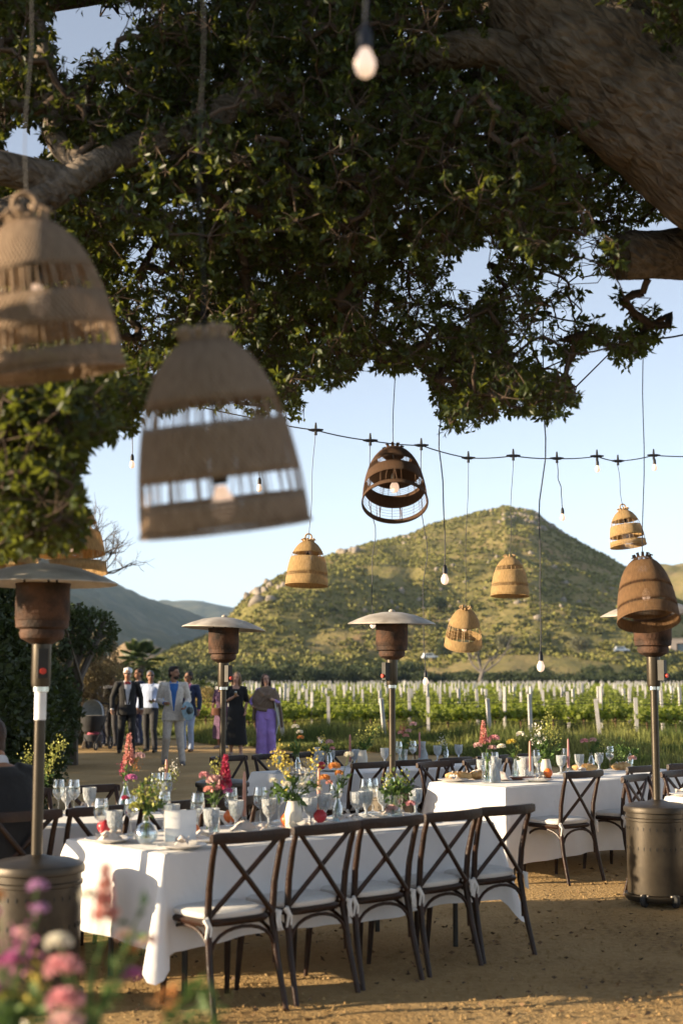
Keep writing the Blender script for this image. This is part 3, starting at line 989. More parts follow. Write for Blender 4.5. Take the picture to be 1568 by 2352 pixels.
# ---------------------------------------------------------------- bushes, palm and bare trees beside the yard
M['bushdark'] = mat('dark_bush_leaf', (0.040, 0.058, 0.018), 0.55, 0.3, 1.4, island=0.45, transl=0.22, tcol=(0.10, 0.13, 0.02))
M['bushgrey'] = mat('grey_green_leaf', (0.085, 0.088, 0.045), 0.7, 0.3, 1.2, island=0.4, transl=0.2)
M['bushtan'] = mat('feathery_tan_leaf', (0.20, 0.16, 0.08), 0.75, 0.25, 1.4, island=0.4, transl=0.25)
def bush(name, label, blobs_, nleaf, size, m, seed, width=0.5, cat='bush'):
    g = np.random.default_rng(seed)
    base = Vector(blobs_[0][0]); base.z = 0
    t = thing(name, label, cat, base)
    w_ = np.array([b[1][0] * b[1][2] for b in blobs_], float)
    k = g.choice(len(blobs_), nleaf, p=w_ / w_.sum())
    cen = np.array([b[0] for b in blobs_], float)[k] - np.array(base)
    rad = np.array([b[1] for b in blobs_], float)[k]
    o = unit(g.normal(size=(nleaf, 3)))
    # lumps on the surface of each mass
    lump = unit(g.normal(size=(240, 3)))
    li = g.integers(0, 240, nleaf)
    o = unit(lump[li] + g.normal(size=(nleaf, 3)) * 0.13)
    rr_ = 0.80 + 0.25 * g.random(240)[li] + g.normal(size=nleaf) * 0.07
    P = cen + o * rad * rr_[:, None]
    P[:, 2] = np.maximum(P[:, 2], 0.03)
    A = o * 0.6 + unit(g.normal(size=(nleaf, 3)))
    V, Fc = leaves(P, A, size * (0.6 + 0.8 * g.random(nleaf)), width, 0.1, g)
    tag(link('foliage', np_mesh('foliage', V, Fc, m), t), kind='stuff')
    mb = MB()
    rnd_ = random.Random(seed)
    for b in blobs_:
        c = Vector(b[0]) - base
        for q in range(3):
            mb.tube([(c.x * 0.6 + rnd_.gauss(0, 0.1), c.y * 0.6, -0.05), (c.x * 0.8 + rnd_.gauss(0, 0.15), c.y * 0.8, c.z * 0.6), c + Vector((rnd_.gauss(0, 0.4), rnd_.gauss(0, 0.4), b[1][2] * 0.4))], [0.06, 0.04, 0.02], 5)
    mb.build('stems', M['bark'], t)
    return t
bush('dark_bush', 'tall dark evergreen bush behind the first heater pole', [((-4.5, 17, 1.15), (1.0, 1.5, 1.5)), ((-5.0, 17.5, 2.0), (1.25, 1.5, 1.1)), ((-4.4, 18, 0.6), (0.85, 1.2, 0.9)), ((-4.2, 17.3, 2.0), (0.5, 0.9, 0.75))], 42000, 0.085, M['bushdark'], 1)
leafy = bush('dark_bush', 'leafy dark tree with yellow lit edges rising over the bushes', [((-5.55, 27, 2.55), (0.75, 1.2, 0.55)), ((-4.85, 27.3, 2.5), (0.5, 0.9, 0.42)), ((-6.8, 27.3, 2.4), (1.1, 1.3, 1.1)), ((-6.2, 27, 1.2), (0.9, 1.2, 0.9)), ((-5.55, 26.3, 0.95), (0.72, 0.8, 1.05)), ((-5.9, 26, 0.7), (0.9, 0.9, 0.9))], 30000, 0.10, M['bushdark'], 2, cat='tree')
bush('round_bush', 'big rounded grey green bush beside the walking guests', [((-7.15, 36, 1.0), (1.7, 1.5, 1.1)), ((-8.2, 35.5, 1.3), (1.6, 1.5, 1.1)), ((-6.7, 36.5, 0.6), (1.35, 1.3, 0.75))], 36000, 0.085, M['bushgrey'], 3, 0.3)
bush('feathery_shrub', 'feathery tan and yellow shrub with upright sprays above the grey bush', [((-6.35, 33.5, 1.85), (0.8, 0.9, 0.75)), ((-5.75, 33.8, 2.05), (0.45, 0.7, 0.65)), ((-5.5, 34, 1.5), (0.5, 0.8, 0.5))], 15000, 0.09, M['bushtan'], 4, 0.2, 'shrub')
bush('dry_shrub', 'yellow dry shrub behind the man in the navy jacket', [((-4.05, 44, 0.75), (0.9, 0.8, 0.5)), ((-3.0, 45, 0.6), (0.8, 0.8, 0.45))], 6000, 0.10, mat('straw_leaf', (0.28, 0.21, 0.07), 0.8, 0.25, 2, island=0.4, transl=0.3), 5, 0.25, 'shrub')
bush('green_bush', 'mid green bush under the palm', [((-8.2, 52, 0.9), (1.6, 1.4, 0.95)), ((-5.6, 55, 0.7), (1.5, 1.2, 0.75))], 8000, 0.15, M['bushdark'], 6)
# the planting along the yard goes on out of the picture, where it shades the path
for i, (x, y, z, rx, rz) in enumerate([(-9.6, 14.2, 1.4, 1.8, 1.7), (-9.5, 17.8, 1.5, 2.0, 1.8), (-9.8, 21.2, 1.5, 1.9, 1.8), (-10.8, 24.4, 1.5, 2.0, 1.7), (-11.2, 27.4, 1.4, 1.8, 1.75), (-9.6, 12.2, 0.9, 1.0, 1.4)]):
    bush('hedge_bush', ['dense hedge bush out beyond the first heater', 'dense hedge bush next along the yard edge', 'tall hedge bush along the yard edge', 'tall hedge bush behind the dark bush', 'wide hedge bush by the guests', 'narrow hedge bush at the open end of the row', 'hedge bush closing the row behind the walking guests'][i],
         [((x, y, z + 0.25), (rx + 0.2, 2.2, rz + 0.35)), ((x - 2.2, y + 0.4, z + 0.5), (1.8, 2.0, rz + 0.4 if i < 4 else 0.6))], 9000, 0.24, M['bushdark'], 20 + i)

pm_ = pt(326, 1519, 72)
palm = thing('fan_palm', 'fan palm with a round crown of stiff fronds behind the guests', 'palm', (pm_.x, 72, 0))
mb = MB(); mb.tube([(0, 0, -0.1), (0.05, 0, 1.0), (0, 0, pm_.z - 0.2)], [0.24, 0.2, 0.2], 10); mb.build('trunk', M['bark'], palm)
M['palm'] = mat('palm_frond', (0.07, 0.10, 0.03), 0.5, 0.2, 2, island=0.3, transl=0.15)
rnd = random.Random(8)
def fan_mesh():
    mb = MB()
    mb.tube([(0, 0, 0), (0, 0.35, 0.03), (0, 0.7, 0)], [0.025, 0.02, 0.015], 4)
    for i in range(17):
        a = R(-78 + 156 * i / 16)
        d_ = Vector((math.sin(a), math.cos(a), 0))
        s = Vector((d_.y, -d_.x, 0)) * 0.035
        b = Vector((0, 0.68, 0))
        L_ = 0.62 * (0.8 + 0.2 * math.cos(a))
        m_ = b + d_ * L_ * 0.6
        mb.add([b, m_ - s + Vector((0, 0, 0.02)), b + d_ * L_ + Vector((0, 0, -0.10)), m_ + s + Vector((0, 0, 0.02))], [(0, 1, 2), (0, 2, 3)])
    return mb.mesh('frond', M['palm'], smooth=False)
fm = fan_mesh()
for i in range(46):
    o = link('frond', fm, palm)
    o.location = (0, 0, pm_.z - 0.1)
    o.rotation_euler = (R(rnd.uniform(-45, 75)), 0, rnd.random() * 6.28)
    s = rnd.uniform(0.85, 1.15)
    o.scale = (s, s, s)
mb = MB(); rnd = random.Random(14)
tw = thing('leafless_tree', 'leafless tree with fine bare twigs reaching over the bushes', 'tree', (-7.1, 33, 0))
mb.tube([(0, 0, 0), (0.2, 0, 2.0), (0.4, 0, 3.9)], [0.16, 0.13, 0.1], 7); mb.build('trunk', M['bark'], tw)
mb = MB()
for d_ in [(0.9, 0, 0.7), (0.3, 0, 1.0), (-0.5, 0, 0.9), (0.8, 0.2, 0.3)]: branching(mb, (0.4, 0, 3.8), d_, 0.85, 0.055, 5, rnd, 0.5, -0.02, 5)
mb.build('branches', M['bark'], tw)
for u, v0, v1, d_, ln in [(181, 1462, 1385, 27.3, 0.02), (222, 1470, 1412, 27.4, 0.6), (206, 1450, 1404, 27.5, 0.05)]:
    o = leafy.location
    a, b = pt(u, v0, d_) - o, pt(u + 40 * ln, v1, d_) - o
    mb = MB(); mb.tube([Vector((a.x - 0.4, 0.3, 1.3)), a, b], [0.06, 0.07, 0.045], 7)
    mb.tube([a, a + Vector((0.22, 0, 0.12)), a + Vector((0.36, 0, 0.34))], [0.04, 0.03, 0.015], 5)
    mb.build('dead_limb', M['deadwood'], leafy)

# ---------------------------------------------------------------- the air
hz_m = bpy.data.materials.new('haze_air')
hz_m.use_nodes = True
t_ = hz_m.node_tree
t_.nodes.remove(t_.nodes["Principled BSDF"])
pv = t_.nodes.new("ShaderNodeVolumePrincipled")
pv.inputs["Color"].default_value = (0.55, 0.76, 1.0, 1)
pv.inputs["Density"].default_value = HAZE
pv.inputs["Anisotropy"].default_value = 0.0
t_.links.new(pv.outputs[0], t_.nodes["Material Output"].inputs["Volume"])
mb = MB(); mb.box((0, 3150, 260), (8300, 7000, 523))
tag(mb.build('haze', hz_m, smooth=False), kind='stuff')
# ---------------------------------------------------------------- the old oak and its crown
def barkmat():
    m = mat('oak_bark', (0.085, 0.058, 0.038), 0.92, 0.35, 2.2, col2=(0.25, 0.20, 0.155), detail=8)
    t = m.node_tree
    L = t.links.new
    tc = t.nodes.new("ShaderNodeTexCoord")
    a = t.nodes.new("ShaderNodeMapping"); a.inputs["Rotation"].default_value = (0, R(49), 0)
    b = t.nodes.new("ShaderNodeMapping"); b.inputs["Scale"].default_value = (1, 1, 0.42)
    L(tc.outputs["Object"], a.inputs[0]); L(a.outputs[0], b.inputs[0])
    n = t.nodes.new("ShaderNodeTexNoise"); n.inputs["Scale"].default_value = 20; n.inputs["Detail"].default_value = 7; n.inputs["Distortion"].default_value = 0.8
    v = t.nodes.new("ShaderNodeTexVoronoi"); v.feature = 'DISTANCE_TO_EDGE'; v.inputs["Scale"].default_value = 19
    L(b.outputs[0], n.inputs["Vector"]); L(b.outputs[0], v.inputs["Vector"])
    s = t.nodes.new("ShaderNodeMath"); s.operation = 'MULTIPLY_ADD'; s.inputs[1].default_value = 0.9
    L(v.outputs["Distance"], s.inputs[0]); L(n.outputs["Fac"], s.inputs[2])
    bp = t.nodes.new("ShaderNodeBump"); bp.inputs["Strength"].default_value = 1.0; bp.inputs["Distance"].default_value = 0.06
    L(s.outputs[0], bp.inputs["Height"]); L(bp.outputs[0], t.nodes["Principled BSDF"].inputs["Normal"])
    r = [q for q in t.nodes if q.type == 'VALTORGB'][0]
    x = t.nodes.new("ShaderNodeMath"); x.operation = 'MULTIPLY_ADD'; x.inputs[1].default_value = 0.62
    y = t.nodes.new("ShaderNodeMath"); y.operation = 'MULTIPLY'; y.inputs[1].default_value = 0.42
    o = [q for q in t.nodes if q.type == 'TEX_NOISE' and q != n][0]
    L(o.outputs["Fac"], y.inputs[0]); L(n.outputs["Fac"], x.inputs[0]); L(y.outputs[0], x.inputs[2]); L(x.outputs[0], r.inputs["Fac"])
    return m
M['oakbark'] = barkmat()
M['oakleaf'] = mat('oak_leaf', (0.029, 0.045, 0.012), 0.42, 0.25, 1.1, island=0.5, transl=0.33, tcol=(0.23, 0.26, 0.03), spec=0.4)
M['twig'] = mat('oak_twig', (0.075, 0.05, 0.035), 0.9, 0.3, 10)
KNOTS = [(1425, 215, 55), (1300, 150, 70), (1470, 330, 60)]
oak = thing('oak_tree', 'huge old tree with a leaning trunk and a dark leafy crown hanging over the tables', 'tree', (3.9, 8.5, 0))
OB = Vector((3.9, 8.5, 0))
def limb(name, pts, rad, n=20, seed=0, rough=0.09, parent=oak, sub=7):
    """a gnarled limb: smooth path, uneven girth, ridged bark in real relief"""
    pts = [Vector(p) - OB for p in pts]
    P, Rr = [], []
    for i in range(len(pts) - 1):
        p0, p1, p2, p3 = pts[max(i - 1, 0)], pts[i], pts[i + 1], pts[min(i + 2, len(pts) - 1)]
        for k in range(sub):
            t = k / sub
            P.append(0.5 * ((2 * p1) + (p2 - p0) * t + (2 * p0 - 5 * p1 + 4 * p2 - p3) * t * t + (3 * p1 - p0 - 3 * p2 + p3) * t ** 3))
            Rr.append(rad[i] + (rad[i + 1] - rad[i]) * t)
    P.append(pts[-1]); Rr.append(rad[-1])
    mb = MB(); mb.tube(P, Rr, n)
    for i in range(len(P)):
        for k in range(n):
            q = Vector(mb.v[i * n + k])
            d_ = q - P[i]
            a = 2 * math.pi * k / n
            f = 1 + rough * 1.3 * fbm(q.x * 1.6 + seed, q.y * 1.6, q.z * 1.6, 3)
            L_ = i * 0.06
            rg_ = 1 - abs(fbm(math.cos(a) * 4.5 + seed, math.sin(a) * 4.5, L_ * 2.0, 4))
            f += rough * 0.9 * (rg_ - 0.8) + rough * 0.25 * fbm(q.x * 9, q.y * 9, q.z * 9 + seed, 3)
            for (ku, kv, kr) in KNOTS:
                uu_, vv_, _d = proj(np.array([tuple(q + OB)]))
                e_ = math.hypot(uu_[0] - ku, vv_[0] - kv) / kr
                if e_ < 1.6: f += 0.10 * math.exp(-e_ * e_ * 2.2) - 0.07 * math.exp(-(e_ * 3.0) ** 2)
            mb.v[i * n + k] = tuple(P[i] + d_ * f)
    return mb.build(name, M['oakbark'], parent, sharp=0)
limb('trunk', [(4.3, 8.6, -0.4), (4.0, 8.5, 0.6), (3.75, 8.45, 1.9), (3.35, 8.3, 3.1), (2.70, 8.2, 4.15), (2.06, 8.1, 4.80), (1.54, 8.05, 5.25), (1.17, 8.0, 5.62), (0.9, 7.9, 6.2), (0.5, 7.7, 7.0)],
     [0.75, 0.6, 0.50, 0.44, 0.41, 0.41, 0.385, 0.34, 0.30, 0.24], 84, 1, 0.10, sub=12)
limb('limb', [(1.75, 8.05, 4.75), tuple(pt(1235, 170, 8)), tuple(pt(1120, 112, 7.95)), tuple(pt(1000, 122, 7.9)), tuple(pt(900, 140, 7.85)), tuple(pt(790, 178, 7.8)), tuple(pt(690, 205, 7.7)), tuple(pt(560, 232, 7.6)), tuple(pt(430, 300, 7.45)), tuple(pt(300, 345, 7.3)), tuple(pt(190, 400, 7.1)), tuple(pt(70, 470, 7.0)), tuple(pt(-120, 520, 6.9))],
     [0.16, 0.165, 0.12, 0.10, 0.095, 0.09, 0.08, 0.075, 0.085, 0.085, 0.085, 0.08, 0.06], 18, 2, 0.06)
limb('limb', [tuple(pt(210, 385, 7.2)), tuple(pt(135, 330, 7.3)), tuple(pt(118, 220, 7.4)), tuple(pt(95, 100, 7.5)), tuple(pt(60, -40, 7.6))], [0.07, 0.06, 0.055, 0.05, 0.045], 12, 3, 0.06)
limb('limb', [tuple(pt(112, 250, 7.35)), tuple(pt(60, 245, 7.2)), tuple(pt(-30, 230, 7.0))], [0.035, 0.04, 0.045], 10, 4, 0.06)
limb('limb', [(3.3, 8.4, 3.5), (2.95, 8.6, 4.05), tuple(pt(1660, 570, 8.7)), tuple(pt(1568, 578, 8.7)), tuple(pt(1490, 584, 8.65)), tuple(pt(1424, 588, 8.6))], [0.30, 0.26, 0.20, 0.165, 0.155, 0.15], 40, 5, 0.10)
limb('limb', [(0.9, 7.9, 6.2), (0.2, 8.8, 6.6), (-0.8, 9.6, 6.7), (-2.2, 10, 6.6)], [0.2, 0.15, 0.12, 0.08], 12, 6, 0.06)
limb('limb', [(1.5, 8.1, 5.3), (1.7, 9.2, 5.9), (1.6, 10.4, 6.0), (1.3, 11.4, 5.7)], [0.2, 0.15, 0.1, 0.05], 12, 7, 0.06)
limb('limb', [tuple(pt(150, 420, 7.1)), (-2.3, 6.6, 4.2), (-3.0, 6.1, 3.9), (-3.6, 5.4, 3.7)], [0.09, 0.08, 0.06, 0.04], 10, 8, 0.06)
def inpoly(u, v, poly):
    r_ = np.zeros(len(u), bool)
    n = len(poly)
    for i in range(n):
        x1, y1 = poly[i]
        x2, y2 = poly[(i + 1) % n]
        c = ((y1 > v) != (y2 > v))
        with np.errstate(divide='ignore', invalid='ignore'):
            xi = (x2 - x1) * (v - y1) / (y2 - y1 + 1e-12) + x1
        r_ ^= c & (u < xi)
    return r_
CROWN = [(-60, -60), (1640, -60), (1640, 470), (1520, 500), (1440, 520), (1425, 590), (1440, 640), (1500, 690), (1545, 735), (1490, 790), (1450, 835), (1400, 830), (1400, 770), (1365, 800), (1340, 790), (1300, 830),
         (1255, 800), (1225, 790), (1240, 845), (1300, 850), (1330, 890), (1310, 935), (1250, 955), (1190, 935), (1135, 940), (1080, 980), (1020, 980), (1000, 930), (985, 865), (945, 838), (905, 838), (865, 845),
         (848, 800), (800, 865), (745, 878), (690, 885), (700, 950), (655, 945), (560, 930), (440, 920), (330, 930), (300, 985), (200, 1000), (175, 1090), (200, 1180), (180, 1240), (0, 1262), (-60, 1262)]
HOLES = [(200, 70, 112, 78, .96), (250, 25, 150, 30, .8), (470, 20, 60, 22, .6), (165, 145, 50, 58, .9), (60, 330, 70, 60, .97), (130, 400, 30, 40, .6), (420, 480, 70, 28, .75), (345, 600, 60, 85, .75), (330, 740, 80, 65, .55), (420, 690, 55, 40, .45), (500, 745, 45, 40, .35),
         (1080, 625, 62, 70, .98), (1130, 570, 35, 40, .8), (1110, 505, 25, 22, .8), (1360, 560, 36, 48, .7), (1405, 480, 30, 30, .35), (600, 650, 38, 36, .75), (690, 760, 30, 40, .35), (1010, 640, 28, 60, .6), (1175, 700, 30, 55, .6), (1255, 720, 38, 45, .75), (1335, 640, 26, 46, .6), (975, 760, 45, 40, .6),
         (920, 760, 24, 40, .6), (840, 690, 30, 36, .5), (1190, 800, 40, 32, .6), (1110, 850, 26, 22, .45), (1150, 890, 30, 22, .45), (1060, 770, 24, 28, .35), (1400, 690, 40, 40, .8), (250, 950, 34, 26, .5), (300, 890, 40, 26, .4), (560, 790, 30, 30, .3),
         (700, 240, 28, 30, .4), (850, 320, 45, 22, .35), (600, 130, 40, 22, .35), (520, 290, 30, 18, .35), (340, 370, 40, 22, .3), (1250, 640, 50, 55, .65), (1330, 570, 45, 60, .75), (880, 720, 55, 50, .6), (960, 690, 45, 55, .55), (1065, 735, 34, 36, .5), (1200, 760, 42, 36, .6), (1290, 775, 36, 40, .7), (1370, 715, 36, 40, .75), (1160, 640, 26, 60, .5), (1430, 650, 60, 26, .8), (1405, 690, 95, 85, .96), (1275, 700, 60, 115, .8), (1500, 690, 60, 50, .9), (930, 640, 40, 50, .55), (1045, 690, 30, 60, .55), (1470, 560, 60, 36, 1.0), (1300, 480, 30, 26, .3), (860, 590, 28, 22, .35), (1220, 570, 24, 20, .3), (1490, 640, 50, 20, .8)]
def keepmask(u, v, g):
    k = inpoly(u, v, CROWN)
    pr = np.zeros(len(u))
    for a, b, ra, rb, p_ in HOLES:
        q = ((u - a) / ra) ** 2 + ((v - b) / rb) ** 2
        pr = np.maximum(pr, p_ * np.clip(1.35 - q, 0, 1) ** 0.6)
    return k & (g.random(len(u)) > pr)
def unproj(u, v, d_):
    cx, cy = (u - CU) / F, (CV - v) / F
    c, s = math.cos(PITCH), math.sin(PITCH)
    Y = c - cy * s
    Z = s + cy * c
    k = d_ / Y
    return np.stack([cx * k, d_, CAM_Z + Z * k], 1)
TIPS, PER = 6, 8
g = np.random.default_rng(12)
n = 9000
u, v = g.uniform(-60, 1640, n), g.uniform(-60, 1262, n)
d_ = g.uniform(6.9, 11.6, n)
d_ = np.where(v > 560, np.minimum(d_ + 0.8, 11.8), d_)
left = (u < 215) & (v > 840)
d_ = np.where(left, g.uniform(4.9, 6.9, n), d_)
mid = (u >= 215) & (u < 420) & (v > 860)
d_ = np.where(mid, g.uniform(6.0, 7.6, n), d_)
k = keepmask(u, v, g)
# keep the limbs in sight: no clumps in front of the great trunk and the bough
trunkline = inpoly(u, v, [(1090, -60), (1420, -60), (1640, 170), (1640, 620), (1500, 620), (1400, 480), (1300, 340), (1230, 210), (1080, 165), (860, 200), (840, 120), (1000, 75), (1120, 60)])
k &= ~(trunkline & (d_ < 9.0))
bough = inpoly(u, v, [(760, 150), (780, 250), (620, 290), (430, 360), (200, 490), (20, 520), (20, 420), (200, 330), (420, 240), (600, 185)])
k &= ~(bough & (d_ < 8.2) & (g.random(n) < 0.2))
u, v, d_ = u[k], v[k], d_[k]
cen = unproj(u, v, d_)
rad = 0.13 + 0.13 * g.random(len(cen))
keep_uv = (u, v)
# a few loose clumps dangling by themselves below the stub
ex = np.array([(1352, 782), (1362, 752), (1342, 765), (1422, 812), (1440, 796), (1412, 800), (1470, 752), (1498, 726), (1528, 735), (1448, 716), (1428, 690), (1480, 735), (1250, 700), (1262, 735), (1300, 800), (1312, 812), (1285, 668)], float)
cen = np.concatenate([cen, unproj(ex[:, 0], ex[:, 1], g.uniform(8.8, 9.6, len(ex)))])
rad = np.concatenate([rad, np.full(len(ex), 0.11)])
P, A, S, tp, own = rosettes(cen, rad, TIPS, PER, 0.054, g, 0.35, 0.85)
pu, pv, _ = proj(P)
pl = inpoly(pu, pv, [(a, b + (14 if b > 500 else 0)) for a, b in CROWN])
hl = np.zeros(len(pu), bool)
wob = 0.35 * np.sin(pu * 0.11 + 3 * np.sin(pv * 0.05)) + 0.35 * np.sin(pv * 0.13 + 2 * np.sin(pu * 0.07))
for a, b, ra, rb, p_ in HOLES:
    if p_ >= .5: hl |= (((pu - a) / ra) ** 2 + ((pv - b) / rb) ** 2 < 0.62 + 0.5 * wob) & (g.random(len(pu)) < p_ + 0.04)
# many small chinks of sky
cu_, cv_ = g.uniform(150, 1560, 210), g.uniform(0, 930, 210)
cr_ = 5 + 9 * g.random(210)
exl = np.repeat(np.arange(len(cen)) >= len(cen) - len(ex), TIPS * PER)
hl &= ~exl
for a, b, r_ in zip(cu_, cv_, cr_): hl |= ((pu + 8 - a) ** 2 + (pv - b) ** 2) < r_ * r_
kl = pl & ~hl
P, A, S = P[kl], A[kl], S[kl]
# the part of the crown beyond the picture: overhead, to both sides and behind; last two clumps added unseen to shade a lamp and heater
def offcrown(n, c, r):
    o = unit(g.normal(size=(n, 3))) * (g.random((n, 1)) ** (1 / 3))
    return np.array(c) + o * np.array(r)
oc = np.concatenate([offcrown(1700, (0.3, 8.8, 7.3), (5.6, 3.9, 2.2)), offcrown(520, (-4.6, 8.3, 5.95), (2.5, 2.7, 1.25)), offcrown(420, (4.3, 8.6, 5.3), (2.4, 3.0, 1.4)), offcrown(120, (-1.75, 2.75, 2.75), (0.6, 0.45, 0.6)), offcrown(70, (-2.6, 7.2, 2.7), (0.5, 0.4, 0.45))])
ou, ov, od = proj(oc)
inside = (ou > -110) & (ou < 1680) & (ov > -110) & (ov < 2400)
oc = oc[~inside]
oP, oA, oS, _, _ = rosettes(oc, 0.30 + 0.15 * g.random(len(oc)), 6, 5, 0.15, g, 0.3, 0.9)
k2 = oP[:, 2] > 2.2
ou, ov, od = proj(oP)
k2 &= ~((ou > -60) & (ou < 1630) & (ov > -60) & (ov < 2400))
oP, oA, oS = oP[k2], oA[k2], oS[k2]
# the 300 leaves that show largest are single leaves
lu, lv, ld = proj(P)
vis = (lu > 5) & (lu < 1560) & (lv > 5) & (lv < 1260)
order = np.argsort(-np.where(vis, S / ld, 0))
single, rest = order[:300], order[300:]
V, Fc = leaves(np.concatenate([P[rest], oP]) - np.array(OB), np.concatenate([A[rest], oA]), np.concatenate([S[rest], oS]), 0.44, 0.10, g)
tag(link('crown', np_mesh('crown', V, Fc, M['oakleaf']), oak), kind='stuff')
V, Fc = leaves(np.zeros((1, 3)), np.array([[0, 0, 1.0]]), np.ones(1), 0.44, 0.10, g)
one_leaf = np_mesh('leaf', V, Fc, M['oakleaf'])
for i in single:
    o = link('leaf', one_leaf, oak)
    o.location = Vector(P[i]) - OB
    o.rotation_mode = 'QUATERNION'
    o.rotation_quaternion = Vector(A[i]).to_track_quat('Z', 'X')
    o.scale = (S[i],) * 3
# branchlets: hubs on the limbs, clumps on the hubs, tips on the clumps
def sticks(a, b, r0, r1, g, bend=0.06):
    n = len(a)
    m_ = (a + b) / 2 + g.normal(size=(n, 3)) * bend * np.linalg.norm(b - a, axis=1, keepdims=True)
    V = []
    for p, r_ in ((a, r0), (m_, (r0 + r1) / 2), (b, r1)):
        t = unit(b - a)
        s = unit(np.cross(t, np.array([[0.31, 0.72, 0.62]])))
        q = np.cross(t, s)
        for kk in range(3):
            an = 2 * math.pi * kk / 3
            V.append(p + (s * math.cos(an) + q * math.sin(an)) * np.broadcast_to(r_, (n,))[:, None])
    V = np.stack(V, 1).reshape(-1, 3)
    f = []
    for lv_ in range(2):
        for kk in range(3):
            k2_ = (kk + 1) % 3
            f += [(lv_ * 3 + kk, lv_ * 3 + k2_, lv_ * 3 + 3 + k2_), (lv_ * 3 + kk, lv_ * 3 + 3 + k2_, lv_ * 3 + 3 + kk)]
    return V, ((np.arange(n) * 9)[:, None, None] + np.array(f)[None]).reshape(-1, 3)
limbpts = []
for o in kids(oak):
    if o.name.split('.')[0] in ('limb', 'trunk'):
        vv_ = np.array([q.co[:] for q in o.data.vertices])
        limbpts.append(vv_[::29])
limbpts = np.concatenate(limbpts) + np.array(OB)
limbpts = limbpts[limbpts[:, 2] > 3.9]
# every clump grows from the nearest clump that is already joined to the wood
nc_ = len(cen)
best = np.full(nc_, 1e9); par = np.full(nc_, -1); src = np.zeros((nc_, 3))
for i in range(0, nc_, 400):
    dd2 = ((cen[i:i + 400, None] - limbpts[None]) ** 2).sum(2)
    j = dd2.argmin(1)
    best[i:i + 400] = np.sqrt(dd2[np.arange(len(j)), j]); src[i:i + 400] = limbpts[j]
best *= 1.25
done = np.zeros(nc_, bool); order_ = []
for _ in range(nc_):
    i = int(np.where(done, 1e9, best).argmin())
    done[i] = True; order_.append(i)
    dd2 = np.sqrt(((cen - cen[i]) ** 2).sum(1))
    m_ = (~done) & (dd2 < best)
    best[m_] = dd2[m_]; par[m_] = i; src[m_] = cen[i]
cnt = np.ones(nc_)
for i in reversed(order_):
    if par[i] >= 0: cnt[par[i]] += cnt[i]
okc = kl.reshape(nc_, -1).any(1) | (cnt > 3)
okc &= best < 1.3
okc[-len(ex):] &= best[-len(ex):] < 0.55
rt = np.clip(0.0032 * cnt ** 0.45, 0.003, 0.03)
v2, f2 = sticks(src[okc], cen[okc], rt[okc] * 1.15, rt[okc], g, 0.10)
ok = kl.reshape(-1, PER).any(1)
v3, f3 = sticks(cen[own][ok], tp[ok], 0.0035, 0.0018, g, 0.08)
V = np.concatenate([v2, v3]) - np.array(OB)
Fc = np.concatenate([f2, f3 + len(v2)])
tag(link('branchlets', np_mesh('branchlets', V, Fc, M['twig']), oak), kind='stuff')

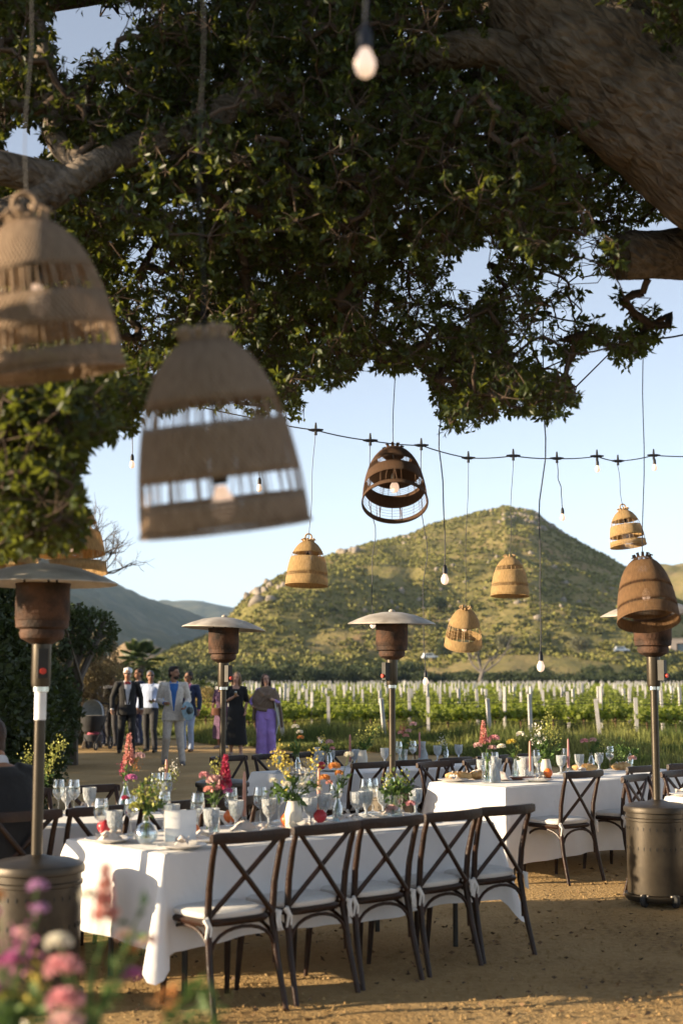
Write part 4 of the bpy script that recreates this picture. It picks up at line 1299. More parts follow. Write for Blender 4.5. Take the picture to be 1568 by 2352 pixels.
# ---------------------------------------------------------------- tables and cloths
D_ = Vector((0.744, 0.668, 0)).normalized(); N_ = Vector((-D_.y, D_.x, 0))
TZ = 0.755
def frame_at(A, s, n_, z=0.0):
    return Vector(A) + D_ * s + N_ * n_ + Vector((0, 0, z))
TAB = {'first': (Vector((-0.90, 7.40, 0)), 2.48, 0.94, 0.46), 'second': (Vector((1.336, 11.79, 0)), 2.9, 0.86, 0.60), 'rear': (Vector((-0.293, 13.12, 0)), 2.9, 0.84, 0.52),
       'side': (Vector((-2.53, 7.97, 0)), 2.48, 0.82, 0.5), 'edge': (Vector((2.99, 10.37, 0)), 2.4, 0.80, 0.55)}
def make_table(key, lab, clab):
    A, Ln, Wd, drop = TAB[key]
    rz = math.atan2(D_.y, D_.x)
    t = thing('folding_table', lab, 'table', A, rz)
    mb = MB(); mb.box((Ln / 2, Wd / 2, TZ - 0.03), (Ln - 0.03, Wd - 0.03, 0.04)); mb.build('tabletop', M['plate'], t, smooth=False)
    for x in (0.22, Ln - 0.22):
        for y in (0.12, Wd - 0.12):
            mb = MB(); mb.tube([(x, y, TZ - 0.05), (x, y, 0.0)], 0.016, 8); mb.build('leg', M['darkmetal'], t)
    # the cloth: flat top, rounded edge, falling in soft folds, corners hanging in points
    g = np.random.default_rng(sum(map(ord, key)))
    per = []
    nL, nW, nc = 44, 16, 7
    r_ = 0.02
    corners = [(0, 0), (Ln, 0), (Ln, Wd), (0, Wd)]
    for ci in range(4):
        x0, y0 = corners[ci]; x1, y1 = corners[(ci + 1) % 4]
        m_ = nL if ci % 2 == 0 else nW
        nx_, ny_ = ((0, -1), (1, 0), (0, 1), (-1, 0))[ci]
        for q in range(m_):
            f = (q + 0.5) / m_
            per.append((x0 + (x1 - x0) * f, y0 + (y1 - y0) * f, nx_, ny_, 0.0, f))
        nn = ((1, 0), (0, 1), (-1, 0), (0, -1))[ci]
        for q in range(nc):
            a = (q + 0.5) / nc
            ang = math.atan2(ny_, nx_) + a * math.pi / 2
            per.append((x1, y1, math.cos(ang), math.sin(ang), math.sin(a * math.pi), a))
    n = len(per)
    ph = g.random(6) * 6.28
    rows = [(0.0, 0.0), (0.0, 1.0)] + [(k / 9, None) for k in range(1, 10)]
    rings = []
    for j, (tt, _) in enumerate(rows):
        ring = []
        for i, (x, y, nx_, ny_, cf, f) in enumerate(per):
            if j == 0: ring.append((x - nx_ * r_, y - ny_ * r_, TZ)); continue
            s = i * 0.55
            fold = (0.020 * math.sin(s * 0.9 + ph[0]) + 0.013 * math.sin(s * 2.1 + ph[1]) + 0.010 * math.sin(s * 0.37 + ph[2])) * tt ** 0.8
            out = 0.004 + 0.055 * tt + fold + cf * (0.16 * tt ** 0.9)
            z = TZ - 0.006 - tt * drop * (1 + 0.30 * cf) + 0.012 * math.sin(s * 0.5 + ph[3]) * tt
            tang = math.sin(s * 0.7 + ph[4]) * 0.02 * tt
            ring.append((x + nx_ * out - ny_ * tang, y + ny_ * out + nx_ * tang, z))
        rings.append([Vector(p) for p in ring])
    mb = MB()
    mb.loft(rings, cap=False)
    # top surface with faint creases
    mx_, my_ = 24, 8
    vs = [(r_ + (Ln - 2 * r_) * a / mx_, r_ + (Wd - 2 * r_) * b / my_, TZ + 0.0015 + 0.002 * fbm(a * 0.7, b * 0.8, ph[5])) for b in range(my_ + 1) for a in range(mx_ + 1)]
    fs = [(b * (mx_ + 1) + a, b * (mx_ + 1) + a + 1, (b + 1) * (mx_ + 1) + a + 1, (b + 1) * (mx_ + 1) + a) for b in range(my_) for a in range(mx_)]
    mb.add(vs, fs)
    o = mb.build('tablecloth', M['cloth'], None, sharp=60)
    o.location = A
    o.rotation_euler = (0, 0, rz)
    tag(o, clab, 'tablecloth')
    return t
make_table('first', 'long banquet table set with glasses and flowers, with five chairs along its long side', 'white cloth on the table of five chairs, its end lit with the heater shadow')
make_table('second', 'long banquet table with bread and candles in front of the vineyard grass', 'white cloth with a bright sunlit end standing beyond the row of five chairs')
make_table('rear', 'long banquet table at the back between the two middle heaters', 'white cloth in bluish shade at the back between the two middle heaters')
make_table('side', 'long banquet table where the guest in dark suit sits', 'white cloth in shade behind the dark chair backs where the guest sits')
make_table('edge', 'banquet table behind the heater with vent slots, cut off by the frame', 'white sunlit cloth corner behind the heater with vent slots')
# the table the three blurred bouquets stand on, just below the picture
ft = thing('serving_table', 'low serving table holding the blurred bouquets close to the camera', 'table', (-0.35, 2.75, 0))
mb = MB(); mb.box((0, 0, 0.74), (1.7, 0.7, 0.04)); mb.build('tabletop', M['plate'], ft, smooth=False)
for x in (-0.8, 0.8):
    for y in (-0.3, 0.3):
        mb = MB(); mb.tube([(x, y, 0.72), (x, y, 0)], 0.02, 8); mb.build('leg', M['darkmetal'], ft)

# ---------------------------------------------------------------- chairs
def make_chair():
    t = thing('cross_back_chair', 'dark chair', 'chair')
    wd = M['wood']
    for s in (-1, 1):
        mb = MB(); mb.tube([(s * 0.215, -0.30, -0.01), (s * 0.203, -0.235, 0.24), (s * 0.195, -0.20, 0.45), (s * 0.198, -0.215, 0.62), (s * 0.203, -0.25, 0.77), (s * 0.206, -0.285, 0.87)], [0.0145, 0.0175, 0.019, 0.0175, 0.016, 0.015], 9)
        mb.build('back_post', wd, t)
        mb = MB(); mb.tube([(s * 0.20, 0.205, -0.01), (s * 0.19, 0.19, 0.22), (s * 0.18, 0.17, 0.44)], [0.013, 0.018, 0.021], 9)
        mb.build('front_leg', wd, t)
        pts = [(s * 0.185 * (1 - 2 * k / 10), -0.203 - 0.075 * (k / 10) ** 1.6 - 0.014 * math.sin(math.pi * k / 10) - (0.010 if s > 0 else -0.006), 0.475 + 0.375 * k / 10) for k in range(11)]
        mb = MB(); mb.tube(pts, 0.0155, 8, flat=0.55, upv=(0, 1, 0)); mb.build('cross_slat', wd, t)
    rings = []
    for k in range(13):
        x = -0.235 + 0.47 * k / 12
        y = -0.285 - 0.035 * math.sin(math.pi * k / 12)
        hh = 0.0275 * (1 if 0 < k < 12 else 0.75)
        rings.append([Vector((x, y + a, 0.865 + b)) for a, b in ((-0.012, -hh), (0.012, -hh), (0.015, 0), (0.010, hh), (-0.012, hh), (-0.015, 0))])
    mb = MB(); mb.loft(rings); mb.build('crest_rail', wd, t)
    def slab(z0, z1, kx, ky, puff=0.0, n=28):
        rings = []
        for j, (z, k) in enumerate(((z0, 0.96), (z0 + 0.3 * (z1 - z0), 1.0), (z0 + 0.7 * (z1 - z0), 1.0), (z1, 0.93 - puff))):
            ring = []
            for i in range(n):
                a = 2 * math.pi * i / n
                c, s = math.cos(a), math.sin(a)
                e = 0.45
                x = math.copysign(abs(c) ** e, c) * kx * k
                y = math.copysign(abs(s) ** e, s) * ky * k
                x *= 1 + 0.05 * y / ky
                ring.append(Vector((x, y - 0.005, z)))
            rings.append(ring)
        m_ = MB(); m_.loft(rings); return m_
    slab(0.428, 0.46, 0.215, 0.215).build('seat', wd, t)
    cu = slab(0.462, 0.500, 0.205, 0.20, 0.05).build('cushion', M['cushion'], t)
    for s in (-1, 1):
        mb = MB()
        mb.tube([(s * 0.18, -0.185, 0.475), (s * 0.21, -0.215, 0.472), (s * 0.223, -0.222, 0.468), (s * 0.215, -0.235, 0.44), (s * 0.228, -0.235, 0.38)], [0.007, 0.012, 0.016, 0.009, 0.006], 6)
        mb.tube([(s * 0.218, -0.224, 0.47), (s * 0.20, -0.24, 0.43), (s * 0.205, -0.242, 0.39)], [0.012, 0.008, 0.006], 6)
        mb.build('cushion_tie', M['cushion'], cu)
    def arch(p0, p1, zl, zt):
        pts = []
        for k in range(13):
            a = math.pi * k / 12
            f = 0.5 - 0.5 * math.cos(a)
            z = zl + (zt - zl) * math.sin(a) ** 0.55
            pts.append((p0[0] + (p1[0] - p0[0]) * f, p0[1] + (p1[1] - p0[1]) * f, z))
        m_ = MB(); m_.tube(pts, 0.0095, 7); m_.build('bentwood_brace', wd, t)
    arch((-0.187, 0.185), (0.187, 0.185), 0.22, 0.42)
    arch((-0.195, -0.222), (0.195, -0.222), 0.22, 0.42)
    for s in (-1, 1): arch((s * 0.19, 0.185), (s * 0.198, -0.225), 0.22, 0.42)
    return t
proto = make_chair()
RZ0 = math.atan2(D_.y, D_.x)
used = [0]
def chair(p, rz, label, group):
    if not used[0]:
        used[0] = 1
        proto.location = p; proto.rotation_euler = (0, 0, rz); proto['label'] = label; proto['group'] = group
        return proto
    return dup(proto, p, rz, label, group)
A = TAB['first'][0]
nm = ['first chair of the row at the long table, its white cushion in full view', 'second chair of the row at the long table, cushion corner in sun', 'third chair, the middle one of the row at the long table', 'fourth chair of the row at the long table, beside the end one', 'end chair of the row at the long table, next to the hanging cloth tip']
for i in range(5):
    chair(frame_at(A, 0.225 + 0.50 * i, -0.155 + 0.022 * i), RZ0 + R([-3, 1, -1.5, 1, -2.5][i]), nm[i], 'chairs at the first table')
A = TAB['side'][0]
for i in range(5):
    chair(frame_at(A, 0.245 + 0.49 * i, 0.0), RZ0 + R([2, -2, 1, 2, -1][i]), ['chair at the outer end of the row, beyond the seated guest', 'chair the seated guest in the dark suit sits on', 'dark chair back behind the tall wine glass of the long table', 'dark chair back behind the white menu card', 'last dark chair back of its row before the heater pole'][i], 'chairs at the side table')
for i in range(4):
    chair(frame_at(A, 0.40 + 0.55 * i, 0.83), RZ0 + math.pi + R([2, -3, 1, 2][i]), ['chair facing the seated guest across his table', 'chair behind the pair of wine glasses on the shaded table', 'chair behind the bottle vase of pink flowers', 'chair at the far side of the shaded table, behind the candle'][i], 'chairs across the side table')
A = TAB['rear'][0]
for i in range(5):
    chair(frame_at(A, 0.30 + 0.55 * i, -0.20), RZ0 + R([1, -2, 2, -1, 2][i]), ['dark chair in front of the rear cloth, first of its row', 'dark chair beside the pole of the middle heater at the rear table', 'dark chair just past the middle heater pole at the rear table', 'dark chair at the rear table behind the loaf of bread', 'dark chair at the far end of the rear table behind the pink flowers'][i], 'chairs at the rear table')
for i in range(4):
    chair(frame_at(A, -0.02 + 0.5 * i, 0.86), RZ0 + math.pi + R([4, -2, 3, 1][i]), ['bluish topped chair below the woman in black', 'bluish topped chair below the woman in purple', 'chair half hidden behind the rear table carafe', 'chair hidden behind the candle of the rear table'][i], 'chairs across the rear table')
A = TAB['second'][0]
chair(frame_at(A, 0.45, -0.17), RZ0 + R(-2), 'single chair with white cushion standing clear at the sunlit second table', 'chairs at the second table')
chair(frame_at(A, 1.35, -0.08), RZ0 + R(2), 'chair at the second table with its cushion seen past the angled chair', 'chairs at the second table')
chair(frame_at(A, 1.95, -0.10), RZ0 + R(-2), 'chair at the second table just behind the last heater pole', 'chairs at the second table')
for i in range(3):
    chair(frame_at(A, 0.45 + 0.6 * i, 0.95), RZ0 + math.pi, ['chair back behind the pink flowers of the second table', 'chair back behind the jug of greenery on the second table', 'chair behind the candles at the far side of the second table'][i], 'chairs across the second table')
A = TAB['edge'][0]
chair(frame_at(A, 0.12, 0.84), RZ0 + math.pi + R(10), 'chair turned towards the edge table, its back post curved towards the heater base', 'chairs at the edge table')
chair(frame_at(A, 0.75, 0.92), RZ0 + math.pi - R(4), 'chair with a blue lit top rail beyond the last heater pole', 'chairs at the edge table')

# ---------------------------------------------------------------- patio heaters
def make_heater(label, loc, rz, top=2.22, tape=None, tilt=0.0):
    t = thing('patio_heater', label, 'heater', loc, rz)
    mb = MB(); mb.lathe([(0.0, 0.03), (0.235, 0.03), (0.25, 0.05), (0.25, 0.075), (0.0, 0.08)], 36); mb.build('base_plate', M['bronze'], t)
    for a in (R(180), R(235)):
        c = Vector((0.235 * math.cos(a), 0.235 * math.sin(a), 0.045))
        mb = MB(); mb.lathe([(0, -0.018), (0.038, -0.018), (0.046, -0.01), (0.046, 0.01), (0.038, 0.018), (0, 0.018)], 16, c, Matrix.Rotation(a, 3, 'Z') @ Matrix.Rotation(R(90), 3, 'X'))
        wh = mb.build('wheel', M['rubber'], t)
        mb = MB(); mb.box(c + Vector((-0.02 * math.cos(a), -0.02 * math.sin(a), 0.03)), (0.05, 0.06, 0.02), Matrix.Rotation(a, 3, 'Z')); mb.build('axle_bracket', M['steel'], wh)
    mb = MB()
    mb.lathe([(0.0, 0.081), (0.226, 0.081), (0.228, 0.10), (0.228, 0.60), (0.236, 0.605), (0.236, 0.622), (0.228, 0.628), (0.228, 0.66)], 48)
    mb.build('tank_housing', M['bronze'], t)
    mb = MB()
    mb.lathe([(0.229, 0.661), (0.244, 0.665), (0.246, 0.69), (0.238, 0.705), (0.19, 0.722), (0.09, 0.733), (0.055, 0.745), (0.03, 0.75)], 48)
    mb.build('housing_lid', M['bronze'], t)
    mb = MB()
    for z in (0.55, 0.41):
        for k in range(30):
            a = 2 * math.pi * k / 30
            mb.box((0.2275 * math.cos(a), 0.2275 * math.sin(a), z), (0.006, 0.007, 0.022), Matrix.Rotation(a, 3, 'Z'))
    tag(mb.build('vent_slots', M['darkmetal'], t, smooth=False), kind='stuff')
    zb = top - 0.42
    mb = MB(); mb.tube([(0, 0, 0.735), (0, 0, zb - 0.22)], 0.0285, 18); mb.build('pole', M['polem'], t)
    mb = MB(); mb.lathe([(0.03, zb - 0.25), (0.042, zb - 0.245), (0.042, zb - 0.215), (0.03, zb - 0.21)], 18, close=True); mb.build('collar', M['chrome'], t)
    mb = MB(); mb.lathe([(0.0, zb - 0.22), (0.046, zb - 0.22), (0.05, zb - 0.2), (0.05, zb), (0.0, zb)], 18); mb.build('valve_body', M['polem'], t)
    cb = MB(); cb.box((0.0, -0.07, zb - 0.10), (0.05, 0.05, 0.15)); cbx = cb.build('control_box', M['darkmetal'], t)
    mb = MB(); mb.lathe([(0, -0.012), (0.016, -0.012), (0.016, 0.012), (0, 0.012)], 12, (0, -0.103, zb - 0.14), Matrix.Rotation(R(90), 3, 'X')); mb.build('control_knob', M['redplastic'], cbx)
    mb = MB(); mb.lathe([(0.0, zb - 0.01), (0.055, zb), (0.11, zb + 0.03), (0.118, zb + 0.055), (0.112, zb + 0.075), (0.135, zb + 0.085), (0.138, zb + 0.12)], 32); mb.build('burner_cup', M['rust'], t)
    mb = MB(); mb.lathe([(0.136, zb + 0.12), (0.140, zb + 0.125), (0.140, zb + 0.30), (0.143, zb + 0.305), (0.143, zb + 0.315), (0.0, zb + 0.32)], 32); mb.build('burner_screen', M['rust'], t)
    zr = top - 0.10
    prof = [(0.0, zr + 0.10), (0.09, zr + 0.094), (0.2, zr + 0.072), (0.3, zr + 0.036), (0.37, zr + 0.004), (0.385, zr - 0.006), (0.385, zr - 0.010), (0.37, zr - 0.002), (0.3, zr + 0.030), (0.2, zr + 0.066), (0.09, zr + 0.088), (0.0, zr + 0.094)]
    mb = MB(); mb.lathe(prof, 48)
    rf = mb.build('reflector', M['steel'], t, sharp=30)
    rf.rotation_euler = (tilt * 0.4, tilt, 0)
    rf.location = (-(zr) * math.sin(tilt), (zr) * math.sin(tilt * 0.4), 0)
    mb = MB()
    for k in range(3):
        a = R(40 + 120 * k)
        mb.tube([(0.10 * math.cos(a), 0.10 * math.sin(a), zb + 0.31), (0.10 * math.cos(a), 0.10 * math.sin(a), zr + 0.085)], 0.007, 6)
    mb.build('reflector_bracket', M['darkmetal'], t)
    mb = MB(); mb.lathe([(0.012, 0), (0.03, 0), (0.026, 0.012), (0.01, 0.022), (0, 0.022)], 14, (0, 0, zr + 0.10)); mb.build('cap_nut', M['steel'], rf)
    if tape:
        mb = MB(); mb.lathe([(0.0287, tape[0]), (0.0305, tape[0]), (0.0305, tape[1]), (0.0287, tape[1])], 18, close=True); mb.build('white_tape', M['tape'], t)
    return t
make_heater('dark patio heater standing closest, with a white taped band on its pole', Vector((-1.555, 7.42, 0)), 0.3, 2.24, (1.43, 1.67))
make_heater('patio heater with a tilted pale disc in front of the woman in black', Vector((-1.08, 13.1, 0)), 0.8, 2.2, None, R(3))
make_heater('patio heater with a rusty orange burner before the hill, at the middle of the yard', Vector((0.44, 12.5, 0)), -0.9, 2.22, (1.55, 1.60), R(1))
make_heater('bronze patio heater with vent slots and wheels, its disc behind a brown basket lamp', Vector((2.33, 10.7, 0)), 0.9, 2.22, None, R(-2))

# ---------------------------------------------------------------- pendant lamps and string lights
PROF = [(0, .046), (.04, .076), (.10, .106), (.2, .137), (.3, .158), (.4, .173), (.5, .185), (.6, .194), (.7, .201), (.8, .206), (.9, .210), (1, .212)]
def prad(t): return float(np.interp(t, [a for a, b in PROF], [b for a, b in PROF]))
def make_pendant(label, top, size, tilt, m, rib, bands, cord_to, bulb_t=0.55, ring=True, loose=24, hgt=0.46, seed=0, cordbend=0.02):
    """top = where the shade hangs; tilt = rotation (x, y); bands = list of (t0, t1, kind)"""
    t = thing('pendant_lamp', label, 'pendant lamp', top)
    rot = Matrix.Rotation(tilt[1], 4, 'Y') @ Matrix.Rotation(tilt[0], 4, 'X')
    def put(o):
        o.rotation_euler = rot.to_euler(); o.scale = (size,) * 3
        return o
    rnd_ = random.Random(seed)
    for t0, t1, kind in bands:
        ns = max(2, int((t1 - t0) * 22))
        ts = [t0 + (t1 - t0) * k / ns for k in range(ns + 1)]
        if kind == 'weave':
            mb = MB()
            outer = [(prad(q), -q * hgt) for q in ts]
            mb.lathe(outer + [(r_ - 0.004, z) for r_, z in reversed(outer)], 64, uv=True, close=True)
            put(mb.build('woven_band', M[m], t, sharp=0))
        else:
            mb = MB()
            nr = loose if kind == 'open' else loose * 3
            for k in range(nr):
                a = 2 * math.pi * (k + rnd_.gauss(0, 0.55)) / nr
                sl = rnd_.gauss(0, 0.03)
                mb.tube([((prad(q) - 0.002) * math.cos(a + sl * (q - t0) * 4), (prad(q) - 0.002) * math.sin(a + sl * (q - t0) * 4), -q * hgt) for q in (t0, (t0 + t1) / 2, t1)], rnd_.uniform(0.0012, 0.0028), 4, cap=False)
            if kind == 'net':
                for q in np.linspace(t0, t1, 5)[1:-1]:
                    mb.tube([((prad(q) - 0.002) * math.cos(a), (prad(q) - 0.002) * math.sin(a), -q * hgt) for a in np.linspace(0, 2 * math.pi, 33)], 0.0012, 4, cap=False)
            tag(put(mb.build('open_band', M[rib], t)), kind='stuff')
    mb = MB(); mb.lathe([(prad(1) - 0.004, -hgt + 0.004), (prad(1) + 0.004, -hgt + 0.003), (prad(1) + 0.004, -hgt - 0.006), (prad(1) - 0.004, -hgt - 0.006)], 64, uv=True, close=True)
    put(mb.build('rim', M[m], t))
    mb = MB()
    for k in range(10):
        a = 2 * math.pi * k / 10 + 0.2
        mb.tube([(0.05 * math.cos(a), 0.05 * math.sin(a), -0.004), (0.058 * math.cos(a), 0.058 * math.sin(a), 0.018 + 0.01 * rnd_.random()), (0.075 * math.cos(a), 0.075 * math.sin(a), 0.012)], [0.012, 0.010, 0.005], 5)
    put(mb.build('gathered_top', M[m if m != 'wickermid' else 'wickerdark'] if False else M[rib], t))
    if ring:
        mb = MB()
        mb.tube([(0.032 * math.cos(a), 0.0, 0.042 + 0.032 * math.sin(a)) for a in np.linspace(0, 2 * math.pi, 17)], 0.009, 6, cap=False)
        put(mb.build('hanging_loop', M[rib], t))
    zb = -bulb_t * hgt
    mb = MB(); mb.lathe([(0.0, 0.0), (0.008, 0), (0.014, -0.01), (0.02, -0.02), (0.02, -0.06), (0.016, -0.066), (0, -0.066)], 14, (0, 0, zb + 0.07)); sk = put(mb.build('lamp_socket', M['darkmetal'], t))
    mb = MB(); mb.lathe([(0.013, 0.0), (0.017, -0.012), (0.028, -0.035), (0.030, -0.055), (0.024, -0.075), (0.010, -0.086), (0, -0.088)], 16, (0, 0, zb)); put(mb.build('bulb', M['bulb'], t))
    mb = MB()
    a, b = rot.to_3x3() @ Vector((0, 0, zb + 0.07)) * size, Vector((0, 0, 0))
    mb.tube([a, b + Vector((0, 0, 0.0))], 0.004, 6)
    c = Vector(cord_to) - Vector(top)
    pts = [b + c * q + Vector((cordbend * math.sin(q * 7 + seed), 0, 0)) * (1 - q) * q * 2 for q in np.linspace(0, 1, 9)]
    mb.tube(pts, 0.0014 if size * hgt > 0.40 and Vector(top).y < 5 else 0.0034, 6)
    mb.build('cord', M['cable'], t)
    return t
std = [(0, .30, 'weave'), (.30, .44, 'open'), (.44, .74, 'weave'), (.74, .87, 'open'), (.87, 1, 'weave')]
d2 = 3.35
make_pendant('large grey brown basket lamp with two open bands, hanging in front of the crown', pt(468, 775, d2), 0.97, (R(9), R(-6.5)), 'wickergrey', 'strawgrey', [(0, .345, 'weave'), (.345, .45, 'open'), (.45, .735, 'weave'), (.735, .845, 'open'), (.845, 1, 'weave')], pt(462, -140, d2 + .1), 0.78, False, 54, 0.475, 2)
d1 = 3.75
make_pendant('large sunlit basket lamp with a hanging loop, cut off by the frame', pt(62, 505, d1), 0.98, (R(8), R(-8)), 'wickergrey', 'strawgrey', [(0, .36, 'weave'), (.36, .52, 'open'), (.52, .74, 'weave'), (.74, .88, 'open'), (.88, 1, 'weave')], pt(70, -140, d1), 0.42, True, 110, 0.43, 3)
d3 = 9.9
make_pendant('dark brown basket lamp tilted to show its open underside against the sky', pt(903, 1036, d3), 1.06, (R(-32), 0), 'wickerdark', 'strawdark', [(0, .05, 'weave'), (.05, .12, 'open'), (.12, .42, 'weave'), (.42, .53, 'net'), (.53, .74, 'weave'), (.74, .94, 'net'), (.94, 1, 'weave')], pt(905, 690, d3 + .05), 0.6, False, 10, 0.44, 4)
d8 = 9.95
make_pendant('tall brown net basket lamp overlapping the last heater disc', pt(1474, 1283, d8), 1.0, (R(-20), 0), 'wickermid', 'strawdark', [(0, .05, 'weave'), (.05, .11, 'net'), (.11, .50, 'weave'), (.50, .545, 'net'), (.545, .80, 'weave'), (.80, .84, 'net'), (.84, 1, 'weave')], pt(1477, 778, d8 + .05), 0.5, False, 12, 0.47, 5)
d4 = 13.8
make_pendant('golden wicker lamp with a thin open band, over the tilted heater disc', pt(708, 1243, d4), 0.98, (R(-4), R(2)), 'wicker', 'straw', [(0, .28, 'weave'), (.28, .37, 'open'), (.37, .74, 'weave'), (.74, .80, 'net'), (.80, 1, 'weave')], pt(725, 988, d4), 0.42, True, 10, 0.44, 6)
d5 = 15.0
make_pendant('golden wicker lamp hanging before the middle of the hill', pt(1170, 1280, d5), 0.95, (R(-4), R(1)), 'wicker', 'straw', [(0, .26, 'weave'), (.26, .36, 'net'), (.36, .72, 'weave'), (.72, .78, 'net'), (.78, 1, 'weave')], pt(1178, 1047, d5), 0.42, False, 14, 0.43, 7)
d6 = 15.2
make_pendant('golden wicker lamp tilted to show a dark open band, lowest of the lamps', pt(1068, 1398, d6), 0.95, (R(22), R(2)), 'wicker', 'straw', [(0, .42, 'weave'), (.42, .74, 'net'), (.74, 1, 'weave')], pt(1075, 1052, d6), 0.42, False, 14, 0.44, 8)
d7 = 16.4
make_pendant('honey coloured wicker lamp with two open bands against the sky', pt(1430, 1172, d7), 0.98, (R(-5), R(-6)), 'wicker', 'straw', std, pt(1416, 1059, d7), 0.36, True, 26, 0.43, 9)
d9 = 8.2
make_pendant('wicker lamp half hidden by the low hanging leaves above the first heater', pt(160, 1152, d9), 0.98, (R(-4), R(-3)), 'wicker', 'straw', std, pt(158, 900, d9), 0.5, False, 20, 0.43, 10)
make_pendant('wicker lamp mostly covered by leaves at the very edge of the picture', pt(-6, 1128, 7.8), 0.98, (R(-4), R(-3)), 'wicker', 'straw', std, pt(-8, 880, 7.8), 0.5, False, 20, 0.43, 11)

def cable_line(name, label, pts, r_=0.006, sag=0.01):
    mb = MB()
    pp = []
    for i in range(len(pts) - 1):
        a, b = Vector(pts[i]), Vector(pts[i + 1])
        for k in range(5):
            q = k / 5
            pp.append(a + (b - a) * q - Vector((0, 0, sag * 4 * q * (1 - q))))
    pp.append(Vector(pts[-1]))
    o = thing(name, label, 'string light', pts[0])
    m_ = MB(); m_.tube([p - pp[0] for p in pp], r_, 6)
    m_.build('cable', M['cable'], o)
    return o, pp[0]
main_pts = [(-120, 830, 14.4), (160, 870, 14.4), (308, 898, 14.3), (590, 962, 14.0), (725, 988, d4), (850, 1012, 14.1), (967, 1023, 14.5), (1075, 1052, d6), (1178, 1047, d5), (1278, 1053, 15.4), (1370, 1048, 15.8), (1418, 1059, d7), (1500, 1046, 16.3), (1640, 1047, 16.8)]
so, base = cable_line('string_light', 'long black string light cable sagging across the sky in front of the hill', [pt(*p) for p in main_pts], 0.0065, 0.012)
for p in main_pts[2:-1]:
    q = pt(*p) - base
    mb = MB()
    mb.tube([q + Vector((-0.075, 0, 0.004)), q + Vector((-0.03, 0, 0.0)), q + Vector((0.03, 0, 0)), q + Vector((0.075, 0, 0.004))], [0.007, 0.017, 0.017, 0.007], 8)
    mb.tube([q + Vector((0, 0, 0.075)), q + Vector((0, 0, 0.03)), q + Vector((0, 0, -0.05))], [0.008, 0.013, 0.015], 8)
    mb.build('socket_connector', M['cable'], so)
up_pts = [(560, 655, 10.3), (700, 668, 10.2), (850, 684, 10.0), (905, 690, d3 + .05), (1010, 700, 10.1), (1160, 717, 10.1), (1247, 720, 9.9), (1320, 738, 10.0), (1477, 778, d8 + .05), (1568, 769, 10.0), (1700, 750, 10.0)]
so2, base2 = cable_line('string_light', 'upper black string light cable running through the hanging leaves', [pt(*p) for p in up_pts], 0.007, 0.01)
for p in (up_pts[3], up_pts[4], up_pts[6], up_pts[8]):
    q = pt(*p) - base2
    mb = MB(); mb.tube([q + Vector((-0.06, 0, 0.004)), q + Vector((-0.02, 0, 0.0)), q + Vector((0.02, 0, 0)), q + Vector((0.06, 0, 0.004))], [0.008, 0.022, 0.022, 0.008], 8)
    mb.build('socket_connector', M['cable'], so2)

def hung_bulb(label, u, v, d_, to, size=1.0, bend=0.03, seed=0):
    """u, v: top of the glass"""
    p = pt(u, v, d_)
    t = thing('hanging_bulb', label, 'light bulb', p)
    mb = MB(); mb.lathe([(0.006, 0.075), (0.012, 0.07), (0.02, 0.045), (0.021, 0.0), (0.0, 0.0)], 14)
    o = mb.build('lamp_socket', M['cable'], t); o.scale = (size,) * 3
    mb = MB(); mb.lathe([(0.014, -0.001), (0.019, -0.012), (0.030, -0.036), (0.031, -0.056), (0.024, -0.076), (0.010, -0.087), (0, -0.089)], 18)
    b = mb.build('bulb', M['bulb'], t); b.scale = (size,) * 3
    c = Vector(to) - p
    mb = MB()
    mb.tube([Vector((0, 0, 0.07 * size)) * (1 - q) + c * q + Vector((bend * (math.sin(q * 9 + seed) + 0.5 * math.sin(q * 21 + seed)) * math.sin(q * math.pi), 0, 0)) for q in np.linspace(0, 1, 17)], 0.0048, 6)
    mb.build('cord', M['cable'], t)
hung_bulb('large blurred glowing bulb hanging before the oak bough', 838, 112, 3.0, pt(852, -200, 3.0), 0.75, 0.0)
hung_bulb('bulb hanging on a long cord before the hill, beneath the dangling oak branch', 1021, 1318, 9.8, pt(1010, 700, 10.1), 0.85, 0.02, 1)
hung_bulb('lowest bulb on the longest cord, just above the vineyard posts', 1241, 1518, 9.8, pt(1247, 720, 9.9), 0.85, 0.02, 2)
hung_bulb('bulb on a thin wavering cord, low over the vines beside the middle heater', 977, 1556, 14.5, pt(967, 1023, 14.5), 0.9, 0.03, 3)
hung_bulb('bulb hanging beside the rusty burner of the middle heater', 856, 1425, 14.1, pt(850, 1012, 14.1), 0.9, 0.03, 4)
hung_bulb('bulb on a short slanting cord over the right flank of the hill', 1291, 1180, 15.4, pt(1278, 1053, 15.4), 0.9, 0.01, 5)
hung_bulb('bulb directly under the cable, next to the honey coloured lamp', 1371, 1069, 15.8, pt(1370, 1048, 15.8), 0.9, 0.0, 6)
hung_bulb('last bulb directly under the cable near the frame edge', 1502, 1066, 16.3, pt(1500, 1046, 16.3), 0.9, 0.0, 7)
hung_bulb('bulb hanging below the leaves beside the large grey brown lamp', 304, 1058, 14.3, pt(308, 898, 14.3), 0.9, 0.01, 8)
hung_bulb('bulb seen through the lower open band of the large grey brown lamp', 596, 1112, 14.0, pt(590, 962, 14.0), 0.9, 0.01, 9)
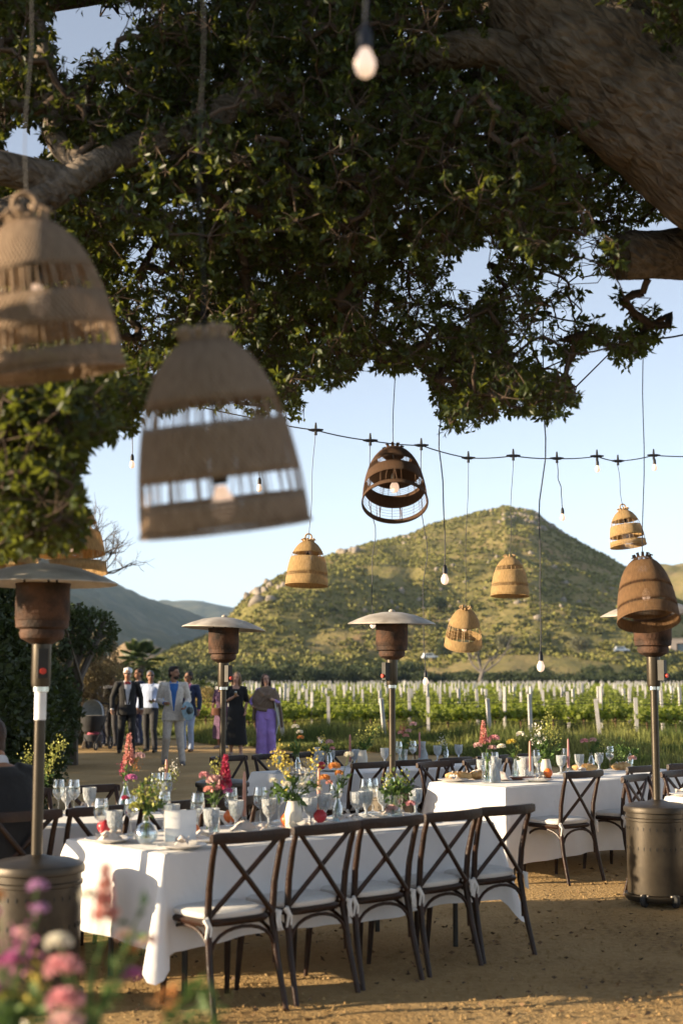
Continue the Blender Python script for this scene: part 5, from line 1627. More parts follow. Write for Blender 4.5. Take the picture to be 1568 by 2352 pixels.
# ---------------------------------------------------------------- tableware
def on(key, u, v):
    """the spot of the table top seen at (u, v), kept a hand's breadth inside the edge"""
    A, Ln, Wd, _ = TAB[key]
    q = gp(u, v, TZ) - Vector((A.x, A.y, TZ))
    s = min(max(q.dot(D_), 0.06), Ln - 0.06)
    n_ = min(max(q.dot(N_), 0.07), Wd - 0.07)
    return frame_at(A, s, n_, TZ + 0.004)
PRO = {}
def place(kind, maker, p, label, group=None, rz=0.0):
    if kind not in PRO:
        o = maker(); PRO[kind] = o
        o.location = p; o.rotation_euler = (0, 0, rz)
        tag(o, label, None, group)
        return o
    return dup(PRO[kind], p, rz, label, group)
def wine():
    t = thing('wine_glass', '', 'wine glass')
    prof = [(0, 0), (0.036, 0.001), (0.034, 0.004), (0.008, 0.012), (0.004, 0.03), (0.004, 0.088), (0.012, 0.098), (0.034, 0.118), (0.042, 0.145), (0.040, 0.185), (0.034, 0.225), (0.033, 0.225), (0.039, 0.185), (0.041, 0.145), (0.033, 0.120), (0.010, 0.101), (0, 0.099)]
    mb = MB(); mb.lathe(prof[:6], 20); mb.build('stem', M['glass'], t)
    mb = MB(); mb.lathe(prof[5:], 20); mb.build('bowl', M['glass'], t)
    return t
def goblet():
    t = thing('water_goblet', '', 'goblet')
    mb = MB(); mb.lathe([(0, 0), (0.037, 0.001), (0.036, 0.006), (0.012, 0.014), (0.008, 0.03), (0.012, 0.05), (0.014, 0.056)], 14); mb.build('foot', M['crystal'], t)
    mb = MB(); mb.lathe([(0.014, 0.056), (0.036, 0.08), (0.044, 0.115), (0.046, 0.165), (0.044, 0.165), (0.041, 0.115), (0.033, 0.083), (0, 0.066)], 14); mb.build('bowl', M['crystal'], t, sharp=15)
    mb = MB(); mb.lathe([(0, 0.067), (0.0325, 0.084), (0.0400, 0.115), (0.0412, 0.137), (0, 0.137)], 14); mb.build('water', M['glassblue'], t)
    return t
def candle(m):
    def f():
        t = thing('taper_candle', '', 'candle')
        mb = MB(); mb.lathe([(0, 0), (0.034, 0.0), (0.034, 0.008), (0.016, 0.014), (0.013, 0.04), (0.016, 0.045), (0.016, 0.055), (0.0, 0.05)], 16); mb.build('holder', M['glass'], t)
        mb = MB(); mb.lathe([(0.0125, 0.045), (0.011, 0.2), (0.0085, 0.30), (0.004, 0.315), (0, 0.317)], 14); c = mb.build('wax', M[m], t)
        mb = MB(); mb.tube([(0, 0, 0.315), (0.001, 0, 0.328)], 0.0012, 5); mb.build('wick', M['rubber'], c)
        return t
    return f
def plate():
    t = thing('dinner_plate', '', 'plate')
    mb = MB(); mb.lathe([(0, 0.002), (0.08, 0.002), (0.092, 0.008), (0.132, 0.018), (0.134, 0.020), (0.130, 0.022), (0.09, 0.011), (0.0, 0.008)], 32); mb.build('dish', M['plate'], t)
    mb = MB()
    r_ = random.Random(4)
    vs = []
    for j in range(6):
        for i in range(10):
            a, b = i / 9 - 0.5, j / 5 - 0.5
            vs.append((a * 0.17, b * 0.07, 0.024 + 0.02 * math.sin(a * 9) * math.cos(b * 5) + 0.012 * r_.random() + 0.012))
    mb.add(vs, [(j * 10 + i, j * 10 + i + 1, (j + 1) * 10 + i + 1, (j + 1) * 10 + i) for j in range(5) for i in range(9)])
    mb.build('folded_napkin', M['napkin'], t)
    return t
def fruit(m, r_, nm):
    def f():
        t = thing(nm, '', 'fruit')
        mb = MB(); mb.lathe([(0.004, 2 * r_ * 0.9), (r_ * 0.45, 2 * r_ * 0.93), (r_ * 0.9, r_ * 1.35), (r_, r_ * 0.95), (r_ * 0.8, r_ * 0.4), (r_ * 0.35, 0.02 * r_), (0, 0)], 16); b = mb.build('flesh', M[m], t)
        mb = MB(); mb.tube([(0, 0, 2 * r_ * 0.88), (0.004, 0, 2 * r_ * 1.06)], 0.003, 5); mb.build('stalk', M['stem'], t)
        return t
    return f
def bread():
    t = thing('bread_loaf', '', 'bread')
    mb = MB(); mb.ell((0, 0, 0.035), (0.13, 0.06, 0.04), 16, 8, None, 0.12, 3); b = mb.build('crust', M['bread'], t)
    mb = MB()
    for k in range(4): mb.tube([(-0.07 + 0.045 * k, -0.03, 0.065), (-0.055 + 0.045 * k, 0.0, 0.0765), (-0.04 + 0.045 * k, 0.03, 0.065)], 0.005, 5)
    mb.build('scoring', M['napkin'], t)
    return t
def card():
    t = thing('menu_card', '', 'card')
    mb = MB()
    w_, h_ = 0.085, 0.17
    vs = []
    for j in range(6):
        for i in range(7):
            a = i / 6 - 0.5
            vs.append((a * w_ * 2, -0.02 * math.cos(a * 3) + 0.012 * j / 5, h_ * j / 5))
    mb.add(vs, [(j * 7 + i, j * 7 + i + 1, (j + 1) * 7 + i + 1, (j + 1) * 7 + i) for j in range(5) for i in range(6)])
    mb.add([(x, y + 0.045, z * 0.98) for x, y, z in vs], [(j * 7 + i, (j + 1) * 7 + i, (j + 1) * 7 + i + 1, j * 7 + i + 1) for j in range(5) for i in range(6)])
    mb.build('folded_sheet', M['card'], t)
    return t
def carafe():
    t = thing('water_carafe', '', 'carafe')
    mb = MB(); mb.lathe([(0, 0), (0.052, 0.001), (0.056, 0.02), (0.05, 0.08), (0.03, 0.13), (0.024, 0.17), (0.03, 0.215), (0.028, 0.215), (0.022, 0.17), (0.028, 0.13), (0.047, 0.08), (0.052, 0.02), (0, 0.006)], 16); mb.build('glass_body', M['crystal'], t)
    mb = MB(); mb.lathe([(0, 0.008), (0.05, 0.02), (0.046, 0.08), (0.03, 0.12), (0, 0.12)], 16); mb.build('water', M['glassblue'], t)
    return t
W_, G_ = 'clear stemmed wine glass ', 'pressed water goblet '
glasses = [
 ('first', 'w', 231, 1930, 'nearest the sunlit end of the long table'), ('first', 'w', 361, 1908, 'just behind the round vase of yellow green flowers'), ('first', 'w', 453, 1914, 'behind the white menu card of the long table'),
 ('first', 'w', 597, 1895, 'beside the cream ceramic vase of the long table'), ('first', 'w', 853, 1868, 'beside the low green plant of the long table'), ('first', 'w', 530, 1898, 'behind the bottle of pink and red flowers'),
 ('first', 'g', 263, 1934, 'beside the round vase at the sunlit table end'), ('first', 'g', 542, 1905, 'in front of the peach candle by the red flowers'), ('first', 'g', 712, 1896, 'just past the cream ceramic vase'), ('first', 'g', 820, 1880, 'next to the orange flowers'),
 ('first', 'g', 840, 1877, 'between the orange flowers and the low green plant'), ('first', 'g', 954, 1872, 'at the far end of the long table beside the green plant'), ('first', 'g', 395, 1916, 'behind the round vase, half hidden by the menu card'), ('first', 'g', 690, 1888, 'behind the cream ceramic vase'),
 ('side', 'w', 134, 1872, 'in front of the upright chair, next to the yellow green spray'), ('side', 'w', 169, 1872, 'beside its twin before the bottle of pink flowers'), ('side', 'w', 273, 1842, 'just beyond the bottle vase of tall pink flowers'), ('side', 'w', 327, 1836, 'behind the peach candle of the shaded table'), ('side', 'w', 460, 1826, 'at the far end of the shaded table'),
 ('side', 'g', 302, 1838, 'beside the peach candle of the shaded table'), ('side', 'g', 440, 1828, 'in front of the end wine glass of the shaded table'), ('side', 'g', 150, 1866, 'between the two wine glasses near the seated guest'),
 ('rear', 'g', 630, 1776, 'alone at the near end of the rear table'), ('rear', 'g', 702, 1762, 'by the tall white and orange flower of the rear table'), ('rear', 'g', 781, 1758, 'beside the dusty pink candle of the rear table'), ('rear', 'g', 812, 1758, 'beside the cream vase of greenery at the rear table'), ('rear', 'g', 848, 1754, 'behind the cream vase of greenery at the rear table'),
 ('rear', 'g', 964, 1747, 'right beside the carafe past the middle heater pole'), ('rear', 'g', 1024, 1745, 'last on the rear table, before the shaded grass'), ('rear', 'w', 876, 1752, 'close to the middle heater pole on the rear table'),
 ('second', 'g', 1050, 1785, 'at the bread end of the second table'), ('second', 'w', 1064, 1782, 'tall beside the goblet at the bread end'), ('second', 'w', 1106, 1788, 'behind the pink flower jar of the second table'), ('second', 'g', 1124, 1792, 'beside the pink flower jar of the second table'), ('second', 'g', 1205, 1783, 'before the first candle of the second table'),
 ('second', 'g', 1236, 1780, 'beside the cream jug of tall greenery'), ('second', 'g', 1288, 1777, 'before the second candle of the second table'), ('second', 'w', 1276, 1774, 'behind the cream jug of tall greenery'), ('second', 'g', 1373, 1770, 'next to the small pink and white posy'), ('second', 'w', 1400, 1769, 'last tall glass above the standing chair'),
 ('first', 'w', 770, 1876, 'behind the orange flowers of the long table'), ('first', 'g', 618, 1900, 'between the menu card and the cream ceramic vase'), ('first', 'g', 668, 1882, 'half hidden behind the cream ceramic vase'), ('first', 'w', 905, 1862, 'behind the low green plant at the far end'),

 ('first', 'w', 300, 1920, 'between the round vase and its neighbour goblet'), ('first', 'g', 485, 1928, 'close to the first orange on the long table'), ('first', 'w', 640, 1888, 'half behind the yellow sprays of the cream vase'), ('first', 'g', 745, 1886, 'at the foot of the second peach candle'),
 ('first', 'w', 825, 1868, 'between two goblets past the orange flowers'), ('first', 'g', 880, 1872, 'touching the leaves of the low green plant'), ('second', 'g', 1090, 1783, 'behind the smaller bread loaf'), ('second', 'g', 1330, 1774, 'under the posy, beside the pale loaf'),
 ('second', 'w', 1168, 1776, 'behind the white card of the second table'), ('rear', 'g', 740, 1762, 'hidden partly by the carafe of the rear table'), ('rear', 'w', 905, 1750, 'just before the coral flowers of the rear table'), ('side', 'g', 345, 1836, 'between the candle and the small white flowers'), ('side', 'g', 205, 1868, 'at the plate near the pink flower bottle'),
]
for key, k, u, v, ph in glasses:
    place(k, wine if k == 'w' else goblet, on(key, u, v), (W_ if k == 'w' else G_) + ph, 'wine glasses on the tables' if k == 'w' else 'water goblets on the tables', u * 0.37)
for key, m, u, v, ph in [('first', 'wax', 553, 1893, 'between the red snapdragon and the water goblets'), ('first', 'wax', 732, 1882, 'past the cream vase, in front of the rear cloth'), ('side', 'wax', 318, 1837, 'among the glasses of the shaded table'),
        ('rear', 'waxpink', 792, 1760, 'standing beside the cream vase of greenery'), ('rear', 'waxpink', 887, 1747, 'close to the middle heater pole'), ('second', 'wax', 1217, 1784, 'leaning slightly beside the cream jug of greenery'), ('second', 'waxpink', 1305, 1776, 'tallest, above the standing chair')]:
    o = place('c' + m, candle(m), on(key, u, v), ('peach' if m == 'wax' else 'dusty pink') + ' taper candle ' + ph, 'taper candles on the tables')
for key, u, v, ph in [('first', 222, 1938, 'at the sunlit table end'), ('first', 418, 1950, 'in front of the white menu card'), ('first', 470, 1935, 'at the place of the first chair'), ('first', 600, 1915, 'in front of the cream ceramic vase'), ('first', 800, 1893, 'beside the orange flowers'), ('first', 900, 1880, 'under the low green plant'),
        ('rear', 655, 1782, 'at the near end of the rear table'), ('rear', 760, 1772, 'beside the carafe of the rear table'), ('second', 1040, 1796, 'under the bread'), ('second', 1235, 1796, 'below the cream jug'), ('second', 1335, 1778, 'below the pink and white posy'), ('edge', 1552, 1832, 'on the sunlit cloth corner behind the heater'), ('side', 215, 1862, 'beside the bottle of pink flowers'), ('first', 690, 1908, 'at the place of the third chair')]:
    place('plate', plate, on(key, u, v), 'cream plate with a folded napkin ' + ph, 'set plates', u * 0.5)
for key, u, v, m, nm, ph in [('first', 443, 1932, 'orange', 'orange', 'orange fruit on the plate by the first chair'), ('first', 523, 1896, 'orange', 'orange', 'orange fruit among the water goblets of the long table'), ('first', 660, 1905, 'orange', 'orange', 'small orange fruit at the foot of the cream vase'),
        ('first', 214, 1918, 'redfruit', 'pomegranate', 'red fruit on the plate at the sunlit table end'), ('rear', 738, 1772, 'redfruit', 'pomegranate', 'dark red fruit on the edge of the rear table'), ('second', 1258, 1790, 'orange', 'orange', 'orange fruit below the cream jug'), ('first', 735, 1896, 'redfruit', 'pomegranate', 'red fruit at the foot of the second peach candle')]:
    place(m, fruit(m, 0.042, nm), on(key, u, v) + Vector((0, 0, 0.012)), ph, None)
place('bread', bread, on('second', 1030, 1791), 'large golden bread loaf at the bright end of the second table', 'bread on the second table', 0.3)
place('bread', bread, on('second', 1072, 1788), 'smaller golden bread loaf next to the large one', 'bread on the second table', 1.1)
place('bread', bread, on('second', 1335, 1772), 'pale bread loaf near the posy at the far end', 'bread on the second table', 0.1)
place('bread', bread, on('second', 1425, 1769), 'whitish bread roll beyond the last tall wine glass', 'bread on the second table', 0.6)
place('card', card, on('first', 415, 1936), 'upright white folded card on the long table between the vase and the red flowers', 'menu cards', RZ0 * 0.3)
place('card', card, on('second', 1158, 1779), 'upright white folded card behind the crumpled napkin of the second table', 'menu cards', 0.2)
place('carafe', carafe, on('rear', 728, 1769), 'faceted water carafe above the dark red fruit', 'carafes')
place('carafe', carafe, on('rear', 950, 1750), 'faceted water carafe past the middle heater pole', 'carafes')
place('carafe', carafe, on('second', 1135, 1797), 'clear carafe between the pink flowers and the napkin', 'carafes')
mb = MB(); mb.box((0, 0, 0.012), (0.34, 0.13, 0.018)); mb.box((0.21, 0, 0.012), (0.10, 0.03, 0.016))
o = mb.build('serving_board', M['board']); o.location = on('second', 1200, 1791); o.rotation_euler = (0, 0, 0.25); tag(o, 'red brown wooden serving board lying at the sunlit edge of the second table', 'board')
def crumple(label, p, s, seed):
    mb = MB()
    g_ = random.Random(seed)
    vs = []
    for j in range(9):
        for i in range(9):
            a, b = i / 8 - 0.5, j / 8 - 0.5
            rr_ = math.hypot(a, b)
            vs.append((a * s, b * s, max(0.004, (0.62 - rr_) * s * 0.75 * (0.6 + 0.7 * g_.random()))))
    mb.add(vs, [(j * 9 + i, j * 9 + i + 1, (j + 1) * 9 + i + 1, (j + 1) * 9 + i) for j in range(8) for i in range(8)])
    o = mb.build('crumpled_napkin', M['napkin'], sharp=0); o.location = p; tag(o, label, 'napkin')
crumple('pale crumpled napkin standing in a peak between the carafe and the board', on('second', 1152, 1793), 0.17, 4)
crumple('pink crumpled napkin on the rear table beside the lone goblet', on('rear', 660, 1778), 0.15, 5)
crumple('crumpled napkin at the sunlit end beside the red fruit', on('first', 240, 1937), 0.14, 6)
crumple('crumpled napkin behind the first orange on the long table', on('first', 560, 1910), 0.15, 7)
mb = MB(); mb.lathe([(0, 0), (0.03, 0.0), (0.05, 0.025), (0.056, 0.05), (0.052, 0.05), (0.045, 0.025), (0, 0.006)], 18)
o = mb.build('blue_bowl', M['bluebowl']); o.location = on('edge', 1404, 1792) ; tag(o, 'small turquoise bowl above the rail of the angled chair', 'bowl')

# ---------------------------------------------------------------- flowers
def petalmat(name, c, var=0.25):
    return mat(name, c, 0.6, var, 25, transl=0.3, island=0.25)
FM = {'pink': petalmat('pink_petal', (0.72, 0.34, 0.36)), 'coral': petalmat('coral_petal', (0.76, 0.38, 0.32)), 'red': petalmat('raspberry_petal', (0.55, 0.06, 0.13)), 'blush': petalmat('blush_petal', (0.70, 0.45, 0.42)),
      'white': petalmat('cream_petal', (0.76, 0.72, 0.60), 0.1), 'yellow': petalmat('yellow_petal', (0.66, 0.52, 0.10)), 'orange': petalmat('apricot_petal', (0.70, 0.32, 0.10)), 'magenta': petalmat('magenta_petal', (0.56, 0.18, 0.36)), 'lilac': petalmat('lilac_petal', (0.45, 0.25, 0.42)), 'lime': petalmat('lime_bud', (0.42, 0.42, 0.10)), 'green': M['leafg']}
def vase_mesh(kind):
    mb = MB()
    if kind == 'round': prof = [(0, 0), (0.03, 0.001), (0.062, 0.03), (0.066, 0.06), (0.05, 0.095), (0.02, 0.115), (0.016, 0.14), (0.021, 0.15), (0.017, 0.15), (0.013, 0.14), (0.017, 0.113), (0.046, 0.093), (0.062, 0.06), (0.058, 0.032), (0, 0.006)]
    elif kind == 'flask': prof = [(0, 0), (0.055, 0.002), (0.06, 0.012), (0.052, 0.05), (0.02, 0.125), (0.015, 0.16), (0.02, 0.175), (0.017, 0.175), (0.012, 0.16), (0.017, 0.123), (0.048, 0.05), (0.055, 0.013), (0, 0.007)]
    elif kind == 'bottle': prof = [(0, 0), (0.03, 0.001), (0.032, 0.01), (0.032, 0.10), (0.016, 0.135), (0.014, 0.175), (0.017, 0.18), (0.014, 0.18), (0.011, 0.175), (0.013, 0.134), (0.029, 0.10), (0.029, 0.012), (0, 0.006)]
    elif kind == 'jar': prof = [(0, 0), (0.045, 0.001), (0.05, 0.02), (0.048, 0.09), (0.055, 0.145), (0.052, 0.145), (0.045, 0.09), (0.046, 0.02), (0, 0.008)]
    else: prof = [(0, 0), (0.04, 0.001), (0.05, 0.02), (0.052, 0.09), (0.042, 0.135), (0.036, 0.155), (0.039, 0.165), (0.034, 0.165), (0.032, 0.15), (0.0, 0.14)]
    mb.lathe(prof, 20)
    return mb
def bouquet(p, vk, vlabel, flabel, heads, scale=1.0, seed=0, water=True):
    """heads: (dx, height above the foot, dy, kind, colour, size)"""
    rnd_ = random.Random(seed)
    g_ = np.random.default_rng(seed)
    v_ = thing('bud_vase', vlabel, 'vase', p)
    o = vase_mesh(vk).build('vase_body', M['ceramic'] if vk == 'jug' else M['glass'], v_); o.scale = (scale,) * 3
    if vk != 'jug' and water:
        mb = MB(); r_ = {'round': 0.055, 'flask': 0.042, 'bottle': 0.028, 'jar': 0.044}[vk]
        mb.lathe([(0, 0.008), (r_ * 0.85, 0.012), (r_, 0.04), (r_ * 0.9, 0.06), (0, 0.06)], 16)
        o = mb.build('water', M['glassblue'], v_); o.scale = (scale,) * 3
    f_ = thing('flower_posy', flabel, 'flowers', p)
    neck = Vector((0, 0, 0.16 * scale))
    st = MB()
    LP, LA, LS = [], [], []
    for dx, hz_, dy, kind, colr, size in heads:
        h = Vector((dx, dy, hz_))
        mid_ = neck * 0.55 + h * 0.45 + Vector((rnd_.gauss(0, 0.008), rnd_.gauss(0, 0.008), 0.02))
        base_ = Vector((rnd_.gauss(0, 0.012), rnd_.gauss(0, 0.012), 0.03 * scale))
        st.tube([base_, neck + Vector((rnd_.gauss(0, 0.006), rnd_.gauss(0, 0.006), 0)), mid_, h], [0.0028 * scale, 0.0028 * scale, 0.0024, 0.0018], 5)
        if kind == 'rose':
            size = size * 0.76
            # a cupped bloom of overlapping petals
            n_ = 34
            k_ = np.arange(n_)
            a_ = k_ * 2.399
            el = np.linspace(1.35, -0.25, n_)
            dirs = np.stack([np.cos(a_) * np.cos(el), np.sin(a_) * np.cos(el), np.sin(el)], 1)
            P = np.array(h) + dirs * size * np.linspace(0.12, 0.55, n_)[:, None] - np.array([0, 0, size * 0.15])
            A_ = dirs * 0.7 + np.array([0, 0, 0.75]) * np.linspace(0.4, 1.0, n_)[:, None]
            V, Fc = leaves(P, A_, np.full(n_, size * 0.72), 1.05, 0.24, g_)
            link('blossom', np_mesh('blossom', V, Fc, FM[colr], True), f_)
        elif kind == 'spike':
            n_ = int(170)
            t_ = g_.random(n_)
            L_ = size * 4.2
            rr_ = size * (0.62 - 0.42 * t_)
            a_ = g_.random(n_) * 6.283
            P = np.array(h) + np.stack([np.cos(a_) * rr_ * 0.4, np.sin(a_) * rr_ * 0.4, (t_ - 0.75) * L_], 1)
            A_ = np.stack([np.cos(a_), np.sin(a_), np.full(n_, 0.45)], 1)
            V, Fc = leaves(P, A_, rr_ * 1.15 + 0.004, 1.0, 0.2, g_)
            link('blossom', np_mesh('blossom', V, Fc, FM[colr], True), f_)
        elif kind == 'spray':
            n_ = 70
            t_ = g_.random(n_)
            P = np.array(h) + g_.normal(size=(n_, 3)) * size * np.array([0.55, 0.55, 0.9])
            V, Fc = leaves(P, g_.normal(size=(n_, 3)) + np.array([0, 0, 0.5]), size * (0.28 + 0.25 * g_.random(n_)), 0.8, 0.2, g_)
            link('blossom', np_mesh('blossom', V, Fc, FM[colr], True), f_)
        else:                                                      # leaves along the stem
            n_ = 26
            t_ = g_.random(n_)[:, None]
            P = np.array(neck) * (1 - t_) + np.array(h) * t_ + g_.normal(size=(n_, 3)) * 0.006
            A_ = g_.normal(size=(n_, 3)) * 0.8 + (np.array(h) - np.array(neck)) / max((h - neck).length, 0.01) * 0.8
            V, Fc = leaves(P, A_, size * (0.5 + 0.7 * g_.random(n_)), 0.45, 0.15, g_)
            link('foliage', np_mesh('foliage', V, Fc, FM[colr]), f_)
    st.build('stems', M['stem'], f_)
    return f_
bouquet(on('first', 336, 1940), 'round', 'round clear glass vase at the sunlit end of the long table', 'yellow green buds and leaves in the round glass vase',
        [(-.05, .26, 0, 'spray', 'lime', .045), (0.02, .25, 0, 'spray', 'lime', .05), (.06, .28, 0.02, 'spray', 'lime', .04), (-.03, .31, .02, 'leaf', 'green', .05), (.03, .34, 0, 'leaf', 'green', .05), (-.06, .20, -.03, 'rose', 'lime', .045), (.08, .21, 0, 'leaf', 'green', .045), (-.12, .24, .02, 'rose', 'red', .03)], 1, 1)
bouquet(on('first', 492, 1918), 'bottle', 'clear bottle vase behind the menu card holding red and blush flowers', 'red snapdragon and blush roses in a bottle on the long table',
        [(.06, .40, 0, 'spike', 'red', .045), (0, .30, 0, 'rose', 'blush', .07), (.04, .26, .02, 'rose', 'pink', .055), (-.06, .33, 0, 'rose', 'pink', .045), (-.03, .25, -.02, 'rose', 'coral', .045), (.01, .36, .02, 'spray', 'lime', .035), (.08, .24, 0, 'rose', 'magenta', .04), (-.02, .24, .03, 'leaf', 'green', .05)], 1, 2)
bouquet(on('first', 674, 1906), 'jug', 'cream ceramic vase in the middle of the long table', 'pale yellow and white wildflowers spilling from the cream ceramic vase',
        [(-.10, .42, 0, 'spray', 'yellow', .045), (-.05, .36, 0, 'spray', 'yellow', .045), (.12, .38, 0, 'spray', 'yellow', .04), (.06, .31, 0, 'spray', 'white', .04), (-.12, .28, 0, 'rose', 'white', .035), (-.04, .26, -.03, 'rose', 'white', .04), (.05, .25, -.02, 'rose', 'white', .038), (-.08, .24, 0, 'leaf', 'green', .06), (.09, .26, 0, 'leaf', 'green', .06), (0, .30, .03, 'leaf', 'green', .06), (-.15, .23, 0, 'leaf', 'green', .05), (.14, .27, .02, 'spray', 'lime', .03), (.15, .23, -.02, 'rose', 'white', .03)], 1, 3)
bouquet(on('first', 775, 1892), 'bottle', 'slim bottle vase of apricot flowers on the long table', 'apricot flowers with one tall cream bloom on the long table',
        [(-.08, .27, 0, 'rose', 'orange', .05), (-.02, .34, 0, 'rose', 'orange', .055), (.01, .30, 0, 'rose', 'orange', .04), (.07, .41, 0, 'rose', 'white', .045), (-.05, .24, .02, 'rose', 'coral', .035), (.04, .28, .02, 'leaf', 'green', .05)], 1, 4)
bouquet(on('first', 906, 1880), 'jar', 'low jar at the far end of the long table', 'low mound of green leaves with pale pink blooms at the far table end',
        [(-.07, .17, 0, 'leaf', 'green', .06), (.0, .21, 0, 'leaf', 'green', .06), (.08, .18, 0, 'leaf', 'green', .06), (-.04, .22, .03, 'spray', 'lime', .04), (.05, .22, .02, 'spray', 'lime', .04), (0, .18, -.02, 'spray', 'green', .07), (-.02, .06, -.07, 'rose', 'blush', .055), (.10, .09, -.03, 'rose', 'pink', .045), (.06, .17, .05, 'spray', 'green', .06)], 1, 5)
bouquet(on('side', 232, 1850), 'flask', 'conical clear bottle on the shaded table', 'tall pink snapdragon and roses in the conical bottle',
        [(.02, .45, 0, 'spike', 'coral', .05), (.09, .35, 0, 'rose', 'blush', .055), (.04, .20, -.02, 'rose', 'magenta', .06), (.10, .40, .02, 'leaf', 'lime', .03), (0, .30, 0, 'leaf', 'green', .05), (.06, .29, .02, 'spray', 'orange', .035), (-.02, .27, .02, 'spray', 'red', .03)], 1, 6)
bouquet(on('side', 78, 1874), 'jug', 'cream vase beside the seated guest behind the heater pole', 'yellow green sprays on both sides of the first heater pole',
        [(.12, .38, 0, 'spray', 'lime', .05), (.16, .44, 0, 'spray', 'lime', .04), (.08, .30, 0, 'spray', 'lime', .04), (-.05, .36, 0, 'spray', 'lime', .04), (.10, .26, 0, 'leaf', 'green', .05), (-.03, .24, 0, 'leaf', 'green', .05)], 1, 7)
bouquet(on('side', 368, 1836), 'bottle', 'small bottle vase on the shaded table beyond the candle', 'small white and lime flowers beyond the peach candle',
        [(-.03, .24, 0, 'rose', 'white', .035), (.05, .26, 0, 'spray', 'white', .035), (.04, .20, 0, 'spray', 'lime', .04), (.0, .19, .02, 'leaf', 'green', .04)], 1, 8)
bouquet(on('rear', 683, 1778), 'bottle', 'slim bottle vase at the near end of the rear table', 'tall cream and apricot blooms above the rear table end',
        [(-.02, .43, 0, 'rose', 'white', .05), (.02, .38, 0, 'rose', 'white', .045), (.03, .33, 0, 'rose', 'orange', .045), (-.05, .24, 0, 'leaf', 'green', .06), (-.02, .28, .02, 'leaf', 'green', .06)], 1, 9)
bouquet(on('rear', 756, 1765), 'bottle', 'small bottle vase beside the carafe of the rear table', 'pale pink and yellow flowers beside the rear carafe',
        [(0, .25, 0, 'rose', 'blush', .055), (.03, .19, 0, 'rose', 'pink', .04), (-.07, .27, 0, 'spray', 'yellow', .035), (-.05, .2, .02, 'leaf', 'green', .05)], 1, 10)
bouquet(on('rear', 832, 1762), 'jug', 'cream jug on the rear table beside the pink candle', 'bushy yellow green branch leaning over the cream jug',
        [(-.03, .26, 0, 'spray', 'lime', .055), (.05, .30, 0, 'spray', 'lime', .055), (.12, .36, 0, 'spray', 'lime', .05), (.16, .40, 0, 'leaf', 'green', .06), (0, .22, 0, 'leaf', 'green', .07), (.08, .27, .02, 'leaf', 'green', .06)], 1, 11)
bouquet(on('rear', 925, 1754), 'jar', 'clear jar just past the middle heater pole', 'coral and blush flowers just past the middle heater pole',
        [(-.02, .31, 0, 'rose', 'coral', .05), (.03, .28, 0, 'rose', 'coral', .05), (.06, .33, 0, 'rose', 'blush', .05), (.11, .40, 0, 'rose', 'blush', .055), (0, .36, .02, 'spray', 'red', .03), (.03, .24, .0, 'leaf', 'green', .05)], 1, 12)
bouquet(on('rear', 1000, 1747), 'bottle', 'small bottle vase by the end goblet of the rear table', 'small white and lime flowers leaning before the grass',
        [(-.03, .18, 0, 'spray', 'white', .04), (.03, .22, 0, 'spray', 'lime', .04), (-.06, .15, 0, 'leaf', 'green', .05)], 1, 13)
bouquet(on('second', 1119, 1799), 'jar', 'clear jar of pink flowers at the bright corner of the second table', 'coral snapdragon and pink roses in the clear jar',
        [(-.03, .47, 0, 'spike', 'coral', .045), (-.01, .35, 0, 'rose', 'pink', .065), (.06, .37, 0, 'rose', 'pink', .065), (-.08, .31, 0, 'rose', 'blush', .055), (.04, .29, 0, 'rose', 'blush', .055), (.02, .42, .02, 'leaf', 'green', .05)], 1, 14)
bouquet(on('second', 1183, 1787), 'bottle', 'clear bottle of cream flowers behind the serving board', 'cream and pale yellow ranunculus above the serving board',
        [(-.12, .27, 0, 'rose', 'white', .055), (-.03, .31, 0, 'rose', 'yellow', .06), (.05, .38, 0, 'rose', 'white', .055), (-.02, .24, .0, 'leaf', 'green', .05), (.03, .28, .02, 'leaf', 'lime', .04)], 1, 15)
bouquet(on('second', 1253, 1787), 'jug', 'cream ceramic jug of greenery on the second table', 'tall yellow green branches and white blossom in the cream jug',
        [(.04, .52, 0, 'spray', 'lime', .05), (.02, .42, 0, 'spray', 'lime', .055), (.09, .38, 0, 'spray', 'lime', .05), (-.10, .34, 0, 'leaf', 'green', .06), (-.06, .37, 0, 'spray', 'white', .055), (.0, .30, 0, 'leaf', 'green', .07), (.12, .28, 0, 'leaf', 'green', .06)], 1, 16)
bouquet(on('second', 1357, 1772), 'bottle', 'small clear vase of the pink and white posy', 'small pink and white posy with trailing leaves above the chair',
        [(-.06, .28, 0, 'rose', 'pink', .055), (.02, .29, 0, 'rose', 'blush', .05), (.08, .30, 0, 'leaf', 'green', .05), (.12, .25, 0, 'spray', 'lime', .04), (.05, .24, 0, 'leaf', 'green', .05), (.18, .2, .02, 'leaf', 'green', .05)], 1, 17)
bouquet(on('second', 1446, 1767), 'bottle', 'low vase at the far end of the second table', 'trailing greenery with one pale pink rose at the end of the second table',
        [(.02, .10, -.02, 'rose', 'blush', .06), (-.10, .18, 0, 'spray', 'green', .05), (-.18, .22, 0, 'leaf', 'green', .05), (-.06, .15, .02, 'leaf', 'green', .06), (.08, .16, 0, 'leaf', 'green', .05)], 1, 18)
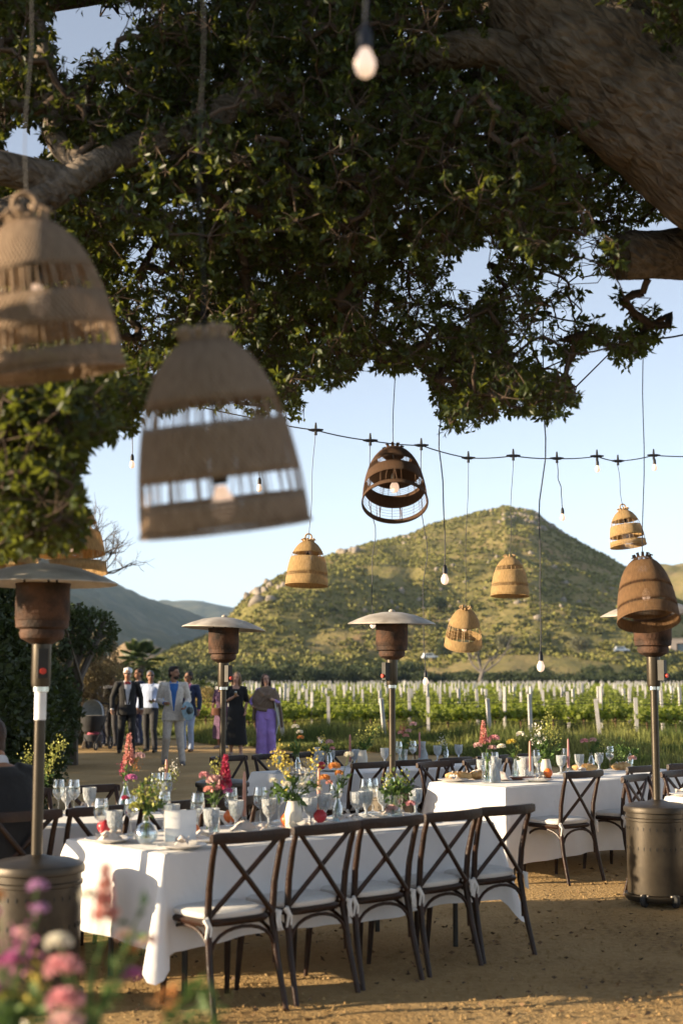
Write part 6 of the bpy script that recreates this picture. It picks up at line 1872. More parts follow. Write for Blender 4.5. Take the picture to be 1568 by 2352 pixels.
# the three blurred bouquets close to the camera
def near(hs, kz, ks, dx=0.0):
    return [(x * 0.92 + dx, z * kz, y, kd, c, s * ks) for x, z, y, kd, c, s in hs]
b1 = Vector((-0.455, 2.62, 0.762))
bouquet(b1 + Vector((0, 0, 0)), 'bottle', 'tall clear bottle vase closest to the camera', 'tall coral and blush snapdragons and roses, blurred, closest to the camera',
        near([(.02, .60, 0, 'spike', 'coral', .038), (-.01, .565, 0, 'rose', 'white', .042), (.035, .53, 0, 'rose', 'coral', .035), (-.07, .47, 0, 'rose', 'white', .055), (.06, .48, .02, 'rose', 'blush', .04), (.105, .475, 0, 'rose', 'blush', .04), (.07, .45, .02, 'rose', 'orange', .035), (-.06, .42, 0, 'rose', 'pink', .075), (-.05, .36, -.02, 'rose', 'pink', .075),
         (.07, .40, .03, 'rose', 'magenta', .045), (-.045, .315, -.02, 'rose', 'blush', .075), (.09, .54, .0, 'leaf', 'green', .06), (-.12, .37, .03, 'leaf', 'green', .05), (.04, .37, .04, 'leaf', 'green', .05)], 0.88, 0.62, 0.012), 1.5, 31)
b2 = Vector((-0.625, 2.72, 0.762))
bouquet(b2, 'jug', 'pale ceramic vase at the corner of the frame', 'magenta and lilac blooms with yellow buds at the corner of the frame',
        near([(.0, .56, 0, 'rose', 'orange', .04), (.085, .58, 0, 'rose', 'lilac', .04), (.09, .53, 0, 'rose', 'lilac', .04), (.06, .48, 0, 'rose', 'blush', .04), (-.01, .52, 0, 'rose', 'magenta', .05), (.035, .42, 0, 'rose', 'magenta', .06), (-.01, .36, 0, 'rose', 'magenta', .06), (.09, .37, 0, 'spray', 'yellow', .04), (.075, .34, 0, 'rose', 'yellow', .035), (.03, .35, 0, 'rose', 'lime', .045), (.04, .31, 0, 'leaf', 'green', .07), (.12, .33, 0, 'leaf', 'green', .05), (.05, .27, 0, 'rose', 'white', .04), (.09, .26, 0, 'rose', 'white', .035), (.05, .45, .02, 'spray', 'magenta', .05), (.02, .29, 0, 'leaf', 'green', .06)], 0.86, 0.62, -0.02), 1.5, 32)
b3 = Vector((-0.335, 2.60, 0.762))
bouquet(b3, 'jar', 'low glass jar at the bottom of the frame', 'blush rose, rusty foliage and a curved green frond low at the frame bottom',
        near([(.0, .27, 0, 'rose', 'blush', .075), (.04, .33, .02, 'spray', 'orange', .04), (.10, .38, 0, 'leaf', 'green', .07), (.13, .30, 0, 'leaf', 'green', .07), (.15, .24, 0, 'leaf', 'green', .07), (.06, .24, 0, 'rose', 'pink', .05), (.11, .33, .02, 'spray', 'green', .05)], 0.92, 0.58, -0.01), 1.2, 33)

# ---------------------------------------------------------------- path lights
for u, v, ph in [(737, 1722, 'in the soil beyond the rear table'), (952, 1742, 'dark capped, above the rear carafe'), (1372, 1730, 'at the grass edge above the posy')]:
    t = thing('path_light', 'small black solar path light ' + ph, 'path light', gp(u, v))
    mb = MB(); mb.tube([(0, 0, -0.02), (0, 0, 0.16)], 0.012, 8); mb.build('stake', M['darkmetal'], t)
    mb = MB(); mb.lathe([(0, 0.15), (0.04, 0.155), (0.055, 0.24), (0, 0.245)], 14); mb.build('lens', M['crystal'], t)
    mb = MB(); mb.lathe([(0.0, 0.246), (0.085, 0.247), (0.08, 0.275), (0.03, 0.29), (0, 0.29)], 14); mb.build('cap', M['darkmetal'], t)

# ---------------------------------------------------------------- people
M['skin'] = mat('skin_light', (0.48, 0.27, 0.19), 0.55, 0.08, 9)
M['skintan'] = mat('skin_tan', (0.34, 0.175, 0.105), 0.55, 0.08, 9)
M['skinbrown'] = mat('skin_brown', (0.22, 0.11, 0.065), 0.55, 0.08, 9)
M['eye'] = mat('dark_eye', (0.03, 0.02, 0.015), 0.3, 0.05, 9)
M['lip'] = mat('lip', (0.36, 0.12, 0.10), 0.5, 0.05, 9)
def fab(name, c, var=0.12, sc_=14, bump=0.25):
    return mat(name, c, 0.85, var, sc_, bump, 25, sheen=0.1)
def remeshed(name, mb, voxel, m, parent, smooth=2):
    me = mb.mesh(name + '_raw', None, True, 0)
    o = bpy.data.objects.new(name, me)
    COL.objects.link(o)
    md = o.modifiers.new('r', 'REMESH'); md.mode = 'VOXEL'; md.voxel_size = voxel
    if smooth:
        ms = o.modifiers.new('s', 'SMOOTH'); ms.iterations = smooth; ms.factor = 0.5
    dg = bpy.context.evaluated_depsgraph_get()
    me2 = bpy.data.meshes.new_from_object(o.evaluated_get(dg))
    o.modifiers.clear()
    o.data = me2
    bpy.data.meshes.remove(me)
    me2.name = name
    me2.materials.clear(); me2.materials.append(m)
    me2.polygons.foreach_set('use_smooth', [True] * len(me2.polygons))
    o.parent = parent
    return o
def ring(c, rx, ry, n=16, yaw=0.0, p=2.3):
    out = []
    for i in range(n):
        a = 2 * math.pi * i / n
        x = math.copysign(abs(math.cos(a)) ** (2 / p), math.cos(a)) * rx
        y = math.copysign(abs(math.sin(a)) ** (2 / p), math.sin(a)) * ry
        out.append(Vector((c[0] + x * math.cos(yaw) - y * math.sin(yaw), c[1] + x * math.sin(yaw) + y * math.cos(yaw), c[2])))
    return out
def hand(mb, wr, d_, palm_n, grip=0.5, s=1.0):
    """palm, four unequal curled fingers and a thumb from the palm side"""
    d_ = Vector(d_).normalized()
    nrm = Vector(palm_n); nrm = (nrm - d_ * nrm.dot(d_)).normalized()
    side = d_.cross(nrm)
    wr = Vector(wr)
    pc = wr + d_ * 0.045 * s
    mb.tube([wr - d_ * 0.02, wr + d_ * 0.02 * s, wr + d_ * 0.06 * s, wr + d_ * 0.09 * s], [0.026 * s, 0.032 * s, 0.040 * s, 0.034 * s], 10, flat=0.55, upv=nrm)
    for i, (off, L_) in enumerate(((-0.030, 0.070), (-0.010, 0.080), (0.010, 0.074), (0.029, 0.058))):
        b = wr + d_ * 0.085 * s + side * off * s
        a1, a2 = grip * 1.0, grip * 2.1
        p1 = b + (d_ * math.cos(a1) + nrm * math.sin(a1)) * L_ * 0.5 * s
        p2 = p1 + (d_ * math.cos(a2) + nrm * math.sin(a2)) * L_ * 0.5 * s
        mb.tube([b - d_ * 0.02, b, p1, p2], [0.0105 * s, 0.0105 * s, 0.0098 * s, 0.0088 * s], 7)
    b = wr + d_ * 0.03 * s - side * 0.032 * s
    p1 = b + (d_ * 0.6 - side * 0.7 + nrm * 0.35).normalized() * 0.035 * s
    mb.tube([b + side * 0.015, b, p1, p1 + (d_ * 0.9 + nrm * 0.5).normalized() * 0.03 * s], [0.013 * s, 0.0125 * s, 0.0115 * s, 0.0095 * s], 7)

def person(label, loc, rz, H=1.76, skin='skin', female=False, arms=None, legs=None, head=(0, 0, 0), hair='short', hairc=(0.03, 0.02, 0.015), top=None, bottom=None, shoes=(0.03, 0.025, 0.02), beard=None, glasses=False, outfit='suit', sit=False, extra=None):
    """faces -y; arms: elbow and wrist offsets (x is away from the body, y forward is negative) for each side"""
    k = H / 1.78
    t = thing('person', label, 'person', loc, rz)
    V3 = lambda x, y, z: Vector((x * k, y * k, z * k))
    hipz, shz = 0.93, 1.45
    sw = 0.175 if female else 0.2
    lg = legs or {-1: ((-0.10, -0.02, 0.50), (-0.11, 0.03, 0.08)), 1: ((0.10, -0.02, 0.50), (0.11, 0.03, 0.08))}
    ar = arms or {}
    dflt = lambda s: ((s * 0.27, 0.02, 1.16), (s * 0.28, -0.05, 0.92))
    J = {}
    for s in (-1, 1):
        e, wr = ar.get(s, dflt(s))
        J[s] = (V3(s * sw, 0.0, shz - 0.02), V3(*e), V3(*wr), V3(s * 0.09, 0, hipz), V3(*lg[s][0]), V3(*lg[s][1]))
    b = MB()
    torso = [((0, 0, 0.86), 0.15, 0.10), ((0, 0, 0.95), 0.165 if female else 0.16, 0.115), ((0, 0, 1.08), 0.13 if female else 0.145, 0.10), ((0, 0.0, 1.22), 0.15, 0.11), ((0, 0.0, 1.34), 0.17, 0.115), ((0, 0.01, 1.43), 0.165, 0.09), ((0, 0.015, 1.49), 0.08, 0.065)]
    b.loft([ring(V3(*c), rx * k, ry * k) for c, rx, ry in torso])
    yaw, pitch, roll = head
    nb_, hc = V3(0, 0.015, 1.47), V3(0, -0.015, 1.665)
    hm = Matrix.Translation(V3(0, 0.0, 1.56)) @ Matrix.Rotation(yaw, 4, 'Z') @ Matrix.Rotation(pitch, 4, 'X') @ Matrix.Rotation(roll, 4, 'Y')
    hp = lambda x, y, z: hm @ (Vector((x, y, z)) * k)
    hr = hm.to_3x3()
    b.tube([nb_, V3(0, 0.0, 1.54), hp(0, 0.01, 0.06)], [0.062 * k, 0.055 * k, 0.055 * k], 12)
    b.ell(hp(0, 0.005, 0.13), (0.076 * k, 0.095 * k, 0.095 * k), 16, 12, hr)
    b.ell(hp(0, -0.03, 0.065), (0.060 * k, 0.068 * k, 0.072 * k), 14, 10, hr)
    b.ell(hp(0, -0.05, 0.02), (0.034 * k, 0.036 * k, 0.026 * k), 10, 8, hr)
    b.tube([hp(0, -0.088, 0.125), hp(0, -0.104, 0.10), hp(0, -0.112, 0.082), hp(0, -0.095, 0.072)], [0.010 * k, 0.012 * k, 0.017 * k, 0.012 * k], 8)
    for s in (-1, 1):
        b.ell(hp(s * 0.078, 0.012, 0.10), (0.012 * k, 0.022 * k, 0.033 * k), 8, 8, hr)
        b.ell(hp(s * 0.032, -0.074, 0.128), (0.028 * k, 0.02 * k, 0.010 * k), 8, 6, hr)
        sh, el, wr, hip, kn, an = J[s]
        ra = 0.88 if female else 1.0
        b.tube([V3(s * 0.09, 0.01, shz - 0.03), sh, (sh + el) / 2, el, (el + wr) / 2, wr], [0.06 * k * ra, 0.058 * k * ra, 0.047 * k * ra, 0.038 * k * ra, 0.038 * k * ra, 0.026 * k * ra], 12)
        b.tube([V3(s * 0.075, 0, 0.95), hip, (hip + kn) / 2, kn, (kn * 0.6 + an * 0.4) + Vector((0, 0.018, 0)), an], [0.095 * k, 0.09 * k, 0.075 * k, 0.055 * k, 0.052 * k, 0.036 * k], 12)
        ff = an + Vector((s * 0.02, -0.12 * k, -0.045 * k))
        b.tube([an + Vector((0, 0.035, -0.03 * k)), an + Vector((0, -0.03, -0.035 * k)), ff], [0.036 * k, 0.038 * k, 0.028 * k], 10, flat=0.8)
        hd = (wr - el).normalized()
        pn = Vector((-s * 0.6, -0.8, 0.1)) if ar.get(s) else Vector((-s, 0.1, 0))
        hand(b, wr, hd, pn, 0.55 if ar.get(s) else 0.3, k * (0.92 if female else 1.0))
    remeshed('body', b, 0.0105, M[skin], t, 2)
    for s in (-1, 1):
        mb = MB(); mb.ell(hp(s * 0.031, -0.088, 0.112), (0.012 * k, 0.006 * k, 0.006 * k), 8, 6, hr); mb.build('eye', M['eye'], t)
        mb = MB(); mb.tube([hp(s * 0.014, -0.096, 0.130), hp(s * 0.032, -0.095, 0.136), hp(s * 0.05, -0.082, 0.130)], 0.0045 * k, 5); mb.build('eyebrow', mat('brow', hairc, 0.8, 0.1, 9), t)
    mb = MB(); mb.tube([hp(-0.024, -0.092, 0.046), hp(0, -0.100, 0.045), hp(0.024, -0.092, 0.046)], [0.003, 0.0075 * k, 0.003], 6); mb.build('mouth', M['lip'], t)
    hm_ = mat('hair', hairc, 0.6, 0.25, 22, 0.5, 60)
    hb = MB()
    hb.ell(hp(0, 0.018, 0.148), (0.084 * k, 0.096 * k, 0.088 * k), 16, 12, hr, 0.06, 3)
    hb.ell(hp(0, 0.045, 0.09), (0.078 * k, 0.066 * k, 0.085 * k), 14, 10, hr, 0.06, 4)
    if hair == 'quiff': hb.ell(hp(0, -0.045, 0.205), (0.06 * k, 0.055 * k, 0.03 * k), 10, 8, hr, 0.1, 5)
    if hair == 'long':
        hb.ell(hp(0, 0.05, 0.03), (0.088 * k, 0.055 * k, 0.15 * k), 12, 10, hr, 0.1, 6)
        for s in (-1, 1): hb.tube([hp(s * 0.06, -0.02, 0.19), hp(s * 0.088, -0.005, 0.10), hp(s * 0.095, 0.0, 0.0), hp(s * 0.085, 0.0, -0.10)], [0.02 * k, 0.03 * k, 0.03 * k, 0.014 * k], 8)
    if hair == 'wild':
        for q in range(10):
            a = q * 0.7
            hb.ell(hp(0.075 * math.cos(a), 0.02 + 0.07 * math.sin(a), 0.16 + 0.03 * math.sin(q * 2.1)), (0.03 * k, 0.03 * k, 0.03 * k), 8, 6, hr)
    remeshed('hair', hb, 0.011, hm_, t, 1)
    if beard:
        bb = MB(); bb.ell(hp(0, -0.045, 0.025), (0.056 * k, 0.058 * k, 0.042 * k), 12, 8, hr, 0.05, 2); bb.tube([hp(-0.028, -0.098, 0.056), hp(0, -0.106, 0.06), hp(0.028, -0.098, 0.056)], 0.006 * k, 6)
        bb.build('beard', mat('beard', beard, 0.8, 0.2, 30), t)
    if glasses:
        gb = MB()
        for s in (-1, 1):
            gb.tube([hp(s * 0.034 + 0.022 * math.cos(a), -0.101, 0.112 + 0.016 * math.sin(a)) for a in np.linspace(0, 6.283, 13)], 0.003, 5, cap=False)
            gb.tube([hp(s * 0.056, -0.100, 0.116), hp(s * 0.08, -0.02, 0.116)], 0.003, 5)
            gb.lathe([(0, 0), (0.020 * k, 0.001)], 12, hp(s * 0.034, -0.100, 0.112), hr @ Matrix.Rotation(R(90), 3, 'X'))
        gb.build('glasses', M['rubber'], t)
    # --- clothes
    def sleeve(mb, s, r_, to=1.0, puff=1.0):
        sh, el, wr = J[s][:3]
        wr = el + (wr - el) * to
        mb.tube([V3(s * 0.08, 0.01, shz - 0.02), sh + Vector((0, 0, 0.005)), (sh + el) / 2, el, (el + wr) / 2, wr], [0.075 * k, 0.074 * k * r_, 0.062 * k * r_ * puff, 0.055 * k * r_ * puff, 0.050 * k * r_, 0.043 * k * r_], 14)
    def torso_cloth(mb, z0, flare, grow, zt=1.49):
        rr_ = []
        for c, rx, ry in [((0, 0, z0), 0.175 + flare, 0.125 + flare * 0.7), ((0, 0, 0.95), 0.172 + flare * 0.5, 0.128)] + torso[2:]:
            if c[2] <= zt: rr_.append(ring(V3(*c), (rx + grow) * k, (ry + grow) * k))
        mb.loft(rr_)
    def trouser(m, r_=1.0, to=0.07):
        mb = MB()
        mb.loft([ring(V3(0, 0, z), rx * k, ry * k) for z, rx, ry in ((0.84, 0.16, 0.115), (0.93, 0.178, 0.128), (1.02, 0.165, 0.12), (1.06, 0.152, 0.112))])
        for s in (-1, 1):
            hip, kn, an = J[s][3:]
            end = kn + (an - kn) * 1.06
            mb.tube([hip + Vector((0, 0, 0.03)), hip, (hip + kn) / 2, kn, (kn + an) / 2 + Vector((0, 0.015, 0)), end], [0.10 * k, 0.102 * k * r_, 0.090 * k * r_, 0.074 * k * r_, 0.066 * k * r_, 0.060 * k * r_], 14)
        remeshed('trousers', mb, 0.013, m, t, 2)
    def shoe(c):
        m_ = mat('shoe_leather', c, 0.5, 0.1, 10)
        for s in (-1, 1):
            an = J[s][5]
            mb = MB()
            mb.tube([an + Vector((0, 0.05 * k, -0.045 * k)), an + Vector((0, 0.0, -0.035 * k)), an + Vector((s * 0.01, -0.08 * k, -0.045 * k)), an + Vector((s * 0.025, -0.165 * k, -0.055 * k))], [0.042 * k, 0.050 * k, 0.046 * k, 0.034 * k], 12, flat=0.75)
            mb.build('shoe', m_, t)
    def front(m, w0, w1, z0, z1, grow, name):
        # a strip following the chest, standing just proud of what it lies on
        mb = MB(); vs = []
        for j in range(8):
            f = j / 7
            z = z0 + (z1 - z0) * f
            ry = float(np.interp(z, [0.9, 1.0, 1.1, 1.22, 1.34, 1.43, 1.49], [0.128, 0.122, 0.112, 0.115, 0.12, 0.098, 0.07])) + grow
            for i in range(5):
                x = (w0 + (w1 - w0) * f) * (i / 4 - 0.5)
                vs.append(V3(x, -ry * math.sqrt(max(0.05, 1 - (x / 0.22) ** 2)), z))
        mb.add(vs, [(j * 5 + i, j * 5 + i + 1, (j + 1) * 5 + i + 1, (j + 1) * 5 + i) for j in range(7) for i in range(4)])
        return mb.build(name, m, t)
    if outfit in ('suit', 'shirt', 'vest'):
        trouser(bottom)
        shoe(shoes)
        if outfit == 'suit':
            mb = MB(); torso_cloth(mb, 0.80, 0.018, 0.022); [sleeve(mb, s, 1.1, 0.97) for s in (-1, 1)]
            remeshed('jacket', mb, 0.013, top['jacket'], t, 2)
            if top.get('shirt'):
                w_ = top.get('open', 0.09)
                front(top['shirt'], top.get('low', 0.03), w_ * 1.25, top.get('zlow', 1.10), 1.475, 0.032, 'shirt')
                mb = MB()
                for s in (-1, 1): mb.tube([V3(s * 0.065, 0.015, 1.515), V3(s * 0.06, -0.045, 1.49), V3(s * 0.022, -0.085, 1.455)], [0.012, 0.02, 0.014], 6, flat=0.5)
                mb.build('collar', top['shirt'], t)
                for s in (-1, 1):
                    mb = MB(); mb.tube([V3(s * 0.078, 0.0, 1.50), V3(s * 0.088, -0.105, 1.42), V3(s * (0.075), -0.150, 1.32), V3(s * 0.02, -0.152, top.get('zlow', 1.10))], [0.014, 0.022, 0.026, 0.012], 6, flat=0.35); mb.build('lapel', top['jacket'], t)
                for s in (-1, 1):
                    el, wr = J[s][1:3]; mb = MB(); d_ = (wr - el).normalized(); mb.tube([wr - d_ * 0.02, wr + d_ * 0.012], 0.036 * k, 10); mb.build('cuff', top['shirt'], t)
            if top.get('bow'):
                mb = MB()
                for s in (-1, 1): mb.box(V3(s * 0.035, -0.125, 1.465), (0.055, 0.022, 0.045), Matrix.Rotation(s * 0.15, 3, 'Y'))
                mb.ell(V3(0, -0.13, 1.465), (0.013, 0.012, 0.015), 8, 6); mb.build('bow_tie', top['bow'], t, smooth=False)
            if top.get('square'):
                mb = MB(); mb.box(V3(0.10, -0.135, 1.33), (0.045, 0.012, 0.03), Matrix.Rotation(0.4, 3, 'Y')); mb.build('pocket_square', M['card'], t, smooth=False)
            if top.get('belt'):
                mb = MB(); mb.loft([ring(V3(0, 0, z), 0.172 * k, 0.128 * k) for z in (0.985, 1.02)]); mb.build('belt', M['rubber'], t)
        else:
            mb = MB(); torso_cloth(mb, 0.98, 0.0, 0.014); [sleeve(mb, s, 0.95, top.get('sl', 0.97)) for s in (-1, 1)]
            remeshed('shirt', mb, 0.012, top['shirt'], t, 2)
            mb = MB()
            for s in (-1, 1): mb.tube([V3(s * 0.065, 0.015, 1.505), V3(s * 0.058, -0.045, 1.485), V3(s * 0.02, -0.085, 1.45)], [0.012, 0.02, 0.014], 6, flat=0.5)
            mb.build('collar', top['shirt'], t)
            mb = MB()
            for q in range(6): mb.ell(V3(0, -0.125 - 0.006 * math.sin(q), 1.06 + 0.062 * q), (0.006, 0.004, 0.006), 6, 4)
            tag(mb.build('buttons', M['ceramic'], t), kind='stuff')
            if outfit == 'vest':
                mb = MB(); torso_cloth(mb, 0.90, 0.012, 0.026, 1.44); remeshed('vest', mb, 0.013, top['vest'], t, 2)
    if outfit == 'dress':
        mb = MB()
        mb.loft([ring(V3(0.01 * math.sin(z * 9), 0, z), rx * k, ry * k) for z, rx, ry in ((0.24, 0.25, 0.19), (0.5, 0.235, 0.18), (0.75, 0.21, 0.16), (0.95, 0.195, 0.15), (1.08, 0.155, 0.125), (1.22, 0.168, 0.13), (1.34, 0.178, 0.13), (1.43, 0.168, 0.10))])
        [sleeve(mb, s, 0.95, 0.1) for s in (-1, 1)]
        o = remeshed('dress', mb, 0.013, top['dress'], t, 2)
        shoe(shoes)
    if outfit == 'shawl':
        mb = MB()
        for s in (-1, 1):
            kn, an = J[s][4:]
            mb.tube([V3(s * 0.09, 0, 0.98), V3(s * 0.10, 0, 0.9), (J[s][3] + kn) / 2, kn, (kn + an) / 2, an + Vector((0, 0, -0.03))], [0.115 * k, 0.13 * k, 0.135 * k, 0.12 * k, 0.115 * k, 0.125 * k], 14)
        mb.loft([ring(V3(0, 0, z), rx * k, ry * k) for z, rx, ry in ((0.80, 0.19, 0.14), (0.95, 0.195, 0.15), (1.10, 0.16, 0.125), (1.3, 0.17, 0.125), (1.44, 0.14, 0.09))])
        [sleeve(mb, s, 0.8, 0.95) for s in (-1, 1)]
        remeshed('trousers_and_tunic', mb, 0.013, bottom, t, 2)
        shoe(shoes)
        sh_ = MB()
        sh_.loft([ring(V3(0.0, 0.0, z), rx * k, ry * k, 20, yw) for z, rx, ry, yw in ((1.03, 0.24, 0.155, .1), (1.12, 0.29, 0.17, .1), (1.22, 0.315, 0.17, .1), (1.32, 0.30, 0.165, .05), (1.42, 0.25, 0.145, 0), (1.49, 0.125, 0.095, 0), (1.525, 0.085, 0.075, 0))])
        for s in (-1, 1): sh_.tube([V3(s * 0.2, -0.10, 1.46), V3(s * 0.06, -0.17, 1.33), V3(-s * 0.16, -0.16, 1.16 - 0.05 * s)], [0.03, 0.04, 0.025], 8)
        sh_.tube([V3(-0.30, -0.05, 1.12), V3(-0.16, -0.14, 1.02), V3(0.02, -0.15, 0.99)], [0.03, 0.035, 0.03], 8)
        remeshed('shawl', sh_, 0.014, top['shawl'], t, 2)
        dr = MB()
        for q, (x0, z1, x1, w_) in enumerate(((0.27, 0.62, 0.36, 0.085), (-0.27, 0.78, -0.26, 0.10))):
            dr.tube([V3(x0, 0.02, 1.24), V3((x0 + x1) / 2 + 0.02, 0.04, (1.24 + z1) / 2), V3(x1, 0.06, z1)], [0.07 * k, w_ * k, w_ * 0.9 * k], 12, flat=0.45)
        remeshed('shawl_end', dr, 0.014, top['shawl'], t, 2)
        sc_ = MB(); sc_.tube([V3(0.17, -0.14, 1.22), V3(0.22, -0.13, 1.0), V3(0.27, -0.08, 0.74), V3(0.22, -0.06, 0.48)], [0.035, 0.05, 0.06, 0.03], 10, flat=0.35); sc_.build('pale_scarf', top['scarf'], t)
    if extra: extra(t, J, V3, hp, k)
    return t

navy = fab('navy_wool', (0.022, 0.035, 0.085)); black = fab('black_wool', (0.012, 0.012, 0.013)); cream = fab('oatmeal_linen', (0.62, 0.57, 0.51), 0.16, 30); creamt = fab('oatmeal_trouser', (0.50, 0.45, 0.40), 0.14, 20)
blue = fab('bright_blue_shirt', (0.035, 0.14, 0.42)); lblue = fab('pale_blue_shirt', (0.40, 0.48, 0.66), 0.12, 40); pinkf = fab('pink_shirt', (0.62, 0.20, 0.34)); paleblue = fab('pale_blue_trouser', (0.34, 0.42, 0.58)); charcoal = fab('charcoal_trouser', (0.028, 0.028, 0.032))
purple = fab('lilac_satin', (0.34, 0.22, 0.60), 0.2, 6, 0.5); shawl = fab('brown_tweed_shawl', (0.17, 0.12, 0.085), 0.35, 45, 0.6); whitef = fab('white_cotton', (0.62, 0.62, 0.66)); scarf = fab('grey_scarf', (0.42, 0.45, 0.46), 0.15, 30); red = fab('red_satin', (0.40, 0.02, 0.03)); stripe = fab('purple_print', (0.10, 0.05, 0.10), 0.5, 25)
def stand(u, v): return gp(u, v, 0.005)
walk = {-1: ((-0.11, -0.05, 0.50), (-0.13, 0.10, 0.09)), 1: ((0.10, -0.10, 0.50), (0.12, -0.10, 0.08))}
bent = lambda s: ((s * 0.27, 0.03, 1.16), (s * 0.17, -0.22, 1.12))
p_beige = person('person in an oatmeal linen suit and blue shirt walking at the front with head turned', stand(397, 1757), R(8), 1.84, 'skintan', arms={-1: bent(-1), 1: ((0.27, 0.02, 1.17), (0.20, -0.20, 1.05))}, legs={-1: ((-0.12, -0.08, 0.50), (-0.15, 0.12, 0.09)), 1: ((0.12, -0.06, 0.50), (0.17, -0.10, 0.08))},
    head=(R(55), 0, 0), hair='quiff', hairc=(0.022, 0.015, 0.012), beard=(0.03, 0.02, 0.015), top={'jacket': cream, 'shirt': blue, 'open': 0.13, 'zlow': 0.98, 'low': 0.05, 'belt': 1}, bottom=creamt, shoes=(0.16, 0.15, 0.15))
p_old = person('person with white hair in a black suit with red bow tie and glasses', stand(290, 1731), R(13), 1.84, 'skintan', arms={-1: ((-0.30, 0.04, 1.16), (-0.31, -0.06, 0.92)), 1: ((0.29, 0.04, 1.16), (0.30, -0.05, 0.92))}, legs=walk,
    head=(R(-12), R(5), R(3)), hair='wild', hairc=(0.62, 0.62, 0.64), glasses=True, top={'jacket': black, 'shirt': whitef, 'open': 0.12, 'zlow': 1.02, 'low': 0.10, 'bow': red}, bottom=black)
p_blue = person('person in a pale blue shirt and dark trousers with cropped grey hair', stand(344, 1728), R(-13), 1.78, 'skinbrown', arms={-1: ((-0.27, 0.05, 1.18), (-0.27, -0.06, 0.95)), 1: bent(1)}, legs={-1: ((-0.10, 0.02, 0.50), (-0.11, 0.12, 0.09)), 1: ((0.11, -0.08, 0.50), (0.14, -0.05, 0.08))},
    head=(R(22), R(-4), R(-4)), hairc=(0.12, 0.12, 0.13), glasses=True, outfit='shirt', top={'shirt': lblue}, bottom=charcoal)
p_navy = person('person in a navy jacket, pink shirt and pale blue trousers behind the oatmeal suit', stand(431, 1726), R(-16), 1.76, 'skinbrown', arms={-1: bent(-1)}, head=(R(-28), 0, R(3)), legs=walk, hairc=(0.02, 0.016, 0.014), top={'jacket': navy, 'shirt': pinkf, 'open': 0.15, 'zlow': 1.05, 'low': 0.06, 'square': 1}, bottom=paleblue, shoes=(0.14, 0.07, 0.03))
p_back = person('person in a navy suit seen between two others with face turned aside', stand(316, 1712), R(-60), 1.84, 'skintan', hairc=(0.04, 0.022, 0.015), top={'jacket': navy, 'shirt': whitef}, bottom=navy)
p_vest = person('person in a dark vest and white sleeves with sunglasses beside the stroller', stand(256, 1714), R(-25), 1.72, 'skinbrown', arms={-1: bent(-1)}, hairc=(0.02, 0.018, 0.018), glasses=True, outfit='vest', top={'shirt': whitef, 'vest': black}, bottom=charcoal)
p_push = person('person in a light blue top pushing the stroller in the shade', stand(229, 1712), R(-20), 1.70, 'skintan', arms={-1: ((-0.24, -0.02, 1.16), (-0.15, -0.26, 1.04)), 1: ((0.24, -0.02, 1.16), (0.15, -0.26, 1.04))}, hairc=(0.10, 0.05, 0.03), outfit='shirt', top={'shirt': lblue}, bottom=navy)
p_wb = person('person with long fair hair in a black sleeveless dress holding a drink', stand(541, 1737), R(4), 1.74, 'skin', True, arms={-1: ((-0.22, 0.0, 1.16), (-0.03, -0.19, 1.27)), 1: ((0.23, 0.05, 1.16), (0.20, -0.08, 0.95))}, legs={-1: ((-0.08, -0.03, 0.5), (-0.10, 0.08, 0.09)), 1: ((0.09, -0.07, 0.5), (0.11, -0.08, 0.08))},
    head=(R(-15), 0, R(5)), hair='long', hairc=(0.26, 0.17, 0.09), outfit='dress', top={'dress': black}, shoes=(0.40, 0.26, 0.18))
p_wp = person('person in lilac trousers and tunic wrapped in a brown tweed shawl', stand(610, 1737), R(6), 1.70, 'skin', True, arms={-1: ((-0.33, 0.06, 1.17), (-0.30, -0.06, 1.10)), 1: ((0.27, -0.02, 1.16), (0.17, -0.21, 1.22))}, legs={-1: ((-0.09, -0.04, 0.5), (-0.10, 0.0, 0.09)), 1: ((0.10, -0.03, 0.5), (0.12, 0.05, 0.08))},
    head=(R(14), R(-4), R(-5)), hair='long', hairc=(0.03, 0.018, 0.014), outfit='shawl', top={'shawl': shawl, 'scarf': scarf}, bottom=purple, shoes=(0.5, 0.48, 0.45))
p_hid = person('person in a purple print skirt and pale top mostly hidden by the heater pole', stand(509, 1719), R(-30), 1.62, 'skintan', True, hair='long', hairc=(0.08, 0.05, 0.03), outfit='dress', top={'dress': stripe}, shoes=(0.4, 0.3, 0.25))
# what they carry
def wrist(t, x, y, z, H):
    k = H / 1.78
    return Matrix.Translation(t.location) @ Matrix.Rotation(t.rotation_euler.z, 4, 'Z') @ (Vector((x, y, z)) * k)
M['drink'] = mat('orange_drink', (0.55, 0.22, 0.05), 0.2, 0.05, 10)
M['limedrink'] = mat('pale_lime_drink', (0.45, 0.48, 0.16), 0.2, 0.05, 10)
def tumbler(label, p, m):
    t = thing('drinking_glass', label, 'glass', p)
    mb = MB(); mb.lathe([(0, 0), (0.026, 0.001), (0.033, 0.10), (0.031, 0.10), (0.024, 0.006), (0, 0.006)], 14); mb.build('glass_wall', M['glass'], t)
    mb = MB(); mb.lathe([(0, 0.007), (0.024, 0.007), (0.029, 0.065), (0, 0.065)], 14); mb.build('drink', M[m], t)
tumbler('stemless glass of orange drink in the raised hand of the guest in black', wrist(p_wb, -0.0, -0.25, 1.28, 1.74), 'drink')
tumbler('glass with a pale lime drink in the hand of the guest in oatmeal linen', wrist(p_beige, -0.11, -0.29, 1.06, 1.84), 'limedrink')
tumbler('small glass held by the guest in the pale blue shirt', wrist(p_blue, 0.13, -0.29, 1.06, 1.78), 'limedrink')
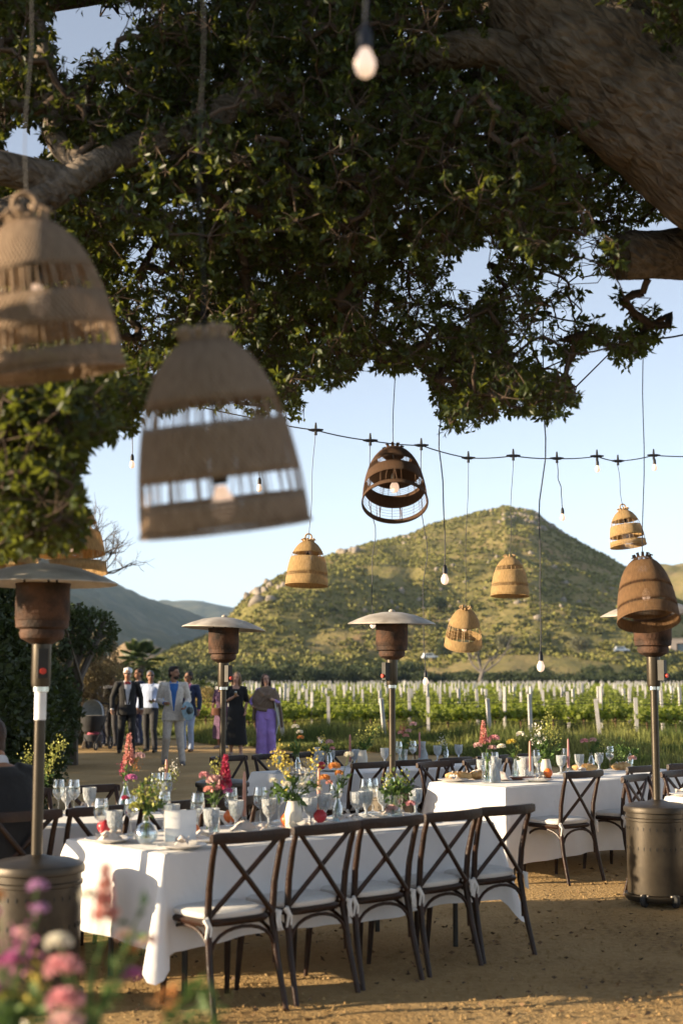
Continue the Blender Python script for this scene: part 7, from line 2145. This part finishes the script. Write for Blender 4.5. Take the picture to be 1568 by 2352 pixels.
hat = thing('wide_brim_hat', 'translucent wide brimmed hat held at the side of the guest in oatmeal linen', 'hat', wrist(p_beige, 0.27, -0.20, 0.98, 1.84), R(8))
hm = (Matrix.Rotation(R(48), 3, 'Z') @ Matrix.Rotation(R(82), 3, 'X')) * 0.74
mb = MB(); mb.lathe([(0.09, 0.0), (0.19, -0.012), (0.235, -0.03), (0.24, -0.028), (0.19, -0.006), (0.09, 0.006)], 28, (0, 0, 0), hm); mb.build('brim', mat('hat_straw_blue', (0.20, 0.30, 0.36), 0.7, 0.2, 20), hat)
mb = MB(); mb.lathe([(0.092, 0.004), (0.088, 0.06), (0.07, 0.1), (0.0, 0.11)], 20, (0, 0, 0), hm); mb.build('crown', mat('hat_dark_crown', (0.06, 0.08, 0.08), 0.7, 0.2, 20), hat)
bagp = wrist(p_hid, 0.0, -0.22, 0.82, 1.66)
bag = thing('handbag', 'brown handbag beside the heater pole at the hidden guest', 'handbag', bagp)
mb = MB(); mb.loft([ring((0, 0, z), rx, 0.05, 14) for z, rx in ((0, 0.11), (0.06, 0.125), (0.14, 0.115), (0.17, 0.10))]); mb.build('bag_body', fab('brown_leather', (0.13, 0.05, 0.025)), bag)
mb = MB(); mb.tube([(0.09 * math.cos(a), 0, 0.16 + 0.14 * math.sin(a)) for a in np.linspace(0, math.pi, 11)], 0.007, 6); mb.build('bag_handle', fab('brown_leather_strap', (0.13, 0.05, 0.025)), bag)

# stroller
st = thing('stroller', 'black baby stroller with a pale grey canopy beside the bush', 'stroller', gp(213, 1722), R(-15))
mb = MB()
hb = []
for j in range(7):
    a = R(-15 + 110 * j / 6)
    hb.append([(0.26 * math.cos(q), -0.02 + math.cos(a) * 0.34 * math.sin(q) * 1.0 - 0.05, 0.78 + math.sin(a) * 0.36 * math.sin(q) ** 0.7) for q in np.linspace(0.001, math.pi - 0.001, 12)])
mb.add([p for r_ in hb for p in r_], [(j * 12 + i, j * 12 + i + 1, (j + 1) * 12 + i + 1, (j + 1) * 12 + i) for j in range(6) for i in range(11)])
mb.build('canopy', fab('grey_canopy', (0.30, 0.34, 0.38)), st)
mb = MB(); mb.loft([ring((0, y, z), rx, ry, 16) for y, z, rx, ry in ((-0.06, 0.42, 0.19, 0.22), (-0.04, 0.55, 0.24, 0.30), (0.0, 0.72, 0.26, 0.33), (0.0, 0.78, 0.25, 0.32))], True); mb.build('carrycot', black, st)
for s in (-1, 1):
    mb = MB(); mb.tube([(s * 0.24, -0.42, 0.14), (s * 0.24, 0.05, 0.55), (s * 0.22, 0.42, 1.02)], 0.014, 8); mb.build('frame_tube', M['darkmetal'], st)
    mb = MB(); mb.tube([(s * 0.24, 0.36, 0.16), (s * 0.24, -0.05, 0.55)], 0.014, 8); mb.build('frame_tube', M['darkmetal'], st)
    for y, r_ in ((-0.42, 0.10), (0.36, 0.145)):
        mb = MB(); mb.lathe([(r_ * 0.6, -0.018), (r_, -0.016), (r_ + 0.006, 0), (r_, 0.016), (r_ * 0.6, 0.018)], 18, (s * 0.27, y, r_ + 0.006), Matrix.Rotation(R(90), 3, 'Y'), close=True); wh = mb.build('wheel', M['rubber'], st)
        mb = MB()
        for q in range(5):
            a = q * 1.257
            mb.tube([(s * 0.27, y, r_ + 0.006), (s * 0.27, y + r_ * 0.7 * math.cos(a), r_ + 0.006 + r_ * 0.7 * math.sin(a))], 0.008, 5)
        mb.build('spokes', M['steel'], wh)
mb = MB(); mb.tube([(-0.22, 0.42, 1.02), (0, 0.45, 1.05), (0.22, 0.42, 1.02)], 0.017, 8); mb.build('push_handle', M['rubber'], st)
mb = MB(); mb.loft([ring((0, 0.02, z), 0.20, 0.24, 14) for z in (0.20, 0.23, 0.34)]); mb.build('basket', charcoal, st)
mb = MB(); mb.ell((0.02, 0.0, 0.36), (0.15, 0.16, 0.06), 12, 8, None, 0.3, 3)
o = mb.build('pink_blanket', fab('pink_blanket', (0.50, 0.10, 0.16)), None); o.location = st.location; o.rotation_euler = st.rotation_euler; tag(o, 'crumpled pink blanket stowed in the stroller basket', 'blanket')

# the seated guest at the edge of the picture, seen from behind
A = TAB['side'][0]
sp = frame_at(A, 0.735, 0.0)
seated = thing('person', 'seated person in a dark suit with white collar seen from behind at the frame edge', 'person', (sp.x, sp.y, 0), RZ0)
b = MB()
b.loft([ring((0, y, z), rx, ry) for y, z, rx, ry in ((-0.06, 0.50, 0.18, 0.14), (-0.08, 0.62, 0.16, 0.12), (-0.06, 0.80, 0.165, 0.12), (0.0, 0.98, 0.19, 0.12), (0.04, 1.08, 0.17, 0.10), (0.06, 1.14, 0.08, 0.07))])
b.tube([(0, 0.06, 1.12), (0.0, 0.10, 1.20)], [0.06, 0.056], 12)
hc = Vector((-0.01, 0.15, 1.29))
b.ell(hc, (0.078, 0.098, 0.115), 16, 12)
b.tube([(-0.02, 0.235, 1.29), (-0.02, 0.265, 1.265), (-0.02, 0.24, 1.25)], [0.01, 0.016, 0.012], 8)
SJ = {}
for s in (-1, 1):
    b.ell(hc + Vector((s * 0.08, -0.01, -0.01)), (0.012, 0.022, 0.032), 8, 8)
    sh, el, wr = Vector((s * 0.20, 0.02, 1.06)), Vector((s * 0.27, 0.12, 0.84)), Vector((s * 0.16, 0.34, 0.80))
    SJ[s] = (sh, el, wr)
    b.tube([(s * 0.1, 0.03, 1.08), sh, (sh + el) / 2, el, (el + wr) / 2, wr], [0.06, 0.058, 0.047, 0.038, 0.038, 0.027], 12)
    hand(b, wr, (wr - el), (0, 0, -1), 0.3, 1.0)
    b.tube([(s * 0.09, -0.04, 0.56), (s * 0.12, 0.20, 0.56), (s * 0.12, 0.36, 0.53), (s * 0.12, 0.38, 0.28), (s * 0.12, 0.36, 0.07), (s * 0.12, 0.46, 0.04)], [0.095, 0.085, 0.06, 0.055, 0.038, 0.032], 12)
remeshed('body', b, 0.0105, M['skintan'], seated, 2)
j = MB()
j.loft([ring((0, y, z), rx, ry) for y, z, rx, ry in ((-0.07, 0.505, 0.215, 0.165), (-0.09, 0.62, 0.19, 0.145), (-0.07, 0.80, 0.195, 0.145), (-0.005, 0.98, 0.215, 0.14), (0.035, 1.085, 0.19, 0.115), (0.055, 1.13, 0.09, 0.08))])
for s in (-1, 1):
    sh, el, wr = SJ[s]
    j.tube([(s * 0.1, 0.03, 1.08), sh, (sh + el) / 2, el, (el + wr) / 2, wr], [0.075, 0.076, 0.064, 0.056, 0.05, 0.044], 14)
remeshed('jacket', j, 0.013, black, seated, 2)
j = MB()
for s in (-1, 1): j.tube([(s * 0.09, -0.04, 0.56), (s * 0.12, 0.20, 0.565), (s * 0.12, 0.37, 0.54), (s * 0.12, 0.385, 0.28), (s * 0.12, 0.36, 0.09)], [0.105, 0.10, 0.078, 0.068, 0.06], 14)
remeshed('trousers', j, 0.013, black, seated, 2)
mb = MB(); mb.lathe([(0.072, 0.0), (0.068, 0.035), (0.062, 0.05), (0.058, 0.05), (0.064, 0.0)], 18, (0, 0.07, 1.125), Matrix.Rotation(R(-22), 3, 'X'), close=True); mb.build('collar', whitef, seated)
hbm = MB(); hbm.ell(hc + Vector((0, -0.02, 0.025)), (0.086, 0.096, 0.105), 16, 12, None, 0.06, 2); hbm.ell(hc + Vector((0, -0.045, -0.04)), (0.076, 0.06, 0.08), 12, 10, None, 0.06, 3)
remeshed('hair', hbm, 0.011, mat('seated_hair', (0.035, 0.015, 0.008), 0.6, 0.25, 22, 0.5, 60), seated, 1)
for s in (-1, 1):
    mb = MB(); mb.tube([(s * 0.12, 0.33, 0.055), (s * 0.12, 0.42, 0.045), (s * 0.125, 0.52, 0.035)], [0.05, 0.046, 0.034], 12, flat=0.75); mb.build('shoe', M['rubber'], seated)
